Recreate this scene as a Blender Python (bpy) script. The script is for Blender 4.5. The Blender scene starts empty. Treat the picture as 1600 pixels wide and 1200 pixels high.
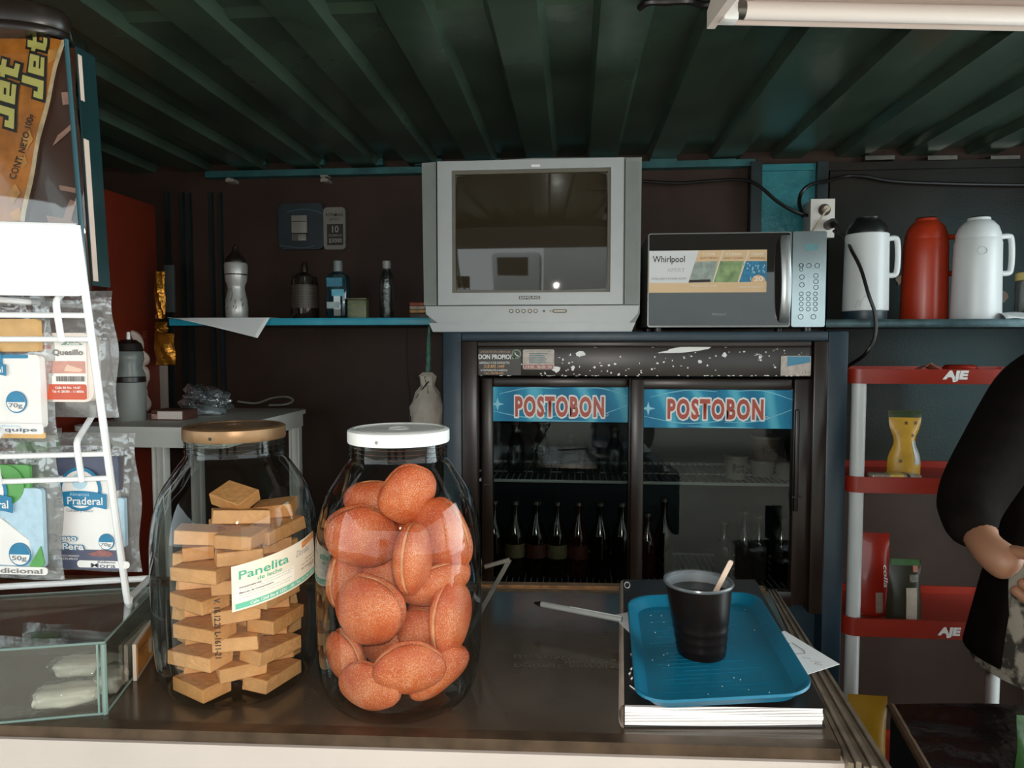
import bpy, bmesh, math, random
from mathutils import Vector, Matrix, Euler

SC = bpy.context.scene
COL = SC.collection
PI = math.pi
RAD = math.radians

# ------------------------------------------------------------------ camera
FPX = 1100.0                       # focal length in pixels of a 1600 px wide frame
CAM_POS = Vector((0.0, 0.0, 1.36))
PITCH, YAW = RAD(3.12), RAD(5.0)
cd = bpy.data.cameras.new('camera')
cd.sensor_width = 36.0
cd.lens = 36.0 * FPX / 1600.0
cd.clip_start = 0.02
cam = bpy.data.objects.new('camera', cd)
cam.location = CAM_POS
cam.rotation_euler = (PI / 2 - PITCH, 0, YAW)
COL.objects.link(cam)
SC.camera = cam

# ------------------------------------------------------------------ daylight, lamps, exposure
w = bpy.data.worlds.new('world')
SC.world = w
w.use_nodes = True
nt = w.node_tree
bg = nt.nodes['Background']
bg.inputs['Color'].default_value = (0.80, 0.90, 0.92, 1)
bg.inputs['Strength'].default_value = 4.2
SC.view_settings.view_transform = 'Standard'
SC.view_settings.look = 'None'
SC.view_settings.gamma = 1.0
SC.view_settings.use_curve_mapping = False
SC.view_settings.exposure = 0.0


def lamp(name, kind, loc, rot, energy, color, **kw):
    d = bpy.data.lights.new(name, kind)
    d.energy = energy
    d.color = color
    for k, v in kw.items():
        setattr(d, k, v)
    o = bpy.data.objects.new(name, d)
    o.location = loc
    o.rotation_euler = rot
    COL.objects.link(o)
    return o


# the phone's own flash, beside its lens
lamp('phone_flash', 'POINT', (0.012, -0.01, 1.385), (0, 0, 0), 19.0, (1.0, 0.93, 0.86), shadow_soft_size=0.012)
# daylight that comes through the doorway in the right wall
lamp('doorway_daylight', 'AREA', (1.80, 1.05, 1.35), (0, RAD(90), 0), 12.0, (0.80, 0.95, 1.0),
     shape='RECTANGLE', size=1.1, size_y=1.0)

# ------------------------------------------------------------------ pixels to places
_R = Euler((PI / 2 - PITCH, 0, YAW)).to_matrix()


def ray(px, py):
    return _R @ Vector(((px - 800) / FPX, -(py - 600) / FPX, -1.0))


def F(px, py, Y):
    d = ray(px, py)
    return CAM_POS + d * (Y / d.y)


def G(px, py, z):
    d = ray(px, py)
    return CAM_POS + d * ((z - CAM_POS.z) / d.z)


def S(n, Y):
    return n / FPX * Y


def RF(x0, x1, y0, y1, Y):
    """pixel rectangle -> X0, X1, Z0, Z1 on the plane y=Y"""
    a, b = F((x0 + x1) / 2, y0, Y), F((x0 + x1) / 2, y1, Y)
    l, r = F(x0, (y0 + y1) / 2, Y), F(x1, (y0 + y1) / 2, Y)
    return l.x, r.x, b.z, a.z


# ------------------------------------------------------------------ materials
def lin(c):
    c = c / 255.0
    return c / 12.92 if c <= 0.04045 else ((c + 0.055) / 1.055) ** 2.4


def rgb(c, k=1.0):
    return (min(1, lin(c[0]) * k), min(1, lin(c[1]) * k), min(1, lin(c[2]) * k), 1)


MATS = {}


def M(name, c, rough=0.5, metal=0.0, spec=0.5, noise=(12, 0.12), bump=None, coat=0.0, tint=None, sub=0.0, emit=None):
    if name in MATS:
        return MATS[name]
    m = bpy.data.materials.new(name)
    m.use_nodes = True
    n, l = m.node_tree.nodes, m.node_tree.links
    b = n['Principled BSDF']
    b.inputs['Roughness'].default_value = rough
    b.inputs['Metallic'].default_value = metal
    b.inputs['Specular IOR Level'].default_value = spec
    b.inputs['Coat Weight'].default_value = coat
    if tint:
        b.inputs['Specular Tint'].default_value = rgb(tint)
    if sub:
        b.inputs['Subsurface Weight'].default_value = sub
        b.inputs['Subsurface Radius'].default_value = (0.01, 0.004, 0.002)
    tc = n.new('ShaderNodeTexCoord')
    if noise:
        t = n.new('ShaderNodeTexNoise')
        t.inputs['Scale'].default_value = noise[0]
        t.inputs['Detail'].default_value = 4
        l.new(tc.outputs['Object'], t.inputs['Vector'])
        r = n.new('ShaderNodeValToRGB')
        r.color_ramp.elements[0].position = 0.3
        r.color_ramp.elements[1].position = 0.7
        r.color_ramp.elements[0].color = rgb(c, 1 - noise[1])
        r.color_ramp.elements[1].color = rgb(c, 1 + noise[1])
        l.new(t.outputs['Fac'], r.inputs['Fac'])
        l.new(r.outputs['Color'], b.inputs['Base Color'])
    else:
        b.inputs['Base Color'].default_value = rgb(c)
    if bump:
        t2 = n.new('ShaderNodeTexNoise')
        t2.inputs['Scale'].default_value = bump[0]
        t2.inputs['Detail'].default_value = 3
        l.new(tc.outputs['Object'], t2.inputs['Vector'])
        bp = n.new('ShaderNodeBump')
        bp.inputs['Strength'].default_value = bump[1]
        bp.inputs['Distance'].default_value = bump[2] if len(bump) > 2 else 0.01
        l.new(t2.outputs['Fac'], bp.inputs['Height'])
        l.new(bp.outputs['Normal'], b.inputs['Normal'])
    MATS[name] = m
    return m


def GLASS(name, tint=(235, 240, 238), f0=0.04, edge=0.75, power=4.0, rough=0.02, bump=None, haze=0.0, hazec=(220, 220, 220), edgetint=None):
    """thin clear sheet: sees through, mirrors more at grazing angles"""
    if name in MATS:
        return MATS[name]
    m = bpy.data.materials.new(name)
    m.use_nodes = True
    n, l = m.node_tree.nodes, m.node_tree.links
    n.clear()
    out = n.new('ShaderNodeOutputMaterial')
    tr = n.new('ShaderNodeBsdfTransparent')
    tr.inputs['Color'].default_value = rgb(tint)
    gl = n.new('ShaderNodeBsdfGlossy')
    gl.inputs['Roughness'].default_value = rough
    gl.inputs['Color'].default_value = (0.95, 0.97, 0.97, 1)
    lw = n.new('ShaderNodeLayerWeight')
    lw.inputs['Blend'].default_value = 0.5
    pw = n.new('ShaderNodeMath'); pw.operation = 'POWER'
    l.new(lw.outputs['Facing'], pw.inputs[0]); pw.inputs[1].default_value = power
    ma = n.new('ShaderNodeMath'); ma.operation = 'MULTIPLY_ADD'
    l.new(pw.outputs[0], ma.inputs[0]); ma.inputs[1].default_value = edge; ma.inputs[2].default_value = f0
    if edgetint:
        mc = n.new('ShaderNodeMix'); mc.data_type = 'RGBA'
        l.new(pw.outputs[0], mc.inputs[0])
        mc.inputs[6].default_value = rgb(tint); mc.inputs[7].default_value = rgb(edgetint)
        l.new(mc.outputs[2], tr.inputs['Color'])
    base = tr
    if haze:
        df = n.new('ShaderNodeBsdfDiffuse')
        df.inputs['Color'].default_value = rgb(hazec)
        mh = n.new('ShaderNodeMixShader')
        mh.inputs[0].default_value = haze
        l.new(tr.outputs[0], mh.inputs[1]); l.new(df.outputs[0], mh.inputs[2])
        base = mh
    mx = n.new('ShaderNodeMixShader')
    l.new(ma.outputs[0], mx.inputs[0]); l.new(base.outputs[0], mx.inputs[1]); l.new(gl.outputs[0], mx.inputs[2])
    l.new(mx.outputs[0], out.inputs['Surface'])
    if bump:
        tc = n.new('ShaderNodeTexCoord')
        t2 = n.new('ShaderNodeTexNoise'); t2.inputs['Scale'].default_value = bump[0]; t2.inputs['Detail'].default_value = 2
        l.new(tc.outputs['Object'], t2.inputs['Vector'])
        bp = n.new('ShaderNodeBump'); bp.inputs['Strength'].default_value = bump[1]; bp.inputs['Distance'].default_value = 0.01
        l.new(t2.outputs['Fac'], bp.inputs['Height'])
        l.new(bp.outputs['Normal'], gl.inputs['Normal'])
    MATS[name] = m
    return m


# ------------------------------------------------------------------ mesh collector
class MB:
    def __init__(s):
        s.v, s.f = [], []

    def add(s, vs, fs):
        o = len(s.v)
        s.v += [Vector(p) for p in vs]
        s.f += [[i + o for i in f] for f in fs]
        return s

    def bm(s, b):
        b.verts.ensure_lookup_table()
        b.verts.index_update()
        s.add([v.co.copy() for v in b.verts], [[v.index for v in f.verts] for f in b.faces])
        b.free()
        return s

    def box(s, x0, x1, y0, y1, z0, z1, bev=0.0, seg=2):
        if x0 > x1: x0, x1 = x1, x0
        if y0 > y1: y0, y1 = y1, y0
        if z0 > z1: z0, z1 = z1, z0
        b = bmesh.new()
        bmesh.ops.create_cube(b, size=1.0)
        for v in b.verts:
            v.co = Vector(((x0 + x1) / 2 + v.co.x * (x1 - x0), (y0 + y1) / 2 + v.co.y * (y1 - y0), (z0 + z1) / 2 + v.co.z * (z1 - z0)))
        if bev:
            bev = min(bev, 0.49 * min(x1 - x0, y1 - y0, z1 - z0))
            bmesh.ops.bevel(b, geom=list(b.edges), offset=bev, segments=seg, profile=0.5, affect='EDGES')
        return s.bm(b)

    def pbox(s, px0, px1, py0, py1, Y, d, bev=0.0):
        x0, x1, z0, z1 = RF(px0, px1, py0, py1, Y)
        return s.box(x0, x1, Y, Y + d, z0, z1, bev)

    def tube(s, pts, r, n=10, cap=True):
        pts = [Vector(p) for p in pts]
        rs = r if isinstance(r, (list, tuple)) else [r] * len(pts)
        t0 = (pts[1] - pts[0]).normalized()
        up = Vector((0, 0, 1)) if abs(t0.z) < 0.9 else Vector((0, 1, 0))
        x = t0.cross(up).normalized()
        vs, fs = [], []
        for i, p in enumerate(pts):
            if i == 0: t = t0
            elif i == len(pts) - 1: t = (pts[i] - pts[i - 1]).normalized()
            else: t = ((pts[i + 1] - pts[i]).normalized() + (pts[i] - pts[i - 1]).normalized()).normalized()
            x = (x - t * x.dot(t))
            x = x.normalized() if x.length > 1e-6 else t.orthogonal().normalized()
            y = t.cross(x)
            for k in range(n):
                a = 2 * PI * k / n
                vs.append(p + (x * math.cos(a) + y * math.sin(a)) * rs[i])
        for i in range(len(pts) - 1):
            for k in range(n):
                fs.append([i * n + k, i * n + (k + 1) % n, (i + 1) * n + (k + 1) % n, (i + 1) * n + k])
        if cap:
            fs.append(list(range(n))[::-1]); fs.append([(len(pts) - 1) * n + k for k in range(n)])
        return s.add(vs, fs)

    def cyl(s, a, b, r, n=24):
        return s.tube([a, b], r, n)

    def lathe(s, prof, c=(0, 0, 0), n=48, cap=(True, True), sx=1.0, sy=1.0, p=2.0):
        c = Vector(c)
        vs, fs = [], []
        for r, z in prof:
            for k in range(n):
                a = 2 * PI * k / n
                ca, sa = math.cos(a), math.sin(a)
                q = 1.0 if p == 2 else (abs(ca) ** p + abs(sa) ** p) ** (-1.0 / p)
                vs.append(c + Vector((r * ca * q * sx, r * sa * q * sy, z)))
        m = len(prof)
        for i in range(m - 1):
            for k in range(n):
                fs.append([i * n + k, i * n + (k + 1) % n, (i + 1) * n + (k + 1) % n, (i + 1) * n + k])
        if cap[0]: fs.append(list(range(n))[::-1])
        if cap[1]: fs.append([(m - 1) * n + k for k in range(n)])
        return s.add(vs, fs)

    def prism(s, poly, axis, a0, a1):
        """poly of 2-D points; axis 'y': (x,z), 'z': (x,y), 'x': (y,z)"""
        def P(p, a):
            return {'y': (p[0], a, p[1]), 'z': (p[0], p[1], a), 'x': (a, p[0], p[1])}[axis]
        n = len(poly)
        vs = [P(p, a0) for p in poly] + [P(p, a1) for p in poly]
        fs = [list(range(n))[::-1], [n + i for i in range(n)]]
        fs += [[i, (i + 1) % n, n + (i + 1) % n, n + i] for i in range(n)]
        return s.add(vs, fs)

    def grid(s, fn, nu, nv, closed_u=False):
        vs = [fn(i / (nu if closed_u else nu - 1), j / (nv - 1)) for j in range(nv) for i in range(nu)]
        fs = []
        for j in range(nv - 1):
            for i in range(nu if closed_u else nu - 1):
                fs.append([j * nu + i, j * nu + (i + 1) % nu, (j + 1) * nu + (i + 1) % nu, (j + 1) * nu + i])
        return s.add(vs, fs)

    def ell(s, c, r, fn=None, nu=24, nv=16, rot=None):
        vs, fs = [], []
        c = Vector(c)
        for j in range(nv + 1):
            th = PI * j / nv
            for i in range(nu):
                ph = 2 * PI * i / nu
                d = Vector((math.sin(th) * math.cos(ph), math.sin(th) * math.sin(ph), math.cos(th)))
                k = fn(d) if fn else 1.0
                q = Vector((d.x * r[0] * k, d.y * r[1] * k, d.z * r[2] * k))
                if rot: q = rot @ q
                vs.append(c + q)
        for j in range(nv):
            for i in range(nu):
                fs.append([j * nu + i, (j + 1) * nu + i, (j + 1) * nu + (i + 1) % nu, j * nu + (i + 1) % nu])
        return s.add(vs, fs)

    def x(s, mat):
        s.v = [mat @ p for p in s.v]
        return s

    def join(s, o):
        return s.add(o.v, o.f)


def smooth_path(pts, k=6):
    pts = [Vector(p) for p in pts]
    out = []
    for i in range(len(pts) - 1):
        p0, p1, p2, p3 = pts[max(i - 1, 0)], pts[i], pts[i + 1], pts[min(i + 2, len(pts) - 1)]
        for j in range(k):
            t = j / k
            out.append(0.5 * ((2 * p1) + (p2 - p0) * t + (2 * p0 - 5 * p1 + 4 * p2 - p3) * t * t + (3 * p1 - p0 - 3 * p2 + p3) * t ** 3))
    out.append(pts[-1])
    return out


def rrect(x0, x1, y0, y1, r, n=6):
    pts = []
    for cx, cy, a in ((x1 - r, y1 - r, 0), (x0 + r, y1 - r, 90), (x0 + r, y0 + r, 180), (x1 - r, y0 + r, 270)):
        for i in range(n + 1):
            t = RAD(a + 90 * i / n)
            pts.append((cx + r * math.cos(t), cy + r * math.sin(t)))
    return pts


def mesh_of(mb, off, sharp=35, recalc=True):
    me = bpy.data.meshes.new('mesh')
    me.from_pydata([p - off for p in mb.v], [], mb.f)
    b = bmesh.new(); b.from_mesh(me)
    if recalc: bmesh.ops.recalc_face_normals(b, faces=b.faces)
    b.to_mesh(me); b.free()
    me.polygons.foreach_set('use_smooth', [True] * len(me.polygons))
    if sharp: me.set_sharp_from_angle(angle=RAD(sharp))
    me.update()
    return me


def root_of(o):
    while o.parent: o = o.parent
    return o


def put(name, me, mat, parent=None):
    o = bpy.data.objects.new(name, me)
    if mat: me.materials.append(mat)
    COL.objects.link(o)
    o.parent = parent
    return o


def part(name, mb, mat, parent, label=None, sharp=35):
    """a child; mb is in world coordinates while its thing stands unrotated"""
    r = root_of(parent)
    o = put(name, mesh_of(mb, r.location, sharp), mat, parent)
    if label: o['label'] = label
    return o


def T(name, label, cat, loc=(0, 0, 0), group=None):
    o = bpy.data.objects.new(name, None)
    o.empty_display_size = 0.02
    COL.objects.link(o)
    o.location = loc
    o['label'] = label; o['category'] = cat
    if group: o['group'] = group
    return o


def solo(name, mb, mat, label, cat, group=None, kind=None, sharp=35):
    xs = [p.x for p in mb.v]; ys = [p.y for p in mb.v]; zs = [p.z for p in mb.v]
    off = Vector(((min(xs) + max(xs)) / 2, (min(ys) + max(ys)) / 2, min(zs)))
    o = put(name, mesh_of(mb, off, sharp), mat)
    o.location = off
    o['label'] = label; o['category'] = cat
    if group: o['group'] = group
    if kind: o['kind'] = kind
    return o


def struct(name, mb, mat, label=None, cat=None, sharp=35):
    o = put(name, mesh_of(mb, Vector(), sharp), mat)
    o['kind'] = 'structure'
    o['label'] = label or name.replace('_', ' ')
    o['category'] = cat or name.split('_')[0]
    return o


_TXT = {}


def text_mb(s, bold=0.0, shear=0.0, spacing=1.0):
    key = (s, bold, shear, spacing)
    if key not in _TXT:
        c = bpy.data.curves.new('txt', 'FONT')
        c.body = s; c.offset = bold; c.shear = shear; c.space_character = spacing
        c.resolution_u = 3
        o = bpy.data.objects.new('txt', c)
        me = bpy.data.meshes.new_from_object(o)
        _TXT[key] = ([v.co.copy() for v in me.vertices], [list(p.vertices) for p in me.polygons])
        bpy.data.objects.remove(o); bpy.data.curves.remove(c); bpy.data.meshes.remove(me)
    return _TXT[key]


def text(s, mat, parent, at, w, h=None, yaw=0.0, roll=0.0, pitch=90.0, bold=0.0, shear=0.0, name='lettering', warp=None, align='c', spacing=1.0, spread=0.0):
    """flat lettering; its bounding box is w wide (h tall) and centred on AT, facing -Y"""
    vs, fs = text_mb(s, bold, shear, spacing)
    if not vs: return None
    bw = text_mb(s, 0.0, shear, spacing)[0]          # size from the unbolded outline
    xs = [v.x for v in bw]; ys = [v.y for v in bw]
    cx, cy = (min(xs) + max(xs)) / 2, (min(ys) + max(ys)) / 2
    kx = w / (max(xs) - min(xs))
    ky = h / (max(ys) - min(ys)) if h else kx
    if align == 'l': cx = min(xs)
    m = MB()
    for i in range(9 if spread else 1):          # a wide outline is the same lettering set a little apart in every direction
        ox, oy = (spread * math.cos(i * PI / 4), spread * math.sin(i * PI / 4)) if i else (0, 0)
        m.add([Vector(((v.x - cx) * kx + ox, (v.y - cy) * ky + oy, -.00001 * i)) for v in vs], fs)
    if warp:
        m.v = [warp(p) for p in m.v]
    else:
        m.x(Matrix.Translation(Vector(at)) @ Matrix.Rotation(yaw, 4, 'Z') @ Matrix.Rotation(RAD(pitch), 4, 'X') @ Matrix.Rotation(roll, 4, 'Z'))
    return part(name, m, mat, parent, sharp=None)


def lines(n, x0, x1, z0, z1, Y, frac=0.5, seed=1, jitter=0.25):
    """rows of printed fine lines as thin bars on the plane y=Y"""
    m = MB()
    rnd = random.Random(seed)
    for i in range(n):
        zc = z1 + (z0 - z1) * (i + 0.5) / n
        hh = abs(z1 - z0) / n * frac / 2
        e = x1 - (x1 - x0) * jitter * rnd.random()
        m.box(x0, e, Y - 0.0003, Y + 0.0002, zc - hh, zc + hh)
    return m
# ------------------------------------------------------------------ palette
m_shaded_wall = M('shaded_wall', (60, 43, 35), 0.55, spec=0.25, noise=(6, 0.2))  # unlit teal wall: its shade is put into this dark brown colour
m_tealframe = M('teal_frame_paint', (42, 92, 94), 0.45, noise=(18, 0.3), bump=(40, 0.2))
m_tealpanel = M('teal_panel_paint', (44, 120, 128), 0.35, noise=(7, 0.2), bump=(60, 0.25))
m_navywall = M('dark_wall_paint', (46, 38, 32), 0.34, spec=0.2, noise=(5, 0.25), bump=(160, 0.10, 0.004), tint=(170, 225, 235))
m_ceil = M('ceiling_paint', (56, 70, 58), 0.25, spec=0.6, noise=(4, 0.35), bump=(10, 0.12), tint=(120, 200, 180))
m_floor = M('floor_boards', (60, 43, 33), 0.6, noise=(8, 0.25))
m_steel = M('worn_steel', (120, 116, 108), 0.35, 0.9, noise=(30, 0.2))
m_white = M('white_plastic', (232, 230, 226), 0.4, noise=(20, 0.03))
m_black = M('black_plastic', (32, 23, 18), 0.35, noise=(20, 0.2))
m_ink = M('black_ink', (38, 30, 26), 0.6, noise=None)
m_grey_ink = M('grey_ink', (128, 124, 120), 0.6, noise=None)
m_whiteink = M('white_ink', (235, 232, 228), 0.5, noise=None)
m_paper = M('white_paper', (226, 226, 226), 0.7, noise=(10, 0.04))
m_cable = M('black_cable', (22, 18, 16), 0.4, noise=None)

CZ = 0.955                                    # counter top

# ------------------------------------------------------------------ setting
mb = MB().box(-1.9, 1.75, 0.45, 2.3, -0.05, 0.0)
struct('floor', mb, m_floor, 'dark brown floor of the kiosk')

prof = []
x = -0.052 - 0.188 * 10
while x < 1.9:
    prof += [(x - 0.012, 1.93), (x, 1.952), (x + 0.083, 1.952), (x + 0.095, 1.93)]
    x += 0.188
bot = [(p[0], p[1]) for p in prof]
poly = bot + [(prof[-1][0], 2.02), (prof[0][0], 2.02)]
mb = MB()
n = len(bot)
vs = [(p[0], Y, p[1]) for Y in (0.45, 0.9, 1.22, 1.24, 1.45, 1.8, 2.25) for p in bot]
vs = [(v[0], v[1], v[2] - (0.010 if v[1] in (1.24,) and v[2] > 1.95 else 0)) for v in vs]
fs = [[j * n + i, j * n + i + 1, (j + 1) * n + i + 1, (j + 1) * n + i] for j in range(6) for i in range(n - 1)]
mb.add(vs, fs)
mb.box(-1.95, 1.85, 0.45, 2.3, 1.972, 2.02)
struct('ceiling', mb, m_ceil, 'dark green corrugated steel ceiling', sharp=20)

mb = MB().box(-1.9, 1.75, 2.25, 2.30, 0, 2.0)
struct('wall_back', mb, m_shaded_wall, 'dark back wall behind the shelves')
# corrugated left wall
mb = MB()
pts = []
y = 0.45
while y < 2.25:
    pts += [(y, -1.85), (y + 0.07, -1.85), (y + 0.09, -1.82), (y + 0.16, -1.82)]
    y += 0.18
pl = [(p[1], p[0]) for p in pts]
mb.prism([(q[0], q[1]) for q in pl] + [(-1.9, pl[-1][1]), (-1.9, pl[0][1])], 'z', 0, 2.0)
struct('wall_left', mb, m_shaded_wall, 'dark corrugated left wall')
mb = MB().box(1.70, 1.75, 1.62, 2.25, 0, 2.0).box(1.70, 1.75, 0.45, 1.62, 1.88, 2.0)
struct('wall_right', mb, m_navywall, 'dark right wall with open doorway')
mb = MB().box(-1.9, 1.75, 0.42, 0.45, 1.88, 2.02).box(1.35, 1.75, 0.42, 0.45, 0, 1.88).box(-1.9, -1.3, 0.42, 0.45, 0, 1.88)
struct('wall_front', mb, m_navywall, 'front wall around the serving hatch')
mb = MB().box(-2.6, 2.6, -2.6, 0.42, 1.98, 2.02)
o = struct('awning_roof', mb, M('awning', (60, 62, 60), 0.7), 'awning above the serving hatch', 'roof')
mb = MB().box(-12, 12, -14, 0.45, -0.4, -0.3)
struct('ground', mb, M('yard_ground', (150, 140, 126), 0.8, noise=(2, 0.15)), 'pale ground outside the hatch')

# back wall trims (steel frame of the bulkhead)
YB = 2.215
mb = MB().pbox(320, 1180, 258, 268, YB, 0.035)
struct('trim_1', mb, m_tealframe, 'green steel rail along the top of the back wall')
mb = MB()
for k in range(9):                                     # stepped ends of the ceiling sheet above the rail
    px = 372 + k * 92
    mb.pbox(px, px + 42, 248, 257.5, YB + 0.004, 0.03)
struct('trim_2', mb, m_tealframe, 'stepped green filler pieces over the wall rail')
mb = MB().pbox(1172, 1189, 252, 505, YB - 0.01, 0.045)
struct('trim_3', mb, M('dark_frame_paint', (30, 40, 42), 0.35, noise=(20, 0.3)), 'dark upright frame beside the green panel')
mb = MB().pbox(1189, 1275, 266, 505, YB + 0.01, 0.02)
mb.pbox(1189, 1275, 256, 266, YB, 0.03)
struct('trim_4', mb, m_tealpanel, 'bright green steel panel between two uprights')
mb = MB().pbox(1275, 1292, 252, 505, YB - 0.01, 0.045)
struct('trim_5', mb, M('dark_frame_paint', (30, 40, 42)), 'dark upright frame behind the socket box')
mb = MB().pbox(1292, 1700, 262, 720, YB + 0.015, 0.02)
struct('trim_6', mb, m_navywall, 'dark shiny wall panel behind the flasks')
mb = MB().pbox(1292, 1700, 250, 262, YB, 0.035)
struct('trim_7', mb, m_navywall, 'dark rail above the flasks')
mb = MB()
for k in range(5):
    px = 1352 + k * 98
    mb.pbox(px, px + 46, 243, 249.5, YB + 0.004, 0.03)
struct('trim_8', mb, m_steel, 'shiny ends of the ceiling ribs above the flasks')
mb = MB()
for px in (262, 285, 296, 330, 344):
    mb.pbox(px, px + 4, 300, 640, 2.235, 0.015)
struct('trim_9', mb, M('dark_frame_paint', (30, 40, 42)), 'thin upright ribs in the back left corner')

# ------------------------------------------------------------------ counter
FL, FR = G(0, 1131, CZ), G(1312, 1168, CZ)
BR, BL = G(1205, 931, CZ), G(760, 924, CZ)
RB, RF_ = G(1222, 931, CZ), G(1400, 1205, CZ)
dirx = (FR - FL).normalized()
FL2 = FL - dirx * 0.75
dirb = (BR - BL).normalized()
BL2 = BL - dirb * 1.25
t = T('display_counter', 'dark glass topped counter with white front and ridged metal edges under the jars', 'counter', ((FL.x + FR.x) / 2, 0.8, 0))
m_ctop = M('counter_glass', (74, 62, 50), 0.16, spec=0.6, noise=(7, 0.3), bump=(25, 0.03))
m_cmetal = M('counter_trim', (92, 74, 58), 0.4, 0.6, noise=(40, 0.3))
mb = MB().prism([(p.x, p.y) for p in (FL2, FR, BR, BL2)], 'z', CZ - 0.02, CZ)
part('glass_top', mb, m_ctop, t)
off = Vector((0, -0.012, 0))
# front trim: slightly raised lip and drop edge
mb = MB()
lip = (FR - FL2)
mb.prism([(p.x, p.y) for p in (FL2, FR, FR + Vector((0, .014, 0)), FL2 + Vector((0, .014, 0)))], 'z', CZ, CZ + 0.0002)
mb.prism([(p.x, p.y) for p in (FL2 + off * .25, FR + off * .25, FR, FL2)], 'z', CZ - 0.012, CZ + 0.0002)
part('front_edge', mb, m_cmetal, t)
# white front
mb = MB().prism([(p.x, p.y) for p in (FL2 + off * .6, FR + off * .6 + Vector((0.012, 0, 0)), FR + Vector((0.012, .03, 0)), FL2 + Vector((0, .03, 0)))], 'z', CZ - 0.35, CZ - 0.0122)
part('front_panel', mb, M('cream_panel', (196, 183, 174), 0.5, noise=(7, 0.05)), t)
mb = MB().prism([(p.x, p.y) for p in (FL2 + Vector((0, .05, 0)), FR + Vector((-.02, .05, 0)), BR + Vector((-.02, -.03, 0)), BL2 + Vector((0, -.03, 0)))], 'z', 0.0, CZ - 0.021)
part('case', mb, m_black, t)
# back rail
mb = MB()
for k, (a, b) in enumerate(((0, .018), (.021, .03), (.033, .05))):
    mb.prism([(p.x, p.y) for p in (BL2 + Vector((0, a, 0)), BR + Vector((0, a, 0)), BR + Vector((0, b, 0)), BL2 + Vector((0, b, 0)))], 'z', CZ - 0.02, CZ - 0.0002 - 0.003 * (k == 1))
part('back_edge', mb, M('bronze_trim', (150, 118, 84), 0.35, 0.7, noise=(60, 0.35)), t)
# grooved right rail
mb = MB()
A0, A1 = BR + Vector((0.001, .03, 0)), FR + Vector((0.001, -.02, 0))
B0, B1 = RB + Vector((0.0, .03, 0)), RF_
nn = 6
for k in range(nn):
    u0, u1 = k / nn, (k + 0.72) / nn
    q = [A0.lerp(B0, u0), A0.lerp(B0, u1), A1.lerp(B1, u1), A1.lerp(B1, u0)]
    mb.prism([(p.x, p.y) for p in q], 'z', CZ - 0.03, CZ - (0.0002 if k % 2 else 0.003))
part('side_rail', mb, M('ridged_rail', (128, 114, 98), 0.35, 0.5, noise=(50, 0.3)), t)
mb = MB().prism([(p.x, p.y) for p in (A0, B0, B1, A1)], 'z', CZ - 0.2, CZ - 0.0302)
part('side_panel', mb, m_black, t)
m_faint = M('faint_print', (104, 100, 92), 0.6, noise=(60, 0.3))
for s, px, py, wpx, hz, sh in (('ES PROPIEDAD', 845, 1027, 84, .011, 0), ('EXCLUSIVO DE', 845, 1040, 84, .011, 0), ('Postobon S.A.', 930, 1036, 100, .026, 0.3)):
    p = G(px, py, CZ + 0.0004)
    text(s, m_faint, t, p, S(wpx, p.y), hz, pitch=0, shear=sh, yaw=RAD(1))

# ------------------------------------------------------------------ drinks fridge
YF = 1.70
fx0, fx1, _, fz1 = RF(692, 1322, 518, 900, YF)
t = T('drinks_fridge', 'dark blue glass door drinks fridge with soda banners behind the counter', 'fridge', ((fx0 + fx1) / 2, 2.0, 0))
m_fbody = M('fridge_navy', (26, 46, 58), 0.4, noise=(8, 0.25), bump=(30, 0.1))
m_fframe = M('fridge_frame', (42, 30, 23), 0.3, noise=(15, 0.2), spec=0.4)
ix0, ix1, _, iz1 = RF(722, 1290, 533, 900, YF)
mb = MB().box(fx0, ix0, YF, 2.19, 0.0, fz1, .004).box(ix1, fx1, YF, 2.19, 0, fz1, .004).box(ix0, ix1, 2.14, 2.19, 0, fz1).box(ix0, ix1, YF, 2.19, iz1, fz1, .003)
mb.box(ix0, ix1, YF + .05, 2.15, 0.0, 0.74)
part('cabinet', mb, m_fbody, t)
mb = MB()
mb.pbox(722, 746, 533, 960, YF - .006, .04, .003).pbox(1268, 1290, 533, 960, YF - .006, .04, .003).pbox(746, 1268, 533, 542, YF - .006, .04, .002)
part('inner_frame', mb, m_fframe, t)
mb = MB().pbox(746, 1268, 542, 588, YF + .002, .03, .002)
m_header = bpy.data.materials.new('chipped_header'); m_header.use_nodes = True
n_, l_ = m_header.node_tree.nodes, m_header.node_tree.links
b_ = n_['Principled BSDF']; b_.inputs['Roughness'].default_value = 0.35
tc_ = n_.new('ShaderNodeTexCoord'); v_ = n_.new('ShaderNodeTexNoise'); v_.inputs['Scale'].default_value = 34; v_.inputs['Detail'].default_value = 6; v_.inputs['Roughness'].default_value = .72
r_ = n_.new('ShaderNodeValToRGB'); r_.color_ramp.elements[0].position = .655; r_.color_ramp.elements[1].position = .675
r_.color_ramp.elements[0].color = rgb((44, 35, 29)); r_.color_ramp.elements[1].color = rgb((225, 222, 215))
l_.new(tc_.outputs['Object'], v_.inputs['Vector']); l_.new(v_.outputs['Fac'], r_.inputs['Fac']); l_.new(r_.outputs['Color'], b_.inputs['Base Color'])
hp = part('header_panel', mb, m_header, t, label='black header strip with chipped paint')
m_chip = M('bare_metal', (232, 230, 224), 0.4, noise=None)
mb = MB()
rnd = random.Random(5)
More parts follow.
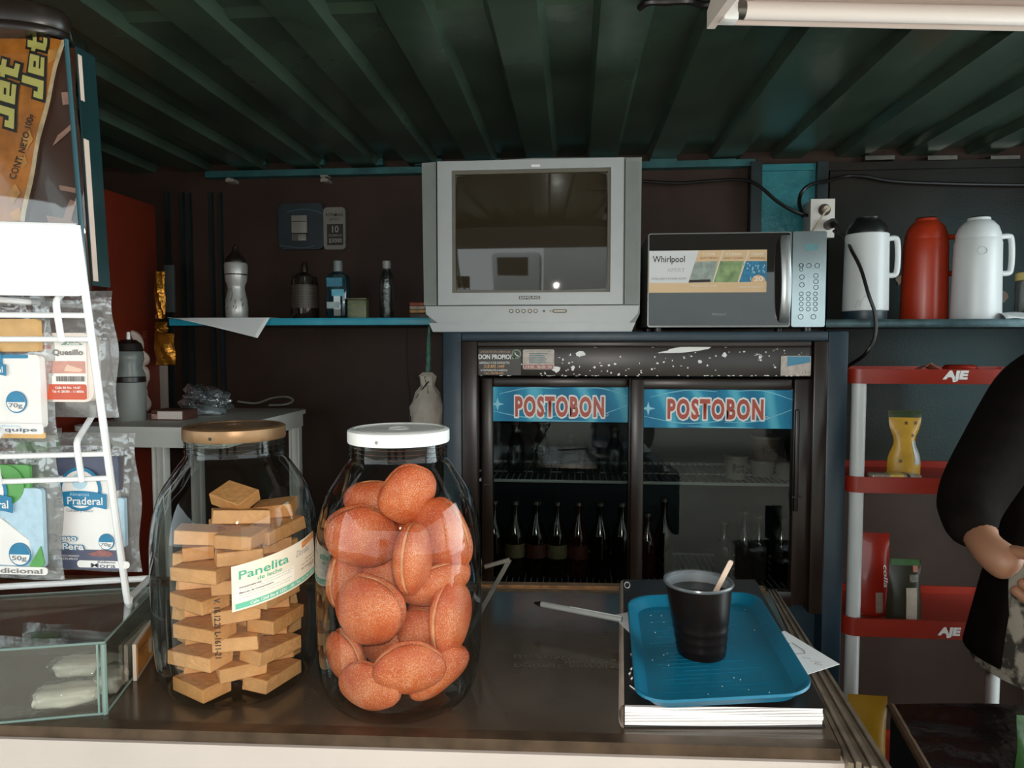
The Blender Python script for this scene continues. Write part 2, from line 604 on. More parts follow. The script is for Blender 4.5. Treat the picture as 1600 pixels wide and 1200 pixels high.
def blob(cx, cy, rx, ry, ang=0, n=11):
    pts = []
    for i in range(n):
        a = 2 * PI * i / n; k = 0.7 + 0.5 * rnd.random()
        u, v = rx * k * math.cos(a), ry * k * math.sin(a)
        p = F(cx + u * math.cos(ang) - v * math.sin(ang), cy + u * math.sin(ang) + v * math.cos(ang), YF)
        pts.append((p.x, p.z))
    mb.prism(pts, 'y', YF + .0008, YF + .0022)
blob(1071, 546, 40, 4, RAD(-5)); blob(907, 553, 10, 4); blob(1132, 555, 4, 4); blob(1094, 565, 3, 3); blob(803, 566, 6, 4); blob(802, 576, 6, 5); blob(870, 577, 7, 5); blob(895, 575, 3, 4)
for i in range(60):
    blob(750 + rnd.random() * 300, 545 + 41 * rnd.random() ** 0.6, .6 + 1.6 * rnd.random(), .6 + 1.4 * rnd.random())
for i in range(22):
    blob(1050 + rnd.random() * 210, 546 + 40 * rnd.random(), .6 + 1.4 * rnd.random(), .6 + 1.2 * rnd.random())
for i in range(50):
    blob(748 + rnd.random() * 510, 586.5 + rnd.random(), .8 + 2 * rnd.random(), .8)
part('chip_specks', mb, m_chip, hp)
mb = MB()
for px in (930, 1020, 1134):
    mb.cyl(F(px, 541, YF - .001), F(px, 541, YF + .006), .004, 12)
part('screw', mb, m_black, hp)
# stickers on the header
Yd = YF - .0005
def patch(name, x0, x1, y0, y1, mat, Y=Yd, r=0.0, label=None, par=None):
    X0, X1, Z0, Z1 = RF(x0, x1, y0, y1, Y)
    m = MB().prism(rrect(X0, X1, Z0, Z1, r) if r else [(X0, Z0), (X1, Z0), (X1, Z1), (X0, Z1)], 'y', Y, Y + .0012)
    return part(name, m, mat, par or t, label)
m_dsk = M('sticker_dark', (44, 36, 31), 0.4, noise=None)
st = patch('sticker', 748, 814, 546, 586, m_dsk, label='dark phone number sticker')
def tx(s, par, x0, x1, y0, y1, Y, mat, **kw):
    X0, X1, Z0, Z1 = RF(x0, x1, y0, y1, Y)
    return text(s, mat, par, Vector(((X0 + X1) / 2, Y - .0004, (Z0 + Z1) / 2)), X1 - X0, Z1 - Z0, **kw)
m_or = M('orange_ink', (196, 150, 100), 0.5, noise=None)
tx('¿YA ESTÁS EN LÍNEA con', st, 750, 797, 547.5, 552, Yd, m_or, shear=.2)
tx('DON PROPIO?', st, 748, 799, 554, 561, Yd, m_whiteink, bold=.03)
tx('AGREGALO A TUS CONTACTOS', st, 749, 796, 565, 568.5, Yd, m_whiteink, bold=.01)
tx('318 893 1449', st, 756, 788, 570, 575, Yd, m_or, bold=.03, shear=.2)
tx('O COMUNICATE A NUESTRO', st, 751, 793, 577, 580, Yd, m_whiteink, bold=.01)
tx('CALL CENTER #462', st, 757, 787, 581.5, 585, Yd, m_or, bold=.02)
mb = MB(); c_ = F(807, 553, Yd); mb.prism([(c_.x + .0115 * math.cos(a * PI / 12), c_.z + .0115 * math.sin(a * PI / 12)) for a in range(24)], 'y', Yd - .0006, Yd - .0002)
mb.prism([(c_.x - .011, c_.z - .013), (c_.x - .002, c_.z - .010), (c_.x - .010, c_.z - .003)], 'y', Yd - .0006, Yd - .0002)
part('chat_badge', mb, M('chat_green', (120, 140, 116), .5, noise=None), st)
mb = MB(); mb.prism([(c_.x + .0085 * math.cos(a * PI / 12), c_.z + .0085 * math.sin(a * PI / 12)) for a in range(24)], 'y', Yd - .0009, Yd - .0007)
part('chat_badge', mb, M('chat_dark', (60, 66, 52), .5, noise=None), st)
mb = MB().tube(smooth_path([(c_.x - .004, Yd - .001, c_.z + .004), (c_.x - .003, Yd - .001, c_.z), (c_.x + .001, Yd - .001, c_.z - .004), (c_.x + .005, Yd - .001, c_.z - .005)], 4), .0013, 6)
part('chat_badge', mb, m_whiteink, st)
st = patch('sticker', 817, 866, 546, 577, M('sticker_pale', (190, 176, 166), .5, noise=(90, .2)), r=.004, label='pale service sticker with red footer')
m = MB(); X0, X1, Z0, Z1 = RF(819, 864, 570, 576, Yd - .0003); m.box(X0, X1, Yd - .0004, Yd, Z0, Z1)
part('band', m, M('faded_red', (170, 96, 84), .5, noise=None), st)
X0, X1, Z0, Z1 = RF(827, 857, 551, 568, Yd)
part('printed_lines', lines(6, X0, X1, Z0, Z1, Yd - .0004, .55), M('faded_teal', (110, 132, 134), .6, noise=None), st)
tx('018 000 - 956 000 1558', st, 821, 862, 571, 575, Yd - .0005, m_whiteink)
tx('LINEA NACIONAL DE SERVICIO', st, 821, 862, 547.5, 549.5, Yd, m_grey_ink)
st = patch('sticker', 1220, 1267, 556, 587, M('sticker_pale', (190, 176, 166)), r=.003, label='torn white and blue corner sticker')
X0, X1, Z0, Z1 = RF(1230, 1266, 557, 574, Yd)
m = MB().prism([(X0, Z0 + .002), (X1, Z0 + .012), (X1, Z1), (X0, Z1)], 'y', Yd - .0005, Yd - .0001)
part('band', m, M('faded_blue', (74, 140, 168), .5, noise=None), st)
tx('1 1 1 1', st, 1248, 1264, 580, 585, Yd - .0002, m_grey_ink)

# sliding doors
m_fglass = GLASS('fridge_glass', (208, 211, 209), f0=0.022, edge=0.6, rough=0.02)
m_banner = bpy.data.materials.new('banner_blue'); m_banner.use_nodes = True
n_, l_ = m_banner.node_tree.nodes, m_banner.node_tree.links
b_ = n_['Principled BSDF']; b_.inputs['Roughness'].default_value = 0.5; b_.inputs['Specular IOR Level'].default_value = 0.3
tc_ = n_.new('ShaderNodeTexCoord'); wv = n_.new('ShaderNodeTexWave'); wv.inputs['Scale'].default_value = 3.2; wv.inputs['Distortion'].default_value = 9; wv.inputs['Detail'].default_value = 1; wv.inputs['Detail Scale'].default_value = .8
r_ = n_.new('ShaderNodeValToRGB'); e = r_.color_ramp.elements
e[0].position = .0; e[0].color = rgb((16, 112, 150)); e[1].position = 1.0; e[1].color = rgb((90, 182, 205))
e2 = e.new(.72); e2.color = rgb((30, 140, 176))
l_.new(tc_.outputs['Object'], wv.inputs['Vector']); l_.new(wv.outputs['Fac'], r_.inputs['Fac']); l_.new(r_.outputs['Color'], b_.inputs['Base Color'])
m_red = M('logo_red', (176, 66, 44), .4, noise=(30, .12))
m_bluel = M('pale_blue_ink', (140, 205, 222), .4, noise=None)

def door(x0, x1, gx0, gx1, ytop, gy0, gy1, by1, Y, lx0, lx1, ly0, ly1, rx, lab):
    d = MB()
    d.pbox(x0, gx0, ytop, 946, Y, .03, .004).pbox(gx1, x1, ytop, 946, Y, .03, .004).pbox(gx0, gx1, ytop, gy0, Y, .03, .004).pbox(gx0, gx1, gy1, 946, Y, .03, .004)
    dr = part('door', d, m_fframe, t, lab)
    X0, X1, Z0, Z1 = RF(gx0, gx1, gy0, gy1, Y + .012)
    part('glass_pane', MB().box(X0 - .004, X1 + .004, Y + .012, Y + .0145, Z0 - .004, Z1 + .004), m_fglass, dr)
    X0, X1, Z0, Z1 = RF(gx0, gx1, gy0, by1, Y + .010)
    part('banner', MB().box(X0, X1, Y + .010, Y + .0115, Z0, Z1), m_banner, dr)
    w_ = MB()
    for k, (a, b, c, e_) in enumerate(((.0, .3, .55, .2), (.05, .8, .5, .95), (.55, .15, 1.0, .5), (.6, .95, 1.0, .75), (.3, .05, .75, .02))):
        p0 = Vector((X0 + (X1 - X0) * a, Y + .0096, Z0 + (Z1 - Z0) * b)); p1 = Vector((X0 + (X1 - X0) * c, Y + .0096, Z0 + (Z1 - Z0) * e_))
        mid = (p0 + p1) / 2 + Vector((0, 0, .012 * (1 if k % 2 else -1)))
        mid.z = min(max(mid.z, Z0 + .002), Z1 - .002)
        w_.tube(smooth_path([p0, mid, p1], 6), [.0005 + .0011 * math.sin(PI * i / 12) for i in range(13)], 6)
    # little star at the left end
    c = Vector((X0 + .012, 0, (Z0 + Z1) / 2)); sp = []
    for i in range(8):
        r = .017 if i % 2 == 0 else .005
        sp.append((c.x + r * math.cos(i * PI / 4), c.z + r * math.sin(i * PI / 4)))
    w_.prism(sp, 'y', Y + .0093, Y + .0099)
    part('banner_swirl', w_, m_bluel, dr)
    for s_, bold, mat_, dy in (('POSTOBON', .075, m_whiteink, .0086), ('POSTOBON', .042, m_red, .0076)):
        tx(s_, dr, lx0, lx1, ly0, ly1, Y + dy, mat_, bold=bold, name='logo_outline' if bold > .05 else 'logo', spacing=1.22, spread=.0022 if bold > .05 else 0)
    c = F(rx[0], rx[1], Y + .009)
    part('registered_mark', MB().tube([(c.x + .0035 * math.cos(a * PI / 8), c.y, c.z + .0035 * math.sin(a * PI / 8)) for a in range(17)], .0006, 5, False), m_whiteink, dr)
    return dr

d1 = door(752, 992, 770, 981, 590, 605, 919, 659, YF + .045, 806, 943, 621, 650, (948, 648), 'left sliding glass door')
d2 = door(985, 1268, 1005, 1238, 592, 609, 921, 669, YF + .010, 1044, 1192, 625, 654, (1198, 653), 'right sliding glass door')
part('door_handle', MB().pbox(1242, 1249, 640, 800, YF + .002, .012, .003), m_black, d2)
mb = MB().tube([F(756, 757, YF + .04), F(766, 757, YF + .04)], .002, 8).tube([F(1238, 777, YF + .004), F(1252, 777, YF + .004)], .002, 8)
part('door_lock', mb, m_steel, t)
# shelves inside
def fshelf(z, y0, y1, n=52):
    m = MB()
    xa, xb = ix0 + .008, ix1 - .008
    m.tube([(xa, y0, z), (xb, y0, z)], .0042, 6).tube([(xa, y1, z), (xb, y1, z)], .0042, 6).tube([(xa, (y0 + y1) / 2, z - .003), (xb, (y0 + y1) / 2, z - .003)], .002, 6)
    for i in range(n):
        xx = xa + (xb - xa) * (i + .5) / n
        m.tube([(xx, y0, z + .003), (xx, y1, z + .003)], .0016, 5)
    return m
m_wire = M('shelf_wire', (226, 232, 228), .4, noise=None)
FS1 = F(880, 752, 1.80).z
part('shelf', fshelf(FS1, 1.80, 2.10), m_wire, t)
FS2 = F(880, 914, 1.80).z
part('shelf', fshelf(FS2, 1.80, 2.10), m_wire, t)

# what stands in the fridge
def bottle_prof(h, r, neck=.33):
    return [(0.0, 0), (r * .9, 0), (r, .004), (r, h * .52), (r * .92, h * .6), (r * neck, h * .78), (r * neck, h * .93), (r * neck * 1.2, h * .935), (r * neck * 1.2, h * .955), (r * neck, h * .96)]

def soda(px, Y, zb, h, r, col, label, group, capc=(120, 116, 108), band=None):
    x_ = F(px, 800, Y).x
    b = T('soda_bottle', label, 'bottle', (x_, Y, zb), group)
    part('bottle_body', MB().lathe(bottle_prof(h, r), (x_, Y, zb), 24), M('soda_' + col[0], col[1], .08, spec=.9, noise=(30, .2)), b)
    part('cap', MB().lathe([(r * .4, h * .955), (r * .44, h * .96), (r * .42, h), (r * .3, h + .002)], (x_, Y, zb), 20), M('cap_' + str(capc[0]), capc, .4, .6, noise=None), b)
    if band:
        part('label', MB().lathe([(r * 1.015, h * .26), (r * 1.015, h * .44)], (x_, Y, zb), 24, (False, False)), M('band_' + band[0], band[1], .5, noise=(60, .25)), b)
    return b
dk = ('cola', (36, 24, 18)); ol = ('olive', (46, 40, 26)); rd = ('amber', (70, 34, 22))
cols = [(772, dk, None), (805, ol, ('khaki', (150, 134, 96))), (838, dk, ('maroon', (104, 54, 42))), (871, ol, ('khaki', (150, 134, 96))), (904, rd, ('maroon', (104, 54, 42))), (938, dk, None), (972, dk, None)]
nm = ['first', 'second', 'third', 'fourth', 'fifth', 'sixth', 'seventh']
for i, (px, c, bnd) in enumerate(cols):
    soda(px, 1.86, FS2 + .0046, .200, .027, c, '%s dark soda bottle from the left on the lower fridge shelf behind the left door' % nm[i], 'soda bottles on the lower fridge shelf', band=bnd)
m_clearb = GLASS('clear_bottle', (215, 222, 220), f0=.08, edge=.8, power=2.5)
for i, (px, hh) in enumerate(((806, .135), (846, .14), (890, .10), (925, .13), (960, .12))):
    x_ = F(px, 700, 1.90).x
    b = T('water_bottle', 'clear bottle number %s from the left on the upper fridge shelf, left door'.replace('number %s', nm[i]) , 'bottle', (x_, 1.90, FS1 + .0046), 'clear bottles on the upper fridge shelf')
    part('bottle_body', MB().lathe(bottle_prof(hh, .024, .45), (x_, 1.90, FS1 + .0046), 24), m_clearb, b)
    part('cap', MB().lathe([(.0115, hh * .955), (.013, hh * .96), (.013, hh * 1.06), (.011, hh * 1.07)], (x_, 1.90, FS1 + .0046), 18), M('dull_cap', (96, 84, 76), .5, noise=None), b)
for i, (px, c, h_, lab) in enumerate(((1012, rd, .17, 'tall amber bottle by the left edge of the right fridge door'), (1038, dk, .21, 'dark bottle with glints left of the cup behind the right fridge door'), (1132, ol, .15, 'squat olive bottle behind the stir stick in the fridge'), (1164, dk, .18, 'dark bottle right of the stir stick in the fridge'), (1187, ol, .17, 'second dark bottle right of the stir stick in the fridge'), (1222, dk, .16, 'dark bottle at the right end of the lower fridge shelf'))):
    soda(px, 1.88, FS2 + .0046, h_, .024, c, lab, None)
# yogurt cups on the upper shelf, right door
def yogurt(px, Y, zb, r, h, lab, side, txt=True):
    x_ = F(px, 700, Y).x
    b = T('yogurt_cup', lab, 'cup', (x_, Y, zb))
    part('cup_body', MB().lathe([(0, 0), (r * .8, 0), (r, h)], (x_, Y, zb), 28, (True, True)), side, b)
    part('lid', MB().lathe([(r * 1.05, h), (r * 1.07, h + .003), (r * 1.05, h + .006)], (x_, Y, zb), 28), M('foil_lid', (170, 164, 156), .35, .3, noise=None), b)
    if txt:
        text('Bon', m_ink, b, Vector((x_, Y - r * .97 - .0006, zb + h * .68)), r * .9, h * .2, bold=.03)
        text('Yurt', m_ink, b, Vector((x_, Y - r * .97 - .0006, zb + h * .46)), r * 1.0, h * .2, bold=.03)
    return b
yg = M('yogurt_white', (168, 160, 152), .5, noise=(40, .1)); yc = M('yogurt_cream', (140, 112, 92), .5, noise=(40, .1))
z_ = FS1 + .0046
yogurt(1150, 1.855, z_, .030, .055, 'white yogurt cup on the fridge shelf, front of the pair with black script', yg)
yogurt(1192, 1.90, z_, .032, .036, 'lower cream yogurt cup stacked at the right end of the fridge shelf', yg, False)
yogurt(1196, 1.90, z_ + .0425, .036, .058, 'tan yogurt cup stacked on another at the right end of the fridge shelf', yc)
yogurt(1226, 1.86, z_, .022, .040, 'small plain cup at the far right of the fridge shelf', yg, False)
# ------------------------------------------------------------------ television
YT = 1.72
X0, X1, Z0, Z1 = RF(658, 1003, 246, 514, YT)
Z0 = fz1
CXT = (X0 + X1) / 2; WT = X1 - X0; HT = Z1 - Z0
t = T('television', 'silver tube television standing on the drinks fridge', 'television', (CXT, YT + .2, fz1))
m_silver = M('tv_silver', (168, 170, 170), .42, .15, noise=(30, .03))
m_silver2 = M('tv_side_grey', (128, 132, 128), .5, .1, noise=(30, .04))
def tz(py): return F(830, py, YT).z
def txx(px): return F(px, 380, YT).x
# outer cabinet: chamfered lower corners
out = [(txx(676), Z0), (txx(988), Z0), (txx(1002), tz(490)), (txx(1003), tz(246)), (txx(830), tz(243)), (txx(658), tz(251)), (txx(660), tz(478))]
mb = MB().prism([(p[0], p[1] + .0) for p in out], 'y', YT + .022, YT + .10)
bk = [(CXT - WT * .3, Z0 + .02), (CXT + WT * .3, Z0 + .02), (CXT + WT * .28, Z1 - .07), (CXT - WT * .28, Z1 - .07)]
fr = [(CXT - WT * .47, Z0 + .005), (CXT + WT * .47, Z0 + .005), (CXT + WT * .47, Z1 - .015), (CXT - WT * .47, Z1 - .015)]
mb.add([(p[0], YT + .10, p[1]) for p in fr] + [(p[0], YT + .42, p[1]) for p in bk], [[0, 1, 2, 3], [4, 7, 6, 5], [0, 4, 5, 1], [1, 5, 6, 2], [2, 6, 7, 3], [3, 7, 4, 0]])
cab = part('cabinet', mb, m_silver2, t)
# front frame with the screen opening
def frame(x0, x1, z0, z1, a0, a1, b0, b1, y0, y1):
    m = MB()
    vs = [(x0, y0, z0), (x1, y0, z0), (x1, y0, z1), (x0, y0, z1), (a0, y0, b0), (a1, y0, b0), (a1, y0, b1), (a0, y0, b1)]
    vs += [(v[0], y1, v[2]) for v in vs]
    fs = []
    for i in range(4):
        j = (i + 1) % 4
        fs += [[i, j, 4 + j, 4 + i], [8 + i, 12 + i, 12 + j, 8 + j], [i, 8 + i, 8 + j, j], [4 + i, 4 + j, 12 + j, 12 + i]]
    return m.add(vs, fs)
sx0, sx1, sz0, sz1 = txx(706), txx(954), tz(457), tz(264)
mb = frame(txx(684), txx(974), tz(476), tz(249), sx0, sx1, sz0, sz1, YT, YT + .03)
part('front_frame', mb, m_silver, t)
mb = frame(sx0 + .0002, sx1 - .0002, sz0 + .0002, sz1 - .0002, sx0 + .008, sx1 - .007, sz0 + .006, sz1 - .008, YT + .006, YT + .035)
part('screen_bezel', mb, M('tv_bezel', (98, 92, 78), .45, noise=(20, .1)), t)
# bulging picture tube
def scr(u, v):
    a, b = u * 2 - 1, v * 2 - 1
    xx = (sx0 + sx1) / 2 + a * ((sx1 - sx0) / 2 - .007) * (1 - .018 * b * b)
    zz = (sz0 + sz1) / 2 + b * ((sz1 - sz0) / 2 - .006) * (1 - .03 * a * a)
    return Vector((xx, YT + .004 + .012 * (a * a * .6 + b * b * .5), zz))
mb = MB().grid(scr, 33, 25)
part('screen', mb, M('picture_tube', (52, 44, 32), .03, spec=.45, noise=None), t)
# side grilles
for a, b in ((658, 682), (976, 1003)):
    p0, p1 = (a + 1, b - 1)
    m = MB().prism([(txx(p0 + (2 if a < 700 else 0)), tz(476)), (txx(p1 - (1 if a > 700 else 0)), tz(476)), (txx(p1), tz(248.5)), (txx(p0), tz(250))], 'y', YT + .006, YT + .02)
    for i in range(9):
        xx = txx(p0 + 2 + (p1 - p0 - 4) * (i + .5) / 9)
        m.box(xx - .0006, xx + .0006, YT + .0052, YT + .008, tz(472), tz(255))
    part('speaker_grille', m, m_silver2, t)
# control strip and foot
mb = MB().prism([(txx(664), tz(478)), (txx(1000), tz(478)), (txx(998), tz(490)), (txx(984), tz(505)), (txx(684), tz(505)), (txx(664), tz(490))], 'y', YT + .004, YT + .02)
cs = part('control_strip', mb, m_silver, t)
mb = MB().prism([(txx(676), Z0 + .0003), (txx(988), Z0 + .0003), (txx(994), tz(504.5)), (txx(670), tz(504.5))], 'y', YT - .004, YT + .02)
part('foot_rail', mb, m_silver, t)
m_btn = M('button_dark', (92, 84, 70), .4, .3, noise=None)
for px in (799, 809, 818, 828, 837):
    c = F(px, 486, YT + .004)
    b = part('button', MB().cyl(c + Vector((0, .002, 0)), c - Vector((0, .002, 0)), .0052, 18), m_btn, t)
    part('button_face', MB().cyl(c - Vector((0, .0018, 0)), c - Vector((0, .003, 0)), .003, 14), M('button_face', (196, 192, 180), .4, noise=None), b)
c = F(850, 486, YT + .003); part('sensor', MB().cyl(c + Vector((0, .002, 0)), c - Vector((0, .001, 0)), .0028, 14), m_black, t)
c = F(860, 486, YT + .003); part('led', MB().cyl(c + Vector((0, .002, 0)), c - Vector((0, .001, 0)), .0016, 10), m_black, t)
a0, a1, b0, b1 = RF(863, 886, 483, 489, YT + .004)
pb = part('power_button', MB().prism(rrect(a0, a1, b0, b1, .0045), 'y', YT + .001, YT + .006), m_btn, t)
part('button_face', MB().prism(rrect(a0 + .004, a1 - .004, b0 + .003, b1 - .003, .0015), 'y', YT - .0005, YT + .002), M('button_face', (196, 192, 180)), pb)
a0, a1, b0, b1 = RF(811, 844, 462.5, 467.5, YT)
part('brand_plate', MB().prism(rrect(a0, a1, b0, b1, .001), 'y', YT - .0012, YT + .001), M('plate_dark', (60, 54, 48), .4, .4, noise=None), t)
text('SAMSUNG', M('plate_letters', (200, 200, 196), .4, noise=None), t, Vector(((a0 + a1) / 2, YT - .0015, (b0 + b1) / 2)), (a1 - a0) * .92, (b1 - b0) * .66, bold=.02, name='logo')
a0, a1, b0, b1 = RF(830, 844, 257, 261, YT)
part('badge', MB().prism(rrect(a0, a1, b0, b1, .002), 'y', YT - .001, YT + .001), m_white, t)

# ------------------------------------------------------------------ microwave
YM = 1.78
X0, X1, Z0, Z1 = RF(1012, 1290, 363, 509, YM)
Z0 = fz1 + .012
t = T('microwave_oven', 'silver microwave oven with a coloured sticker on its mirrored door', 'microwave', ((X0 + X1) / 2, YM + .16, fz1))
m_mbody = M('microwave_body', (150, 150, 148), .4, .5, noise=(20, .06))
part('body', MB().box(X0 + .002, X1 - .002, YM + .014, YM + .33, Z0 + .002, Z1 - .001, .004), m_mbody, t)
m = MB()
for xx in (X0 + .03, X1 - .03):
    for yy in (YM + .04, YM + .28):
        part('foot', MB().cyl((xx, yy, fz1 + .0002), (xx, yy, Z0 + .004), .012, 14), m_black, t)
dx1 = F(1236, 440, YM).x
dd = part('door', MB().prism(rrect(X0, dx1, Z0, Z1, .006), 'y', YM, YM + .0135), M('microwave_frame', (120, 120, 116), .3, .7, noise=None), t)
a1 = F(1233, 440, YM).x
part('door_window', MB().prism(rrect(X0 + .003, a1, Z0 + .004, Z1 - .003, .004), 'y', YM - .002, YM), M('mirror_door', (36, 33, 30), .02, spec=0.6, noise=None), dd, 'dark mirrored door window')
# control panel
cp = part('control_panel', MB().prism(rrect(dx1 + .002, X1, Z0, Z1, .005), 'y', YM - .002, YM + .0135), M('panel_mirror', (150, 160, 162), .16, .75, noise=(8, .15)), t)
m_pk = M('panel_print', (66, 78, 80), .5, noise=None)
mm = MB()
def ring(px, py, r):
    c = F(px, py, YM - .0024)
    mm.tube([(c.x + r * math.cos(a * PI / 8), c.y, c.z + r * math.sin(a * PI / 8)) for a in range(17)], .0007, 5, False)
for py in (410, 417): ring(1252, py + 4, .004)
for px in (1252, 1264, 1277): ring(px, 415, .0055)
for py in (433, 445): ring(1253, py, .0055)
for py in (431, 440, 449): ring(1275, py, .0055)
for py in (459, 467, 475, 483):
    for px in (1252, 1263, 1274): ring(px, py, .0047)
for px in (1251, 1271): ring(px, 495, .006)
part('keypad', mm, m_pk, cp)
part('display', MB().pbox(1258, 1278, 381, 391, YM - .0028, .001), M('display_teal', (96, 140, 146), .2, noise=None), cp)
# handle
p = [F(1228, 368, YM - .003), F(1227, 378, YM - .020), F(1228, 400, YM - .030), F(1229, 435, YM - .033), F(1228, 470, YM - .030), F(1226, 494, YM - .020), F(1225, 504, YM - .003)]
sp = smooth_path(p, 6)
m = MB()
vs, fs = [], []
for q in sp:
    vs += [q + Vector((-.011, .004, 0)), q + Vector((.011, .004, 0)), q + Vector((.011, -.002, 0)), q + Vector((.004, -.006, 0)), q + Vector((-.004, -.006, 0)), q + Vector((-.011, -.002, 0))]
for i in range(len(sp) - 1):
    for k in range(6):
        fs.append([i * 6 + k, i * 6 + (k + 1) % 6, (i + 1) * 6 + (k + 1) % 6, (i + 1) * 6 + k])
fs += [list(range(6)), [(len(sp) - 1) * 6 + k for k in range(6)]]
m.add(vs, fs)
part('handle', m, M('handle_silver', (176, 178, 178), .3, .6, noise=None), dd)
# sticker
Ys = YM - .0024
st = patch('sticker', 1014, 1198, 391, 457, M('sticker_cream', (226, 190, 146), .4, noise=None), Ys - .0012, label='orange and white advertising sticker', par=dd)
def poly_part(name, pts, Y, mat, par, th=.0003):
    q = [F(a, b, Y) for a, b in pts]
    return part(name, MB().prism([(v.x, v.z) for v in q], 'y', Y, Y + th), mat, par)
Ya = Ys - .0016
poly_part('white_field', [(1014.5, 392), (1092, 391.5), (1075, 442), (1014.5, 442)], Ya, M('sticker_white', (222, 220, 220), .35, noise=None), st)
poly_part('photo_field', [(1086, 409), (1122, 408), (1113, 441), (1076, 442)], Ya, M('photo_grey', (150, 160, 150), .4, noise=(60, .3)), st)
poly_part('photo_field', [(1124, 408), (1162, 408), (1152, 441), (1115, 441)], Ya, M('photo_green', (132, 156, 104), .4, noise=(50, .35)), st)
poly_part('photo_field', [(1164, 408), (1198, 408), (1198, 440), (1154, 441)], Ya, M('photo_blue', (34, 120, 158), .4, noise=(120, .3)), st)
c_ = F(1185, 437, Ya - .0004)
part('badge', MB().prism([(c_.x + .0175 * math.cos(a * PI / 12), c_.z - .006 + .0175 * math.sin(a * PI / 12)) for a in range(13)], 'y', Ya - .0005, Ya), M('badge_peach', (228, 178, 130), .4, noise=None), st)
m_rule = M('sticker_rule', (236, 226, 210), .4, noise=None)
for a, b in (((1130, 391.5), (1114, 441)), ((1170, 391.5), (1154, 441))):
    poly_part('white_rule', [(a[0] - .7, a[1]), (a[0] + .7, a[1]), (b[0] + .7, b[1]), (b[0] - .7, b[1])], Ya - .0002, m_rule, st)
Yb = Ya - .0002
tx('Whirlpool', st, 1020, 1070, 400, 413, Yb, m_ink, bold=.008, name='logo')
tx('XPERT', st, 1042, 1070, 419, 425, Yb, M('light_print', (186, 182, 178), .5, noise=None))
tx('INTELLIGENT POWER ADAPT', st, 1018, 1073, 434, 437, Yb, m_grey_ink)
for a, b, s1, s2 in ((1094, 1122, 'COOK', 'EASY MENU'), (1131, 1162, 'CLEAN', 'EASY CLEAN'), (1172, 1196, 'SAVE', 'SAVING')):
    tx(s1, st, a + 4, b - 4, 395, 399, Yb, m_rule, bold=.02)
    tx(s2, st, a, b - 1, 401.5, 405, Yb, M('brown_print', (150, 96, 56), .5, noise=None))
tx('20', st, 1178, 1192, 432, 439, Yb - .0004, m_rule, bold=.03)
tx('MICROWAVE OVEN', st, 1081, 1120, 445, 448, Yb, m_rule)
tx('1 YEAR WARRANTY', st, 1152, 1194, 447, 450, Yb, m_rule)
poly_part('black_tab', [(1077, 437.5), (1110, 436.5), (1110, 440.5), (1076, 441.5)], Yb, m_ink, st)
mm = MB(); rnd = random.Random(2)
for i in range(34):
    px, py = 1160 + rnd.random() * 36, 411 + rnd.random() * 26
    if px < 1164 + (440 - py) * -.3: continue
    if (px - 1185) ** 2 + (py - 438) ** 2 < 150: continue
    c = F(px, py, Yb)
    mm.prism([(c.x, c.z - .003), (c.x + .0018, c.z), (c.x, c.z + .003), (c.x - .0018, c.z)], 'y', Yb, Yb + .0002)
part('drop_pattern', mm, M('pattern_blue', (150, 206, 222), .4, noise=None), st)
tx('Whirlpool', dd, 1112, 1134, 489, 494, YM - .0024, M('door_logo', (150, 150, 146), .4, .3, noise=None), name='logo')

# ------------------------------------------------------------------ shelves
YS = 1.85
X0, X1, Z0, Z1 = RF(285, 656, 498, 508, YS)
SL = F(530, 497, YS).z
X1 = fx0 - .004
mb = MB().box(-1.25, X1, YS, 2.205, SL - .019, SL)
t = T('wall_shelf', 'turquoise fronted wall shelf left of the television', 'shelf', (-.7, 2.0, SL - .019))
part('board', MB().box(F(264, 500, YS).x, X1, YS + .006, 2.212, SL - .018, SL), M('shelf_board_dark', (70, 62, 56), .5, noise=(14, .2)), t)
part('front_edge', MB().box(F(264, 500, YS).x, X1, YS, YS + .006, SL - .019, SL + .0005, .001), M('shelf_turquoise', (28, 146, 170), .4, noise=(25, .1)), t)
SR = F(1450, 499, YS).z
t = T('wall_shelf', 'dark steel wall shelf under the vacuum flasks', 'shelf', (1.1, 2.0, SR - .018))
sx = F(1291, 500, YS).x
part('board', MB().box(sx, 1.695, YS + .006, 2.212, SR - .016, SR), m_navywall, t)
part('front_edge', MB().box(sx, 1.695, YS, YS + .006, SR - .020, SR + .001, .002), M('shelf_lip', (64, 84, 88), .3, .5, noise=(40, .3)), t)

# ------------------------------------------------------------------ things on the left shelf
def at_shelf(px, Y, z=None):
    return Vector((F(px, 490, Y).x, Y, SL if z is None else z))
p = at_shelf(370, 1.90)
k = S(1, 1.90)
t = T('shaker_bottle', 'silver drinking bottle with a black lid on the turquoise shelf', 'bottle', p)
m_sil = M('brushed_silver', (178, 176, 172), .34, .35, noise=(25, .12))
part('bottle_body', MB().lathe([(0, 0), (.027, 0), (.0295, .004), (.0305, .03), (.0285, .055), (.0225, .083), (.0235, .093), (.0285, .105), (.0305, .125), (.031, .150), (.029, .155)], p, 40), m_sil, t)
part('band', MB().lathe([(.0300, .121), (.0312, .122), (.0312, .124), (.0300, .125)], p, 40, (False, False)), m_black, t)
part('lid', MB().lathe([(.0295, .1552), (.030, .160), (.026, .168), (.013, .182), (.009, .187), (.008, .200), (.004, .204), (0, .204)], p, 32), m_black, t)
mm = MB(); rnd = random.Random(8)
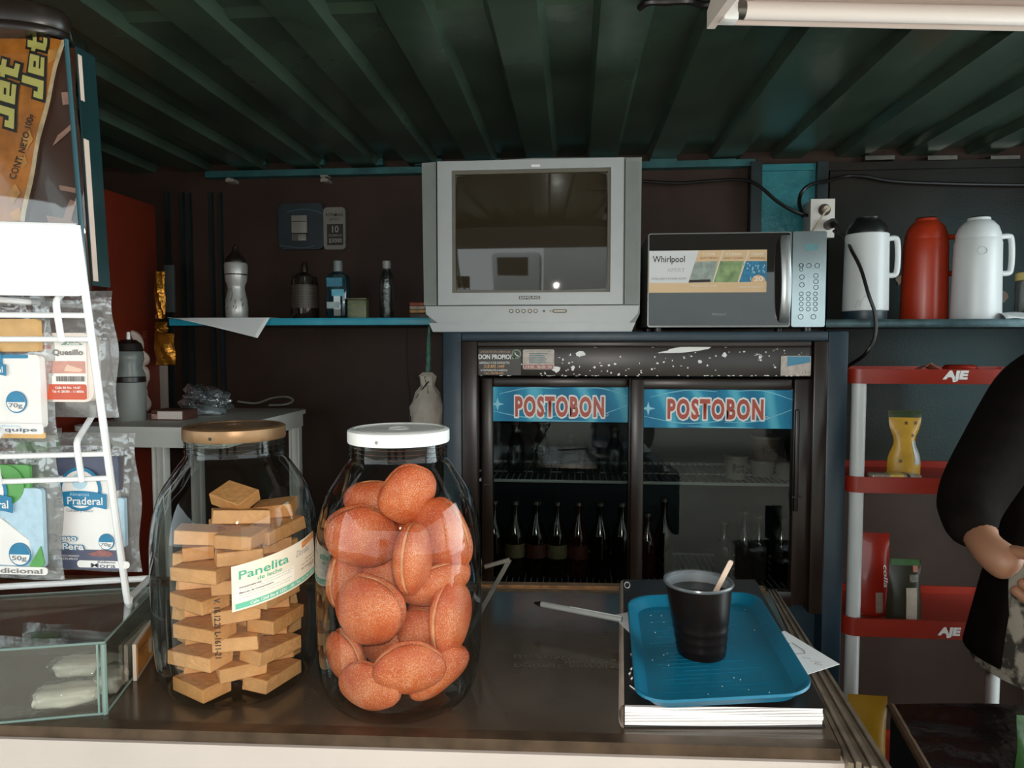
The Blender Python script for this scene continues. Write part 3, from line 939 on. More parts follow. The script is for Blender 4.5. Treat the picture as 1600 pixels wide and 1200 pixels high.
for i in range(13):
    a = RAD(-90 + rnd.uniform(-55, 55)); z = rnd.uniform(.022, .078)
    rr = .0305 - (.008 * max(0, (z - .03) / .055)) + .0012
    q = p + Vector((rr * math.cos(a), rr * math.sin(a), z))
    mm.tube([q, q + Vector((.003, 0, rnd.uniform(.008, .014)))], .0009, 6)
part('printed_marks', mm, M('mark_grey', (84, 80, 76), .5, noise=None), t)

p = at_shelf(477, 1.93)
t = T('syrup_bottle', 'round dark bottle with a bright seam highlight on the turquoise shelf', 'bottle', p)
part('bottle_body', MB().lathe([(0, 0), (.036, 0), (.038, .004), (.038, .100), (.034, .118), (.018, .128), (.010, .132)], p, 40), M('dark_glass_bottle', (34, 26, 20), .1, spec=1.0, noise=None), t)
part('label', MB().lathe([(.0386, .03), (.0386, .095)], p, 40, (False, False)), M('dark_label', (52, 42, 34), .45, noise=(80, .4)), t)
mm = MB()
for i in range(8):
    z = .034 + i * .0075
    mm.lathe([(.0388, z), (.0388, z + .0012)], p, 40, (False, False))
part('printed_lines', mm, M('label_lines', (92, 80, 64), .5, noise=None), t)
part('cap', MB().lathe([(.0095, .132), (.0095, .150), (.006, .160), (0, .162)], p, 20), M('dark_cap', (60, 52, 46), .25, .6, noise=None), t)

p = at_shelf(529, 1.91)
t = T('mouthwash_bottle', 'flat clear bottle with blue label on the turquoise shelf', 'bottle', p)
part('bottle_body', MB().lathe([(0, 0), (.036, 0), (.038, .004), (.038, .105), (.034, .120), (.018, .128), (.011, .130)], p, 40, sx=.86, sy=.5, p=3), GLASS('blue_clear', (120, 150, 150), f0=.08, edge=.7, power=2.5, haze=.12, hazec=(60, 120, 140)), t)
part('cap', MB().lathe([(.0125, .130), (.0125, .158), (.011, .160)], p, 24), M('grey_cap', (120, 128, 128), .35, noise=None), t)
lb = part('label', MB().box(p.x - .026, p.x + .018, p.y - .0205, p.y - .0195, p.z + .088, p.z + .112), M('label_teal', (30, 112, 138), .4, noise=(50, .2)), t)
part('label', MB().box(p.x - .026, p.x + .008, p.y - .0205, p.y - .0195, p.z + .028, p.z + .046), M('label_pale', (150, 168, 168), .4, noise=(50, .15)), t)
part('label', MB().box(p.x - .012, p.x + .022, p.y - .0205, p.y - .0195, p.z + .062, p.z + .080), M('label_teal2', (60, 160, 185), .3, noise=(50, .15)), t)

p = at_shelf(560, 1.875)
t = T('tea_tin', 'small green printed tin in front of the clear bottle on the shelf', 'tin', p)
part('tin_body', MB().box(p.x - .026, p.x + .026, p.y - .015, p.y + .015, p.z, p.z + .049, .003), M('tin_green', (104, 112, 84), .4, noise=(60, .3)), t)
part('lid', MB().box(p.x - .0268, p.x + .0268, p.y - .0158, p.y + .0158, p.z + .049, p.z + .055, .002), M('tin_lid', (92, 90, 66), .4, .3, noise=None), t)
mm = MB()
for i in range(6):
    c = Vector((p.x - .006 + .026 * (i % 3) / 2, p.y - .0155, p.z + .014 + .02 * (i // 3)))
    mm.tube([(c.x + .004 * math.cos(a * PI / 5), c.y, c.z + .004 * math.sin(a * PI / 5)) for a in range(11)], .0008, 5, False)
part('leaf_print', mm, M('tin_print', (150, 150, 96), .5, noise=None), t)

p = at_shelf(605, 1.90)
t = T('clear_bottle', 'slim empty clear glass bottle with grey cap on the shelf', 'bottle', p)
part('bottle_body', MB().lathe([(0, .002), (.018, .002), (.0195, .005), (.0185, .05), (.0205, .068), (.019, .085), (.0205, .103), (.015, .122), (.0085, .132), (.0085, .136)], p, 36, (True, False)), GLASS('bottle_ribbed', (205, 212, 210), f0=.10, edge=.9, power=2.2, bump=(160, .25)), t)
part('cap', MB().lathe([(.0105, .136), (.0115, .138), (.0115, .155), (.010, .157)], p, 24), M('grey_cap2', (150, 150, 146), .4, noise=None), t)

for i, (c, zz) in enumerate((((70, 52, 40), 0), ((178, 140, 84), .016), ((168, 150, 138), .026), ((150, 70, 44), .036))):
    p = at_shelf(660, 1.95)
    h = .0155 if i == 0 else .0096
    nmz = ['dark box at the bottom', 'yellow packet second from the bottom', 'pale packet third from the bottom', 'red packet on top']
    solo('snack_packet', MB().box(p.x - .03, p.x + .035, 1.92, 1.98, SL + zz + .0003, SL + zz + h, .002), M('packet_%d' % c[0], c, .5, noise=(60, .3)), nmz[i] + ' of the little stack left of the television', 'packet', 'packets stacked beside the television')

# paper hanging over the shelf
def sheet(u, v):
    a, b = F(262, 496, 1.835), F(425, 494, 1.86)
    P = Vector((-1.165 + u * .30, 2.03 - v * .20, SL + .0012))
    # diagonal fold: the near right corner droops past the edge
    return P
q0, q1 = F(262, 497, 1.84), F(421, 495, 1.84)
q2, q3 = F(407, 531, 1.80), F(330, 508, 1.835)
mb = MB()
def sheet(u, v):
    top = Vector((q0.x + (q1.x - q0.x) * u, 0, 0))
    if v < .5:
        return Vector((top.x + .01 * (1 - v * 2), 1.842 + (.5 - v) * .24, SL + .0016 + .004 * math.sin(u * 5) ** 2 * (.5 - v)))
    d = (v - .5) * 2
    drop = d * S(34, 1.82) * (max(0, (u - .02)) ** 1.1)
    return Vector((top.x - d * S(12, 1.82) * u, 1.842 - .030 * d * u - .004 * d, SL + .0016 - drop + .002 * d * (1 - u)))
mb.grid(sheet, 22, 17)
o = solo('paper_sheet', mb, m_paper, 'white paper sheet with one corner drooping over the turquoise shelf edge', 'paper')
sm = o.modifiers.new('thickness', 'SOLIDIFY'); sm.thickness = .0006

# clips, sign and the dark tray with it on the wall
for px, lab in ((358, 'white clip on the left under the wall rail'), (506, 'white clip above the cigarette price card')):
    m = MB().pbox(px - 6, px + 6, 272, 276, YB + .002, .032).pbox(px - 5.5, px + 6.5, 279, 284, YB - .004, .038).pbox(px - 4, px + 2, 275.5, 279.5, YB + .01, .024)
    solo('wall_clip', m, M('clip_white', (150, 142, 132), .5, noise=None), lab, 'clip', 'clips under the wall rail')
YW = 2.235
t = T('dispenser_plate', 'dark blue plate with a white holder on the back wall', 'dispenser', F(470, 388, YW))
x0, x1, z0, z1 = RF(436, 506, 318, 390, YW)
part('plate', MB().prism(rrect(x0, x1, z0, z1, .02), 'y', YW - .004, YW + .0145), M('plate_blue', (36, 46, 52), .4, noise=(20, .2)), t)
a = [F(449, 331, YW - .005), F(470, 327, YW - .005), F(490, 329, YW - .005), F(505, 334, YW - .005)]
b = [F(437, 383, YW - .005), F(455, 386, YW - .005), F(478, 387, YW - .005), F(492, 384, YW - .005)]
part('curved_line', MB().tube(smooth_path(a, 5), .0011, 6).tube(smooth_path(b, 5), .0011, 6), M('line_teal', (88, 122, 128), .5, noise=None), t)
part('holder', MB().pbox(455, 479, 336, 364, YW - .018, .013, .002).pbox(456, 478, 366, 376, YW - .014, .009, .001), M('holder_white', (136, 134, 128), .4, noise=(40, .1)), t)
x0, x1, z0, z1 = RF(455, 479, 342, 350, YW - .02)
part('slot', MB().lathe([((x1 - x0) / 2, -.001), ((x1 - x0) / 2, .001)], ((x0 + x1) / 2, YW - .018, (z0 + z1) / 2), 24, sy=.25).box((x0 + x1) / 2 - .001, (x0 + x1) / 2 + .001, YW - .0181, YW - .018, z0, z0 + .001), m_black, t)
part('metal_bit', MB().pbox(457, 465, 367, 376, YW - .017, .003), m_steel, t)
x0, x1, z0, z1 = RF(506, 540, 324, 390, YW)
t = T('price_card', 'white cigarette price card with black box on the back wall', 'sign', Vector(((x0 + x1) / 2, YW, z0)))
m_card = M('card_white', (128, 124, 116), .5, noise=(30, .05))
part('card', MB().prism(rrect(x0, x1, z0, z1, .012), 'y', YW - .003, YW + .0145), m_card, t)
part('black_box', MB().pbox(511, 536, 350, 383, YW - .0042, .001), M('card_black', (40, 30, 24), .5, noise=None), t)
tx('ROTHMANS', t, 509, 536, 333, 338, YW - .0034, m_ink, bold=.01)
tx('BLANCO', t, 515, 530, 340, 344, YW - .0034, m_ink)
m_cw = M('card_print', (150, 146, 138), .5, noise=None)
tx('10', t, 519, 529, 353, 363, YW - .0048, m_cw, bold=.02)
tx('CIGARRILLOS', t, 513, 534, 366, 369.5, YW - .0048, m_cw)
tx('$3000', t, 514, 534, 372.5, 380, YW - .0048, m_cw, bold=.02)

# ------------------------------------------------------------------ vacuum flasks
def flask(x0, x1, ytop, ybot, colm, lab, openneck=False, hx=None, hy=None, taper=.95, Yf=1.95):
    cx = F((x0 + x1) / 2, 450, Yf).x; r = S((x1 - x0) / 2, Yf); z = SR + .0005
    h = F(1400, ytop, Yf).z - z
    t = T('vacuum_flask', lab, 'flask', (cx, Yf, z), 'vacuum flasks on the right shelf')
    if openneck:
        part('base', MB().lathe([(0, 0), (r * .93, 0), (r * .95, .004), (r * .95, .024), (r * .90, .026)], (cx, Yf, z), 40), M('flask_navy', (34, 52, 62), .4, noise=None), t)
        bz = .024; tz_ = F(1400, 366, Yf).z - z
        part('flask_body', MB().lathe([(r * .94, bz), (r * 1.0, bz + .002), (r * 1.0, bz + .01), (r * taper, tz_ - .002), (r * taper * .96, tz_)], (cx, Yf, z), 44), colm, t)
        part('neck', MB().lathe([(r * .90, tz_), (r * .90, tz_ + .012), (r * .74, tz_ + .028), (r * .56, tz_ + .036), (r * .50, tz_ + .037), (r * .54, tz_ + .040), (r * .54, h), (r * .46, h), (r * .44, h - .02)], (cx, Yf, z), 40), M('flask_black', (30, 32, 32), .3, noise=None), t)
        top = tz_
    else:
        top = h
        part('flask_body', MB().lathe([(0, 0), (r * 1.0, 0), (r * 1.01, .003), (r * taper, h * .62), (r * taper * .99, h * .75), (r * .93 * taper, h * .80)], (cx, Yf, z), 44), colm, t)
        part('cup_lid', MB().lathe([(r * .935 * taper, h * .795), (r * .93 * taper, h * .84), (r * .82 * taper, h * .91), (r * .62 * taper, h * .96), (r * .5 * taper, h * .975), (r * .48 * taper, h * 1.0), (r * .4 * taper, h * 1.003), (0, h * 1.003)], (cx, Yf, z), 44), colm, t)
        part('seal', MB().lathe([(r * .45, h * 1.0035), (r * .42, h * 1.01), (0, h * 1.012)], (cx, Yf, z), 24), m_black, t)
    xa = x1 - 3; a, b = hy
    P = [F(xa, a + 2, Yf), F(hx - 6, a, Yf), F(hx - 1, a + 5, Yf), F(hx, (a + b) / 2, Yf), F(hx - 2, b - 6, Yf), F(hx - 7, b, Yf), F(xa, b, Yf)]
    part('handle', MB().tube(smooth_path(P, 5), .0072, 12), colm, t)
    return t, cx, r, z, h
m_fw = M('flask_white', (214, 216, 216), .35, noise=(14, .02))
m_fr = M('flask_red', (176, 52, 24), .32, noise=(14, .05))
t, cx, r, z, h = flask(1321, 1384, 340, 492, m_fw, 'white vacuum flask with open black neck beside the microwave', True, 1403, (372, 430))
g = MB().tube(smooth_path([(cx - .041, 1.95 - r * .76, z + .032), (cx - .036, 1.95 - r * .80, z + .052), (cx - .030, 1.95 - r * .84, z + .044), (cx - .032, 1.95 - r * .83, z + .036), (cx - .024, 1.95 - r * .90, z + .058), (cx - .019, 1.95 - r * .94, z + .062)], 5), .0009, 6)
part('embossed_script', g, M('emboss_grey', (186, 188, 188), .3, noise=None), t)
flask(1413, 1476, 343, 494, m_fr, 'red vacuum flask between the two white ones', False, 1497, (370, 427), Yf=2.03)
t, cx, r, z, h = flask(1493, 1558, 343, 494, m_fw, 'white vacuum flask with a domed cup lid right of the red one', False, 1581, (369, 427))
g = MB().tube([(cx - .018 + .012 * math.cos(a * PI / 8), 1.95 - r * .94 - .0005, z + h * .66 + .010 * math.sin(a * PI / 8)) for a in range(17)], .0009, 6, False)
part('embossed_ring', g, M('emboss_grey', (186, 188, 188)), t)

p = Vector((F(1612, 450, 1.95).x, 1.95, SR + .001))
t = T('storage_jar', 'glass jar with a yellow lid at the right end of the flask shelf', 'jar', p)
part('jar_body', MB().lathe([(0, .001), (.034, .001), (.036, .004), (.036, .096), (.033, .102)], p, 36, (True, False)), GLASS('jar_dull', (130, 134, 124), f0=.07, edge=.6, haze=.1), t)
part('lid', MB().lathe([(.036, .102), (.037, .104), (.037, .120), (.034, .123), (0, .123)], p, 36), M('lid_yellow', (186, 164, 96), .5, noise=None), t)
x0, x1, _, _ = RF(1566, 1650, 470, 494, 1.885)
def crump(u, v):
    return Vector((x0 + (x1 - x0) * u, 1.868 + .05 * v, SR + .0015 + .020 * (v ** .6) * (1 - .3 * u) + .002 * math.sin(9 * u + 4 * v)))
o = solo('folded_paper', MB().grid(crump, 14, 8), m_paper, 'white folded paper lying in front of the yellow lidded jar', 'paper')
o.modifiers.new('thickness', 'SOLIDIFY').thickness = .0008

# ------------------------------------------------------------------ socket box and cables
Yo = 2.13
x0, x1, z0, z1 = RF(1267, 1304, 311, 371, Yo)
t = T('socket_box', 'white double socket box on the upright behind the microwave', 'socket', Vector(((x0 + x1) / 2, Yo + .03, z0)))
part('box', MB().box(x0, x1, Yo + .004, 2.204, z0, z1, .003), M('box_grey', (150, 146, 140), .5, noise=None), t)
part('face_plate', MB().box(x0 - .001, x1 + .001, Yo, Yo + .004, z0 - .001, z1 + .001, .002), M('plate_white', (226, 220, 212), .35, noise=None), t)
c = F(1288, 328, Yo); part('socket_face', MB().cyl(c + Vector((0, .001, 0)), c - Vector((0, .003, 0)), .017, 28), M('socket_brown', (60, 46, 40), .4, noise=None), t)
t = T('power_plug', 'black plug in the lower socket of the white box', 'plug', F(1294, 352, Yo - .02))
c = F(1294, 352, Yo); part('plug_body', MB().cyl(c - Vector((0, .0006, 0)), c - Vector((0, .035, 0)), .014, 20), m_black, t)
part('cord_guard', MB().tube([c - Vector((0, .034, 0)), c + Vector((.008, -.045, -.012)), c + Vector((.012, -.048, -.03))], [.007, .006, .004], 10), m_black, t)
c = F(1288, 328, Yo)
t = T('power_plug', 'pale two-wire plug in the upper socket of the white box', 'plug', c)
part('plug_body', MB().cyl(c - Vector((0, .0032, 0)), c - Vector((0, .022, 0)), .009, 18), M('plug_beige', (200, 184, 160), .4, noise=None), t)
part('wire', MB().tube(smooth_path([c - Vector((.0, .022, 0)), c + Vector((-.012, -.03, -.018)), c + Vector((-.026, -.02, -.045)), c + Vector((-.034, -.0, -.062))], 5), .0026, 8), M('plug_beige', (200, 184, 160)), t)
def cable(pts, r, lab, mat=m_cable):
    return solo('power_cable', MB().tube(smooth_path([F(*q) for q in pts], 7), r, 8), mat, lab, 'cable')
cable([(1004, 283, 2.19), (1060, 286, 2.195), (1115, 282, 2.195), (1160, 281, 2.17), (1185, 290, 2.15), (1215, 315, 2.14), (1245, 332, 2.145), (1266, 337, 2.16)], .005, 'black cable running from behind the television to the socket box')
cable([(1255, 338, 2.2), (1249, 318, 2.16), (1253, 300, 2.13), (1268, 288, 2.14), (1290, 284, 2.17), (1320, 276, 2.215), (1350, 276, 2.215), (1400, 284, 2.215), (1500, 288, 2.215), (1640, 290, 2.215)], .0055, 'black cable looping over the socket box and along the right wall')
cable([(1303, 361, 2.08), (1322, 375, 1.99), (1331, 392, 1.90), (1345, 420, 1.865), (1357, 460, 1.84), (1367, 490, 1.835), (1367, 525, 1.835), (1352, 553, 1.84), (1328, 570, 1.90), (1318, 578, 2.0)], .0045, 'black cord hanging in front of the white flask and over the shelf edge')
# wet marks on the wall (small spots of bare plaster)
for px, py, lab in ((1405, 436, 'bare plaster spot between the white and red flasks'), (1565, 464, 'bare plaster spot right of the domed white flask')):
    m = MB(); rnd = random.Random(px)
    pts = []
    for i in range(11):
        a = 2 * PI * i / 11; k = .5 + .8 * rnd.random(); q = F(px + 8 * k * math.cos(a), py + 9 * k * math.sin(a), 2.228); pts.append((q.x, q.z))
    m.prism(pts, 'y', 2.226, 2.2305)
    solo('plaster_patch', m, M('plaster', (150, 130, 116), .8, noise=(60, .2)), lab, 'patch')

# ------------------------------------------------------------------ tied cloth bag by the fridge
p = F(668, 600, 1.95)
t = T('cloth_bag', 'white knotted bag hanging by a green tie left of the fridge', 'bag', (p.x, 1.95, F(668, 672, 1.95).z))
kk = S(1, 1.95)
def bagf(d):
    return 1 + .10 * math.sin(5 * math.atan2(d.y, d.x) + 2 * d.z) * (1 - abs(d.z)) + .05 * math.sin(9 * d.x + 7 * d.z)
mb = MB().lathe([(0, 0), (kk * 20, .002), (kk * 27, .02), (kk * 27, kk * 38), (kk * 17, kk * 60), (kk * 8, kk * 72), (kk * 12, kk * 86), (kk * 5, kk * 92)], (p.x, 1.95, F(668, 672, 1.95).z), 36)
rnd = random.Random(4)
c0 = Vector((p.x, 1.95, 0))
mb.v = [v + Vector((math.cos(math.atan2(v.y - 1.95, v.x - p.x) * 7 + v.z * 60) * .006, 0, 0)) if True else v for v in mb.v]
part('cloth', mb, M('bag_cloth', (214, 204, 190), .8, noise=(14, .1), bump=(40, .5)), t)
ztop = F(668, 582, 1.95).z
m = MB().tube(smooth_path([(p.x, 1.95, ztop - .006), (p.x + .004, 1.95, F(0, 560, 1.95).z), (p.x + .002, 1.96, F(0, 540, 1.95).z), (p.x + .004, 1.96, SL - .019)], 4), [.007, .006, .008, .006, .008, .006, .008, .006, .007, .006, .005, .004, .003], 8)
part('tie', m, M('tie_green', (88, 136, 118), .6, noise=(60, .3)), t)
cable([(640, 660, 1.93), (648, 628, 1.93), (660, 608, 1.93), (670, 596, 1.935)], .002, 'thin black cord around the left side of the cloth bag')
cable([(643, 640, 2.2), (637, 580, 2.2), (636, 530, 2.2), (637, 512, 2.2)], .0022, 'thin dark wire running down the back wall under the shelf')

# ------------------------------------------------------------------ red cooler, sachets, table at the left
XR = F(135, 283, 1.75).x
zt = F(135, 283, 1.75).z
yb = 2.06
t = T('red_cooler', 'tall dark red drinks cooler with white curved lettering stroke at the left', 'cooler', ((XR - 1.83) / 2, 1.85, 0))
m_rc = M('cooler_red', (116, 38, 20), .4, noise=(3, .15))
part('cabinet', MB().box(-1.815, XR, 1.50, yb, 0.0, zt, .012), m_rc, t)
m = MB()
def pz(py, Y): return F(200, py, Y).z
def onred(px, py):
    d = ray(px, py); return CAM_POS + d * ((XR + .001 - CAM_POS.x) / d.x)
st_ = smooth_path([onred(205, 518), onred(214, 530), onred(222, 548), onred(226, 562), onred(216, 570), onred(224, 580), onred(229, 596), onred(220, 606), onred(228, 618), onred(229, 632), onred(222, 642)], 5)
part('white_stroke', m.tube(st_, [.004 + .011 * abs(math.sin(i * .31)) for i in range(len(st_))], 8), M('stroke_white', (200, 180, 168), .5, noise=None), t)
sm = MB()
for k in range(3):
    q = onred(226, 519 + k * 4)
    sm.tube([q + Vector((0, -.008, 0)), q + Vector((0, .008, .002))], .0012, 6)
part('small_print', sm, M('print_orange', (150, 78, 46), .5, noise=None), t)

def sachet(px0, px1, py0, py1, Y, lab, tilt=0):
    x0, x1, z0, z1 = RF(px0, px1, py0, py1, Y)
    rnd = random.Random(px1)
    def f(u, v, s):
        b = math.sin(PI * min(1, max(0, u))) * math.sin(PI * v) * .010
        return Vector((x0 + (x1 - x0) * u + tilt * (1 - v), Y + s * (b + .0004) + .003 * math.sin(11 * u + 9 * v), z0 + (z1 - z0) * v))
    m = MB().grid(lambda u, v: f(u, v, -1), 9, 12).grid(lambda u, v: f(u, v, 1), 9, 12)
    return solo('gold_sachet', m, M('gold_foil', (170, 112, 32), .28, .7, noise=(30, .4), bump=(40, .6)), lab, 'sachet', 'gold sachets hanging in a strip')
sachet(242, 258, 424, 498, 1.98, 'topmost gold foil sachet of the strip beside the red cooler')
sachet(242, 262, 503, 520, 1.98, 'short folded gold foil sachet in the middle of the strip')
sachet(241, 272, 521, 570, 1.98, 'bottom gold foil sachet of the strip beside the red cooler', .004)
m = MB().pbox(246, 262, 414, 496, 2.0, .003)
m = MB().pbox(250, 262, 571, 640, 2.06, .004)
solo('paper_strip', m, M('strip_white', (150, 138, 126), .6, noise=None), 'pale paper strip below the gold sachets', 'paper')
m = MB().pbox(256, 272, 414, 488, 2.10, .01, .002)
solo('grey_packet', m, M('packet_grey', (66, 70, 68), .5, noise=(20, .2)), 'dull grey packet hanging behind the gold sachets', 'packet')

zt_ = 1.17
pR = G(472, 641, zt_); pF = G(300, 668, zt_)
ty0, ty1 = pF.y, 2.06
tx0, tx1 = -1.19, pR.x
t = T('plastic_table', 'off-white plastic table behind the jars at the left', 'table', ((tx0 + tx1) / 2, (ty0 + ty1) / 2, 0))
m_tab = M('table_plastic', (204, 202, 194), .5, noise=(12, .06))
part('table_top', MB().prism(rrect(tx0, tx1, ty0, ty1, .035), 'z', zt_ - .012, zt_), m_tab, t)
m = MB().box(tx0 + .02, tx1 - .02, ty0 + .012, ty0 + .02, zt_ - .05, zt_ - .012).box(tx0 + .02, tx1 - .02, ty1 - .02, ty1 - .012, zt_ - .05, zt_ - .012).box(tx0 + .012, tx0 + .02, ty0 + .02, ty1 - .02, zt_ - .05, zt_ - .012).box(tx1 - .02, tx1 - .012, ty0 + .02, ty1 - .02, zt_ - .05, zt_ - .012)
part('apron', m, m_tab, t)
lx = F(250, 720, ty0 + .04).x
for xx, yy in ((tx1 - .030, ty1 - .035), (lx, ty0 + .045), (tx1 - .030, ty0 + .06), (tx0 + .06, ty1 - .04)):
    if xx == tx1 - .030 and yy < ty0 + .1: continue
    m = MB().box(xx - .012, xx + .012, yy - .002, yy + .012, 0, zt_ - .012).box(xx - .016, xx - .010, yy - .014, yy + .012, 0, zt_ - .012, .002).box(xx + .010, xx + .016, yy - .014, yy + .012, 0, zt_ - .012, .002)
    part('leg', m, m_tab, t)
# sport bottle
Yb2 = 1.70
p = Vector((F(204, 640, Yb2).x, Yb2, zt_))
k = S(1, Yb2)
t = T('sport_bottle', 'grey translucent sport bottle with black cap on the plastic table', 'bottle', p)
m_sb = M('bottle_grey', (132, 134, 128), .45, noise=(14, .06))
zb0 = lambda py: F(204, py, Yb2).z - zt_
part('bottle_body', MB().lathe([(0, 0), (k * 23, 0), (k * 24, .004), (k * 24, zb0(603)), (k * 23, zb0(597))], p, 36), m_sb, t)
part('grip', MB().lathe([(k * 23.5, zb0(588)), (k * 24, zb0(586)), (k * 19, zb0(574)), (k * 22, zb0(562)), (k * 22, zb0(552)), (k * 20, zb0(549))], p, 36), M('bottle_grey2', (112, 116, 112), .35, noise=None), t)
part('band', MB().lathe([(k * 23.3, zb0(597)), (k * 24.3, zb0(596)), (k * 24.3, zb0(589)), (k * 23.3, zb0(588))], p, 36), m_black, t)
cp_ = part('cap', MB().lathe([(k * 21, zb0(549)), (k * 22, zb0(547)), (k * 19, zb0(537)), (k * 11, zb0(531)), (0, zb0(530))], p, 36), m_black, t)
part('spout', MB().lathe([(k * 3.2, zb0(531)), (k * 2.6, zb0(519)), (0, zb0(518.5))], p, 16), m_white, cp_)
# small box
x0, x1, z0, z1 = RF(236, 286, 638, 655, 1.70)
t = T('small_carton', 'small brown and white carton lying on the plastic table', 'box', Vector(((x0 + x1) / 2, 1.73, zt_)))
hh = .026
part('carton', MB().box(x0, x1, 1.70, 1.77, zt_, zt_ + hh, .0015), M('carton_brown', (84, 50, 42), .5, noise=(60, .3)), t)
part('label', MB().box(x0 + .018, x1 - .002, 1.6985, 1.6995, zt_ + .003, zt_ + hh - .003), M('carton_white', (226, 212, 204), .5, noise=None), t)
part('print', MB().box(x0 + .002, x0 + .018, 1.6985, 1.6995, zt_ + .003, zt_ + hh * .6), M('carton_pink', (186, 140, 128), .5, noise=(200, .5)), t)
# crumpled clear bag
p = Vector((F(322, 640, 1.85).x, 1.85, zt_ + .001))
rnd = random.Random(3)
kk = S(1, 1.85)
def crf(d): return 1 + .16 * math.sin(4 * d.x + 3 * d.z + 1) + .12 * math.sin(7 * d.y + 6 * d.x) + .07 * math.sin(13 * d.z + 9 * d.x)
mb = MB().ell(p + Vector((0, 0, .040)), (kk * 43, .05, .040), crf, 40, 24)
mb.v = [Vector((v.x, v.y, max(v.z, p.z))) for v in mb.v]
t = T('clear_bag', 'crumpled clear plastic bag with white contents on the plastic table', 'bag', p)
m_clearbag = GLASS('clear_film', (214, 220, 220), f0=.16, edge=.7, power=2, rough=.10, bump=(55, .9), haze=.10, hazec=(190, 200, 205))
part('film', mb, m_clearbag, t)
mb = MB().ell(p + Vector((.004, -.012, .012)), (kk * 34, .028, .012), crf, 24, 14)
mb.v = [Vector((v.x, v.y, max(v.z, p.z + .001))) for v in mb.v]
part('white_contents', mb, M('bag_fill', (176, 186, 190), .5, noise=(30, .1)), t)
pts = [F(371, 627, 1.85), F(400, 630, 1.88), F(425, 622, 1.9), F(448, 620, 1.9), (F(458, 626, 1.9)), F(445, 632, 1.88), F(420, 633, 1.87)]
part('strap', MB().tube(smooth_path([Vector((q.x, q.y, max(q.z, zt_ + .004))) for q in pts], 5), .003, 6), M('strap_grey', (92, 88, 80), .4, noise=None), t)
# ------------------------------------------------------------------ big jars
R0 = 0.0935
JP0 = [(0.0, .006), (.060, .004), (.074, .001), (.081, .006), (.087, .018), (.0905, .035), (.0925, .060), (R0, .10), (R0, .145), (.0915, .170), (.087, .190), (.080, .207), (.071, .222), (.0625, .233), (.0565, .240), (.0550, .246), (.0550, .262)]
KZ = 1.14
JP = [(r * (1.02 if z < .22 else 1.0), z * KZ) for r, z in JP0]
R0 *= 1.02
m_jar = GLASS('jar_glass', (240, 242, 240), f0=.022, edge=.8, power=3.0, rough=.015, edgetint=(150, 160, 156))
def prof_s(pr, k=4):
    pts = smooth_path([(r, 0, z) for r, z in pr], k)
    return [(max(0, q.x), q.z) for q in pts]
def jar(px, Y, lab, lidm, lidlab, liddark):
    c = Vector((F(px, 1000, Y).x, Y, CZ + .0004))
    t = T('candy_jar', lab, 'jar', c)
    part('jar_body', MB().lathe(prof_s(JP), c, 72, (False, False)), m_jar, t, sharp=60)
    m = MB()
    for z in (.2475 * KZ, .252 * KZ, .2565 * KZ):
        m.lathe([(.0552 + .0014 * math.cos(a * PI / 4 - PI), z + .0018 * math.sin(a * PI / 4 - PI)) for a in range(5)], c, 48, (False, False))
    part('neck_thread', m, m_jar, t)
    ld = part('lid', MB().lathe([(r, z * KZ) for r, z in ((.0556, .259), (.0575, .2585), (.0582, .260), (.0582, .2680), (.0580, .2705), (.0545, .2722), (.0515, .2722), (.0500, .2710), (.0, .2716))], c, 64), lidm, t, lidlab)
    if liddark:
        m = MB()
        for r in (.0525, .046, .012):
            m.tube([c + Vector((r * math.cos(a * PI / 24), r * math.sin(a * PI / 24), .2718 * KZ)) for a in range(49)], .0006, 5, False)
        part('raised_ring', m, liddark, ld)
    return t, c
m_gold = M('lid_gold', (140, 108, 76), .38, .55, noise=(26, .25), bump=(30, .1))
m_wlid = M('lid_white', (236, 236, 232), .35, noise=(22, .05))
tj1, c1 = jar(374, .806, 'big glass jar full of caramel candy blocks with a bronze lid', m_gold, 'scuffed bronze screw lid', M('lid_gold_dark', (92, 66, 44), .4, .5, noise=None))
tj2, c2 = jar(626, .793, 'big glass jar full of orange sugared pastries with a white lid', m_wlid, 'white screw lid', M('lid_grey_line', (170, 170, 166), .4, noise=None))
cd_ = MB().cyl(c1 + Vector((0, -.0583, .2635 * KZ)), c1 + Vector((0, -.0578, .2635 * KZ)), .002, 10)
part('lid_dimple', cd_, m_ink, tj1)
cd_ = MB().cyl(c2 + Vector((-.01, -.0575, .2635 * KZ)), c2 + Vector((-.01, -.0568, .2635 * KZ)), .002, 10)
part('lid_dimple', cd_, m_grey_ink, tj2)

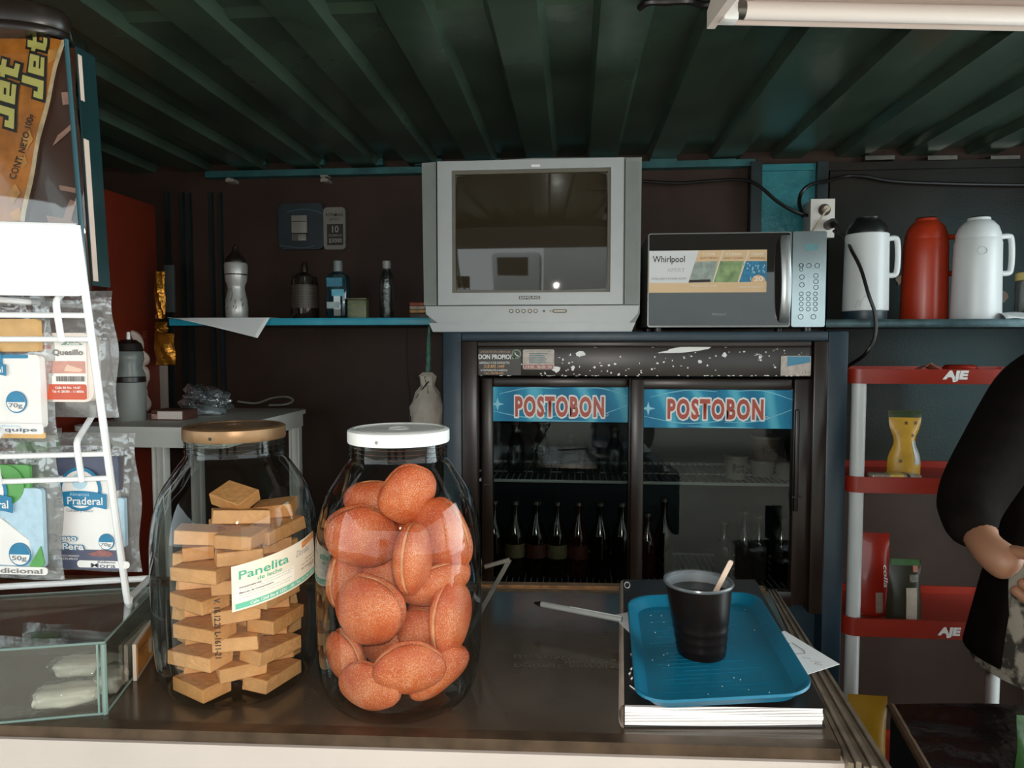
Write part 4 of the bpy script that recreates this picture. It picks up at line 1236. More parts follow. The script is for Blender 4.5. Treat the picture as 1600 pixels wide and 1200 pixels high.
# caramel blocks
m_can = []
for i, cc in enumerate(((214, 156, 100), (206, 146, 88), (220, 164, 110))):
    m_can.append(M('caramel_%d' % i, cc, .55, noise=(40, .14), bump=(120, .25), sub=.15))
rnd = random.Random(21)
blocks = []
hb = .0158
z = c1.z + .0085
NL = 10
for k in range(NL):
    nb = 4
    rc = .0545 if k % 2 == 0 else .0425
    base = -64 + (0 if k % 2 else 45) + rnd.uniform(-5, 5)
    for j in range(nb):
        a = RAD(base + 90 * j)
        blocks.append((c1.x + rc * math.cos(a), c1.y + rc * math.sin(a), z, a + PI / 2 + RAD(rnd.uniform(-11, 11)), 0, k, j))
    blocks.append((c1.x, c1.y, z, RAD(base), 0, k, 9))
    z += hb + .0007
ztop = z
def block_mesh(seed):
    r = random.Random(seed)
    b = bmesh.new(); bmesh.ops.create_cube(b, size=1)
    L, W = (.061 if seed < 4 else .049) + r.uniform(-.003, .003), .034 + r.uniform(-.002, .002)
    for v in b.verts:
        v.co = Vector((v.co.x * L + r.uniform(-.0012, .0012), v.co.y * W + r.uniform(-.0012, .0012), (v.co.z + .5) * hb))
    bmesh.ops.bevel(b, geom=list(b.edges), offset=.0008, segments=1, affect='EDGES')
    m = MB().bm(b)
    return mesh_of(m, Vector(), 30)
cm = [block_mesh(i) for i in range(8)]
for i, me in enumerate(cm): me.materials.append(m_can[i % 3])
lay = ['bottom', 'second', 'third', 'fourth', 'fifth', 'sixth', 'seventh', 'eighth', 'ninth', 'tenth', 'eleventh', 'twelfth', 'thirteenth']
def candy(x, y, zz, rz, label, tilt=(0, 0), me=None):
    o = bpy.data.objects.new('caramel_block', me or rnd.choice(cm))
    COL.objects.link(o)
    o.location = (x, y, zz); o.rotation_euler = (tilt[0], tilt[1], rz)
    o['label'] = label; o['category'] = 'candy'; o['group'] = 'caramel blocks in the bronze lidded jar'
    return o
def side_of(x, y):
    dx = x - c1.x
    if y > c1.y + .02: return 'back right' if dx > 0.005 else ('back left' if dx < -.005 else 'back')
    if dx < -.03: return 'left'
    if dx > .03: return 'right'
    return 'front left' if dx < 0 else 'front right'
for x, y, zz, rz, _, k, j in blocks:
    candy(x, y, zz, rz, 'caramel block in the bronze lidded jar, %s layer from below, %s side' % (lay[k], side_of(x, y) if j < 9 else 'core'), me=rnd.choice(cm[:4] if k % 2 == 0 and j < 9 else cm[4:]))
tops = [(-.030, -.030, .000, 20, (0, .12), 'leaning at the left of the top heap'), (.024, -.038, .0, -8, (.10, 0), 'lying at the front of the top heap'), (.048, .004, .0, 70, (0, -.1), 'at the right of the top heap'),
        (-.012, .012, .000, -35, (.1, .06), 'in the middle of the top heap'), (.010, -.012, .0185, 30, (-.14, .1), 'second from the peak of the top heap'), (-.008, .016, .0365, -18, (.42, .2), 'standing askew as the peak of the heap'), (.036, .032, .019, 10, (.1, -.1), 'behind the peak at the right of the heap')]
for dx, dy, dz, rz, tl, lb in tops:
    candy(c1.x + dx, c1.y + dy, ztop + dz + .003, RAD(rz), 'caramel block ' + lb + ' in the bronze lidded jar', tl)

# paper label around jar 1 (stuck on the glass)
def jr(z):
    for (r0, z0), (r1, z1) in zip(JP, JP[1:]):
        if z0 <= z <= z1 and z1 > z0: return r0 + (r1 - r0) * (z - z0) / (z1 - z0)
    return R0
def on_jar(c, ang, z, off=.0008):
    r = jr(z) + off
    return Vector((c.x + r * math.cos(ang), c.y + r * math.sin(ang), c.z + z))
ang_c = math.atan2(c1.y, c1.x) + PI          # towards the camera
A0_, A1_ = ang_c - RAD(4), ang_c + RAD(62)
def lab_pt(u, v, off=.0008):
    return on_jar(c1, A0_ + (A1_ - A0_) * u, (.1165 + .050 * v + .018 * u), off)
mb = MB().grid(lambda u, v: lab_pt(u, v), 26, 9)
lb = part('paper_label', mb, M('label_cream', (238, 226, 202), .5, noise=(16, .04)), tj1, 'cream caramel label with green lettering')
mb = MB().grid(lambda u, v: lab_pt(.03 + .97 * u, .04 + .12 * v, .0011), 24, 3)
part('label_band', mb, M('label_green', (104, 190, 158), .5, noise=None), lb)
mb = MB().grid(lambda u, v: lab_pt(.04 + .60 * u, .19 + .34 * v, .00105), 24, 3)
part('label_box', mb, M('label_pale2', (246, 238, 222), .5, noise=None), lb)
mb = MB().grid(lambda u, v: lab_pt(.76 + .24 * u, .86 + .14 * v - .05 * (1 - u), .0011), 14, 4)
part('label_corner', mb, M('label_orange', (220, 150, 92), .5, noise=(120, .4)), lb)
def jtx(s, u0, u1, v0, v1, mat, **kw):
    LW = (A1_ - A0_) * R0; LH = .052
    def wp(p): return lab_pt((u0 + u1) / 2 + p.x / LW, (v0 + v1) / 2 + p.y / LH, .0014)
    text(s, mat, lb, None, (u1 - u0) * LW, (v1 - v0) * LH, warp=wp, **kw)
m_lg = M('label_green_ink', (74, 168, 140), .5, noise=None); m_lb = M('label_brown_ink', (96, 78, 60), .5, noise=None)
jtx('Panelita', .07, .57, .68, .86, m_lg, bold=.014)
jtx('de leche', .24, .49, .555, .645, m_lg, bold=.008)
jtx('INGREDIENTES:', .07, .28, .48, .515, m_lb, bold=.03)
jtx('Leche entera, azucar, panela, glucosa', .30, .62, .48, .515, m_grey_ink)
jtx('bicarbonato de sodio, conservantes permitidos', .07, .60, .425, .455, m_grey_ink)
jtx('Metodo de Conservacion:', .07, .40, .365, .40, m_lb, bold=.03)
jtx('Mantengase en un lugar fresco y seco, consumase', .07, .60, .305, .335, m_grey_ink)
jtx('preferiblemente antes de la fecha, una vez abierto', .07, .58, .245, .275, m_grey_ink)
jtx('Calle 1268 Bis # 122C - 08 / Tel: 311 561 8555', .17, .97, .065, .135, m_whiteink, bold=.02)
jtx('Doralac', .67, .88, .68, .82, M('label_silver', (176, 170, 160), .4, noise=None), shear=.3, bold=.008)
m_ol = M('label_olive_ink', (164, 136, 60), .5, noise=None)
jtx('CADA UNIDAD X 25g', .80, .98, .50, .54, m_ol, bold=.02)
jtx('Lote: 168, Vence: 60', .74, .98, .42, .46, m_ol, bold=.02)
jtx('REG. SANITARIO 1548', .74, .97, .33, .365, m_lb, bold=.02)
jtx('INVIMA 2021', .86, .97, .285, .315, m_lb, bold=.02)
# date printed upright on the glass
a_d = ang_c - RAD(13)
def wd(p): return on_jar(c1, a_d + p.y / R0, .100 - p.x, .0006)
text('V. 16.12.21 L-1611-21', m_ink, tj1, None, .066, .0062, warp=wd, name='date_print', bold=.02)

# orange pastries
m_pas = bpy.data.materials.new('sugared_pastry'); m_pas.use_nodes = True
n_, l_ = m_pas.node_tree.nodes, m_pas.node_tree.links
b_ = n_['Principled BSDF']; b_.inputs['Roughness'].default_value = .5
tc_ = n_.new('ShaderNodeTexCoord')
t1_ = n_.new('ShaderNodeTexNoise'); t1_.inputs['Scale'].default_value = 22; t1_.inputs['Detail'].default_value = 3
r1_ = n_.new('ShaderNodeValToRGB'); e = r1_.color_ramp.elements
e[0].position = .3; e[0].color = rgb((178, 58, 14)); e[1].position = .72; e[1].color = rgb((216, 106, 38))
t2_ = n_.new('ShaderNodeTexNoise'); t2_.inputs['Scale'].default_value = 900; t2_.inputs['Detail'].default_value = 1
t3_ = n_.new('ShaderNodeTexNoise'); t3_.inputs['Scale'].default_value = 30; t3_.inputs['Detail'].default_value = 2
ad = n_.new('ShaderNodeMath'); ad.operation = 'MULTIPLY_ADD'; ad.inputs[1].default_value = .45
l_.new(t3_.outputs['Fac'], ad.inputs[0]); l_.new(t2_.outputs['Fac'], ad.inputs[2])
r2_ = n_.new('ShaderNodeValToRGB'); e = r2_.color_ramp.elements
e[0].position = .72; e[0].color = (0, 0, 0, 1); e[1].position = .95; e[1].color = (.58, .58, .58, 1)
mx_ = n_.new('ShaderNodeMix'); mx_.data_type = 'RGBA'; mx_.inputs[7].default_value = rgb((236, 190, 160))
for o_ in (t1_, t2_, t3_): l_.new(tc_.outputs['Object'], o_.inputs['Vector'])
l_.new(t1_.outputs['Fac'], r1_.inputs['Fac']); l_.new(ad.outputs[0], r2_.inputs['Fac'])
l_.new(r2_.outputs['Color'], mx_.inputs[0]); l_.new(r1_.outputs['Color'], mx_.inputs[6]); l_.new(mx_.outputs[2], b_.inputs['Base Color'])
bp_ = n_.new('ShaderNodeBump'); bp_.inputs['Strength'].default_value = .5; bp_.inputs['Distance'].default_value = .002
l_.new(t2_.outputs['Fac'], bp_.inputs['Height']); l_.new(bp_.outputs['Normal'], b_.inputs['Normal'])
m_seam = M('pastry_seam', (222, 152, 104), .6, noise=(60, .2), bump=(200, .3))
def pastry(px, py, rx, ry, dY, roll, yaw, tiltx, lab, seam=True, thick=.62):
    """two sugared halves closed over a pale seam; local long axis x, seam plane xz"""
    q = F(px, py, c2.y + dY); kk = S(1, q.y)
    a, b = rx * kk * 1.06, ry * kk * 1.06; d = min(a, b) * thick
    # keep it inside the jar
    v = Vector((q.x - c2.x, q.y - c2.y)); mxr = .090 - max(d * .9, a * .55)
    rot = Euler((tiltx, 0, yaw)).to_matrix() @ Matrix.Rotation(roll, 3, 'Y')
    # true radial reach from the sampled hull
    def reach(cx, cy):
        m_ = 0
        for i in range(12):
            for j in range(1, 6):
                th = PI * j / 6; ph = 2 * PI * i / 12
                w_ = rot @ Vector((math.sin(th) * math.cos(ph) * a, math.sin(th) * math.sin(ph) * d, math.cos(th) * b))
                m_ = max(m_, math.hypot(cx + w_.x, cy + w_.y))
        return m_
    for _ in range(40):
        if reach(v.x, v.y) < .0895 or v.length < .002: break
        v *= .95
    q = Vector((c2.x + v.x, c2.y + v.y, q.z))
    zmin = max(math.sqrt((rot[2][0] * a) ** 2 + (rot[2][1] * d) ** 2 + (rot[2][2] * b) ** 2), 0)
    q.z = max(q.z, c2.z + .006 + zmin)
    r_ = random.Random(int(px * 7 + py))
    ph = r_.random() * 6
    def fn(n):
        k = 1 + .03 * math.sin(5 * n.x + ph) + .03 * math.sin(4 * n.z + 2 * ph)
        return k * (1 - .13 * math.exp(-(n.y / .10) ** 2)) if seam else k
    m = MB().ell((0, 0, 0), (a, d, b), fn, 40, 30)
    # rotate the poles onto y so the seam ring is smooth
    t = T('sugared_pastry', lab, 'pastry', q, 'sugared pastries in the white lidded jar')
    part_m = MB(); part_m.v = [rot @ p + q for p in m.v]; part_m.f = m.f
    part('pastry_body', part_m, m_pas, t, sharp=None)
    if seam:
        ring_ = [rot @ Vector((a * .865 * math.cos(i * PI / 20), 0, b * .865 * math.sin(i * PI / 20))) + q for i in range(41)]
        sc_ = MB().tube(ring_, .0028, 8, False)
        part('seam', sc_, m_seam, t)
    return t
P_ = [
    (637, 772, 42, 48, -.004, .5, .35, .2, 'sugared pastry at the very top of the pile, tilted upright'),
    (707, 838, 47, 58, -.010, -.45, -.4, 0, 'sugared pastry high at the right against the glass'),
    (566, 838, 62, 50, -.010, .5, .5, .2, 'large sugared pastry high at the left against the glass'),
    (645, 872, 41, 58, -.052, .05, 1.35, 0, 'upright sugared pastry in front middle with its seam facing out'),
    (682, 912, 62, 34, -.020, -.55, .2, .5, 'sugared pastry tucked under the upright one at the right'),
    (578, 952, 57, 58, -.040, 0, -.25, .1, 'big round sugared pastry left of the middle'),
    (716, 968, 40, 62, -.030, .15, 1.0, 0, 'tall sugared pastry at the right edge halfway up'),
    (640, 1043, 58, 42, -.062, .05, .3, .2, 'oval sugared pastry at the lower middle'),
    (576, 1090, 60, 39, -.060, -.12, -.35, .15, 'sugared pastry lying at the bottom left', True, .42),
    (706, 1060, 56, 34, -.056, -.6, .55, .2, 'sugared pastry lying at the bottom right'),
    (536, 1024, 44, 40, -.020, -.1, -.7, .2, 'small sugared pastry low at the left edge'),
    (655, 984, 34, 34, -.014, 0, 0, 0, 'sugared pastry half hidden in the centre of the pile'),
    (585, 786, 46, 36, .034, .2, .2, 0, 'sugared pastry at the back of the top, left of the peak'),
    (520, 900, 36, 52, .012, .1, 1.2, 0, 'sugared pastry at the left edge below the large one'),
    (690, 960, 46, 46, .045, .3, .2, 0, 'sugared pastry at the back right, halfway up'),
    (600, 900, 50, 46, .045, .1, .2, 0, 'sugared pastry at the back behind the big round one'),
    (620, 1010, 56, 44, .044, .1, .2, 0, 'sugared pastry at the back near the bottom'),
    (660, 830, 44, 44, .046, .1, .2, 0, 'sugared pastry at the back below the peak'),
    (545, 960, 44, 44, .030, .4, -.6, 0, 'sugared pastry at the back left, halfway up'),
    (650, 1085, 50, 30, .020, 0, 0, .3, 'sugared pastry underneath at the bottom centre'),
]
for a in P_: pastry(*a)

# ------------------------------------------------------------------ low glass box on the counter
BZ = CZ + .0004
v0 = G(166, 1116, BZ)                        # front right foot
ztopb = BZ + .082
v1 = G(240, 908, ztopb)                      # far right top corner
ux = (G(160, 990, ztopb) - G(0, 1001, ztopb)).normalized()
uy = (v1 - G(160, 990, ztopb)); uy.z = 0
Lr = uy.length; uy.normalize()
uy = Vector((-ux.y, ux.x, 0)) * .25 + uy * .75; uy.normalize()
Lw = .36
t = T('glass_box', 'low clear glass box with cheese portions on the counter at the left', 'glass box', v0 - ux * Lw / 2 + uy * Lr / 2)
m_pane = GLASS('box_glass', (244, 248, 246), f0=.06, edge=.6, power=3, haze=.04, hazec=(190, 180, 168))
m_edge = M('glass_edge', (126, 148, 140), .15, spec=.8, noise=None)
th = .003
def slab(a, ua, la, ub, lb_, uc=None, lc=th):
    """box spanned by ua*la, ub*lb_, uc*lc from corner a"""
    p = [a, a + ua * la, a + ua * la + ub * lb_, a + ub * lb_]
    q = [k + uc * lc for k in p]
    return p + q, [[3, 2, 1, 0], [4, 5, 6, 7], [0, 1, 5, 4], [1, 2, 6, 5], [2, 3, 7, 6], [3, 0, 4, 7]]
Z_ = Vector((0, 0, 1)); H_ = .079
def pane(name, *a):
    m = MB(); m.add(*slab(*a)); return part(name, m, m_pane, t)
pane('side_pane', v0, -ux, Lw, Z_, H_, uy)
pane('side_pane', v0 + uy * th, uy, Lr - 2 * th, Z_, H_, -ux)
pane('side_pane', v0 + uy * (Lr - th), -ux, Lw, Z_, H_, uy)
pane('top_pane', v0 + Z_ * H_, -ux, Lw, uy, Lr, Z_)
m = MB()
e_ = .0014
def bar(a, b): m.tube([a, b], e_, 6)
tp = Z_ * (H_ + th / 2)
bar(v0 + tp, v0 + tp - ux * Lw); bar(v0 + tp, v0 + tp + uy * Lr); bar(v0 + tp + uy * Lr, v0 + tp + uy * Lr - ux * Lw)
bar(v0 + Z_ * .001, v0 + Z_ * .001 - ux * Lw); bar(v0 + Z_ * .001, v0 + Z_ * .001 + uy * Lr)
part('glass_edge', m, m_edge, t)
m = MB()
m.tube([v0 + ux * -.001 + uy * .001, v0 + ux * -.001 + uy * .001 + Z_ * H_], .0030, 8)
m.tube([v0 - ux * .007, v0 - ux * .007 + Z_ * H_], .0012, 6)
part('corner_line', m, m_edge, t)
def inbox(a, b, z=0): return v0 - ux * a + uy * b + Z_ * (.0005 + z)
def chunk(a, b, L, W, H, rz, lab, seed):
    c = inbox(a, b)
    tt = T('cheese_portion', lab, 'cheese', c)
    ph = seed
    m = MB().ell((0, 0, H / 2), (L / 2, W / 2, H / 2), lambda n: (abs(n.x) ** 4 + abs(n.y) ** 4 + abs(n.z) ** 4) ** -.25 * (1 + .05 * math.sin(7 * n.x + ph) + .04 * math.sin(9 * n.y + 5 * n.z + ph)), 28, 18)
    m.v = [Vector((p.x, p.y, max(p.z, .0002))) for p in m.v]
    m.x(Matrix.Translation(c) @ Matrix.Rotation(rz, 4, 'Z'))
    part('cheese', m, M('cheese_white', (244, 226, 210), .5, noise=(30, .12), sub=.2), tt)
    m = MB().ell((0, 0, H * .55), (L * .56, W * .58, H * .62), lambda n: (abs(n.x) ** 3 + abs(n.y) ** 3 + abs(n.z) ** 3) ** -.33 * (1 + .05 * math.sin(11 * n.x + ph) + .06 * math.sin(15 * n.y + 8 * n.z + ph)), 30, 20)
    m.v = [Vector((p.x, p.y, max(p.z, .0001))) for p in m.v]
    m.x(Matrix.Translation(c) @ Matrix.Rotation(rz, 4, 'Z'))
    part('wrap', m, GLASS('cling_film', (250, 250, 250), f0=.06, edge=.4, power=2, rough=.12, bump=(70, 1.0)), tt)
chunk(.052, .034, .062, .036, .020, RAD(22), 'wrapped white cheese portion at the front of the glass box', 1)
chunk(.018, .062, .030, .045, .022, RAD(14), 'wrapped white cheese portion by the right pane of the glass box', 3)
chunk(.060, .112, .075, .035, .018, RAD(12), 'wrapped pinkish portion further back in the glass box', 5)
# orange carton standing behind the right pane, outside the box
k0, k1 = G(211, 1064, BZ), G(250, 1002, BZ)
du = (k1 - k0).normalized(); dn = Vector((du.y, -du.x, 0)); k0 = k0 + dn * .006
t = T('orange_carton', 'orange printed carton propped between the glass box and the caramel jar', 'box', k0)
hh = .045
m = MB(); m.add(*slab(k0 - dn * .004, du, .080, Z_, hh, -dn, .004))
part('carton', m, M('carton_cream', (206, 186, 168), .5, noise=None), t)
m = MB(); m.add(*slab(k0 + du * .002 + Z_ * .004 - dn * .0035, du, .076, Z_, hh - .006, dn, .0004))
part('front_print', m, M('carton_orange', (206, 138, 66), .45, noise=(40, .25)), t)
yw = math.atan2(du.y, du.x)
text('BOCADILLO', m_ink, t, k0 + du * .026 + Z_ * .033 - dn * .0028, .036, .005, yaw=yw, bold=.01)
text('de guayaba', m_ink, t, k0 + du * .024 + Z_ * .027 - dn * .0028, .028, .003, yaw=yw)
cc = k0 + du * .058 + Z_ * .020 - dn * .0026
m = MB(); m.add([cc + du * .010 * math.cos(i * PI / 10) + Z_ * .010 * math.sin(i * PI / 10) for i in range(20)], [list(range(20))])
part('round_badge', m, M('carton_badge', (226, 208, 190), .5, noise=None), t)

# ------------------------------------------------------------------ wire rack
m_rw = M('rack_white', (240, 240, 240), .35, noise=(30, .02))
Yr0, Yr1 = .80, .735                        # foot, top
def RY(py): return Yr0 + (Yr1 - Yr0) * (940 - py) / 590.0
wdir = ux
def onrack(px, py): return F(px, py, RY(py))
foot = G(199, 938, ztopb + .004)
topp = onrack(119, 352)
footb = G(246, 886, ztopb + .004)
base = Vector((foot.x - .1, foot.y, ztopb))
t = T('wire_rack', 'white wire display rack with hooks standing on the glass box', 'rack', base)
RW = .0042
par = (topp - foot)
shift = -wdir * .235
m = MB()
fb2 = foot + uy * .085
m.tube(smooth_path([topp, topp.lerp(foot, .5), foot.lerp(topp, .03), foot + Vector((0, .004, 0)), foot + uy * .012, fb2], 5), RW, 10)
part('upright', m, m_rw, t)
m = MB().tube(smooth_path([topp + shift, (topp + shift).lerp(foot + shift, .5), (foot + shift).lerp(topp + shift, .03), foot + shift + Vector((0, .004, 0)), foot + shift + uy * .012, fb2 + shift], 5), RW, 10)
part('upright', m, m_rw, t)
m = MB().tube([fb2, fb2 + shift], RW, 10)
part('base_bar', m, m_rw, t)
def on_upright(py):
    # point of the right upright at image row py
    lo, hi = 0.0, 1.0
    for _ in range(30):
        mid = (lo + hi) / 2; q = topp.lerp(foot, mid); d = _R.transposed() @ (q - CAM_POS)
        yy = 600 - FPX * d.y / -d.z
        if yy < py: lo = mid
        else: hi = mid
    return topp.lerp(foot, lo)
for py in (493, 530, 709, 747):
    q = on_upright(py)
    part('cross_wire', MB().tube([q, q + shift], .0032, 10), m_rw, t)
# header card
q0, q1 = on_upright(353), on_upright(462)
nrm = wdir.cross((q1 - q0).normalized()).normalized()
if nrm.y > 0: nrm = -nrm
hu = (q0 - q1)
Wc = .235
m = MB()
pl = rrect(-Wc, 0, 0, hu.length, .006)
huv = hu.normalized()
pv = [q1 + wdir * a + huv * b + nrm * .0045 for a, b in pl]
pb_ = [v - nrm * .0035 for v in pv]
k = len(pv)
m.add(pv + pb_, [list(range(k)), [k + i for i in range(k)][::-1]] + [[i, (i + 1) % k, k + (i + 1) % k, k + i] for i in range(k)])
part('header_card', m, M('card_bright', (244, 244, 244), .5, noise=(10, .01)), t, 'blank white header card')
m = MB().tube([q0 - nrm * 0 , q0 + shift], .003, 8)
part('cross_wire', m, m_rw, t)
ub = Vector((0, 0, 1))
def hook(pyl, pyt, dpx):
    q = on_upright(pyl); q2 = on_upright(pyt)
    off_ = -wdir * dpx
    a = q + off_ + nrm * .004; b = q2 + off_ + nrm * .004
    upv = (q2 - q).normalized()
    pts = [a, a.lerp(b, .5), b + upv * .006, b + upv * .014 - nrm * .003, b + upv * .018 - nrm * .012, b + upv * .024 - nrm * .032, b + upv * .032 - nrm * .055, b + upv * .042 - nrm * .058]
    part('hook', MB().tube(smooth_path(pts, 5), .0036, 10), m_rw, t)
    return b + upv * .02 - nrm * .02, upv
hk = {}
for nm_, pyl, pyt in (('u', 532, 490), ('l', 749, 706)):
    for i, dpx in enumerate((.030, .118, .205)):
        hk[(nm_, i)] = hook(pyl, pyt, dpx)
# ------------------------------------------------------------------ cheese bags on the hooks
m_film = GLASS('bag_film', (226, 226, 226), f0=.10, edge=.5, power=2, rough=.12, bump=(36, .55), haze=.22, hazec=(200, 200, 200))
def bag(name, px0, px1, py0, py1, Y, lab, build, puff=.010, clearfrac=.14, wob=1.0, roll=0.0):
    x0, x1, z0, z1 = RF(px0, px1, py0, py1, Y)
    W, H = x1 - x0, z1 - z0
    c = Vector(((x0 + x1) / 2, Y, z0))
    tt = T(name, lab, 'cheese bag', c, 'cheese bags on the wire rack')
    def f(u, v, s):
        ed = .0035 * wob * math.sin(9 * v + u * 3)
        b = (math.sin(PI * u) ** .6) * (math.sin(PI * min(1, v * 1.15)) ** .6 if v * 1.15 < 1 else 0) * puff
        return Vector((x0 + W * u + ed * (1 if u > .5 else -1) * (u == 0 or u == 1 or True) * abs(2 * u - 1), Y + s * b + .002 * wob * math.sin(7 * u + 5 * v), z0 + H * v))
    m = MB().grid(lambda u, v: f(u, v, -1), 18, 22)
    m2 = MB().grid(lambda u, v: f(u, v, 1), 18, 22)
    m.join(m2)
    part('clear_film', m, m_film, tt, sharp=None)
    build(tt, x0, z0, W, H, Y - puff - .0045, f)
    return tt
m_ch = M('bag_cheese', (236, 224, 214), .5, noise=(20, .05), sub=.1)
def slabx(par, x0, z0, W, H, u0, u1, v0, v1, Y, mat, name, r=.004, d=.004, label=None):
    m = MB().prism(rrect(x0 + W * u0, x0 + W * u1, z0 + H * v0, z0 + H * v1, min(r, W * (u1 - u0) * .45, H * (v1 - v0) * .45)), 'y', Y, Y + d)
    return part(name, m, mat, par, label)
m_blu = M('bag_blue', (30, 122, 164), .45, noise=(60, .12)); m_grn = M('bag_green', (92, 160, 84), .45, noise=(40, .1)); m_nvy = M('bag_navy', (84, 88, 110), .45, noise=(50, .12)); m_lbl = M('bag_lightblue', (178, 206, 222), .45, noise=(90, .1)); m_prd = M('bag_red', (206, 84, 52), .45, noise=(40, .08)); m_pnk = M('bag_pink', (206, 148, 134), .45, noise=(60, .2)); m_tan = M('bag_tan', (214, 170, 110), .45, noise=(40, .12)); m_lw = M('bag_white', (238, 234, 230), .45, noise=(30, .03))
def bt(s, par, x0, z0, W, H, u0, u1, v0, v1, Y, mat, **kw):
    text(s, mat, par, Vector((x0 + W * (u0 + u1) / 2, Y, z0 + H * (v0 + v1) / 2)), W * (u1 - u0), H * (v1 - v0), **kw)
def disc(par, x, z, r, Y, mat, name, half=None, d=.0006):
    n = 28
    if half == 'top': pts = [(x + r * math.cos(i * PI / 14), z + r * math.sin(i * PI / 14)) for i in range(15)]
    else: pts = [(x + r * math.cos(i * 2 * PI / n), z + r * math.sin(i * 2 * PI / n)) for i in range(n)]
    return part(name, MB().prism(pts, 'y', Y, Y + d), mat, par)
def emblem(par, x0, z0, W, H, u, v, Y, w=.62):
    x, z = x0 + W * u, z0 + H * v; r = W * w * .36
    disc(par, x, z + r * .35, r * 1.08, Y, m_blu, 'round_emblem')
    disc(par, x, z + r * .35, r * .92, Y - .0007, m_lw, 'round_emblem')
    disc(par, x, z + r * .75, r * .40, Y - .0012, m_lbl, 'round_emblem')
    # ribbon
    m = MB(); q = []
    for i in range(13):
        a = -1 + 2 * i / 12; q.append((x + a * r * 1.35, z + r * .28 - a * a * r * .16))
    q2 = [(p[0], p[1] - r * .72) for p in q[::-1]]
    m.prism(q + q2, 'y', Y - .0018, Y - .0008)
    part('ribbon', m, m_blu, par)
    text('Alimentos', m_lbl, par, Vector((x, Y - .0022, z + r * .12)), r * 1.0, r * .17)
    text('El Praderal', m_whiteink, par, Vector((x, Y - .0022, z - r * .20)), r * 2.35, r * .36, bold=.012, name='logo')
    text('Calidad y Sabor', M('bag_grey_ink', (96, 110, 124), .5, noise=None), par, Vector((x, Y - .0022, z - r * .70)), r * 1.4, r * .17)
def weight(par, x0, z0, W, H, u, v, Y, s, r=.13):
    x, z = x0 + W * u, z0 + H * v
    disc(par, x, z, W * r, Y, m_blu, 'weight_badge'); disc(par, x, z, W * r * .88, Y - .0006, m_lw, 'weight_badge'); disc(par, x, z, W * r * .88, Y - .0010, m_blu, 'weight_badge', 'top')
    text(s, M('bag_grey_ink', (96, 110, 124)), par, Vector((x, Y - .0014, z - W * r * .35)), W * r * 1.3, W * r * .5, bold=.006)
# cow-brand label, reddish
def b1(tt, x0, z0, W, H, Y, f):
    slabx(tt, x0, z0, W, H, .08, .80, .13, .67, Y + .002, m_ch, 'cheese', .012, .014)
    lb_ = slabx(tt, x0, z0, W, H, .17, .73, .15, .63, Y, m_lw, 'paper_label', .004, .0012)
    Y2 = Y - .0008
    slabx(lb_, x0, z0, W, H, .17, .73, .15, .27, Y2, m_prd, 'label_field', .003, .0006)
    slabx(lb_, x0, z0, W, H, .17, .25, .27, .36, Y2, m_prd, 'label_field', .001, .0006)
    slabx(lb_, x0, z0, W, H, .18, .72, .355, .45, Y2, m_pnk, 'label_field', .001, .0006)
    slabx(lb_, x0, z0, W, H, .17, .30, .545, .575, Y2, m_prd, 'label_field', .001, .0006)
    slabx(lb_, x0, z0, W, H, .30, .72, .285, .335, Y2, m_whiteink, 'barcode', .001, .0006)
    m = MB(); r_ = random.Random(3); xx = .36
    while xx < .70:
        w__ = r_.uniform(.004, .012); m.box(x0 + W * xx, x0 + W * (xx + w__), Y2 - .0008, Y2 - .0001, z0 + H * .292, z0 + H * .332); xx += w__ + r_.uniform(.005, .012)
    part('barcode_bars', m, m_grey_ink, lb_)
    m = MB(); m.prism([(x0 + W * .42, z0 + H * .575), (x0 + W * .50, z0 + H * .605), (x0 + W * .56, z0 + H * .62), (x0 + W * .64, z0 + H * .60), (x0 + W * .70, z0 + H * .575)], 'y', Y2, Y2 + .0006)
    part('green_hill', m, M('hill_green', (120, 160, 146), .5, noise=None), lb_)
    m = MB(); m.prism([(x0 + W * .46, z0 + H * .375), (x0 + W * .66, z0 + H * .365), (x0 + W * .70, z0 + H * .385), (x0 + W * .50, z0 + H * .425)], 'y', Y2 - .0006, Y2)
    part('cheese_picture', m, M('picture_cream', (232, 196, 176), .5, noise=None), lb_)
    bt('Andes', lb_, x0, z0, W, H, .50, .66, .578, .60, Y2 - .0004, m_whiteink, bold=.04)
    bt('Quesillo', lb_, x0, z0, W, H, .32, .70, .49, .54, Y2 - .0002, m_grey_ink, bold=.03)
    bt('Calle 80 No. 14-87', lb_, x0, z0, W, H, .34, .66, .235, .252, Y2 - .0004, m_whiteink, bold=.03)
    bt('Tel: 41 285581 - 11 88856', lb_, x0, z0, W, H, .30, .70, .205, .222, Y2 - .0004, m_whiteink, bold=.03)
bag('cheese_bag', 60, 182, 455, 652, .80, 'clear cheese bag with a red and white label on the upper hooks', b1, .012)
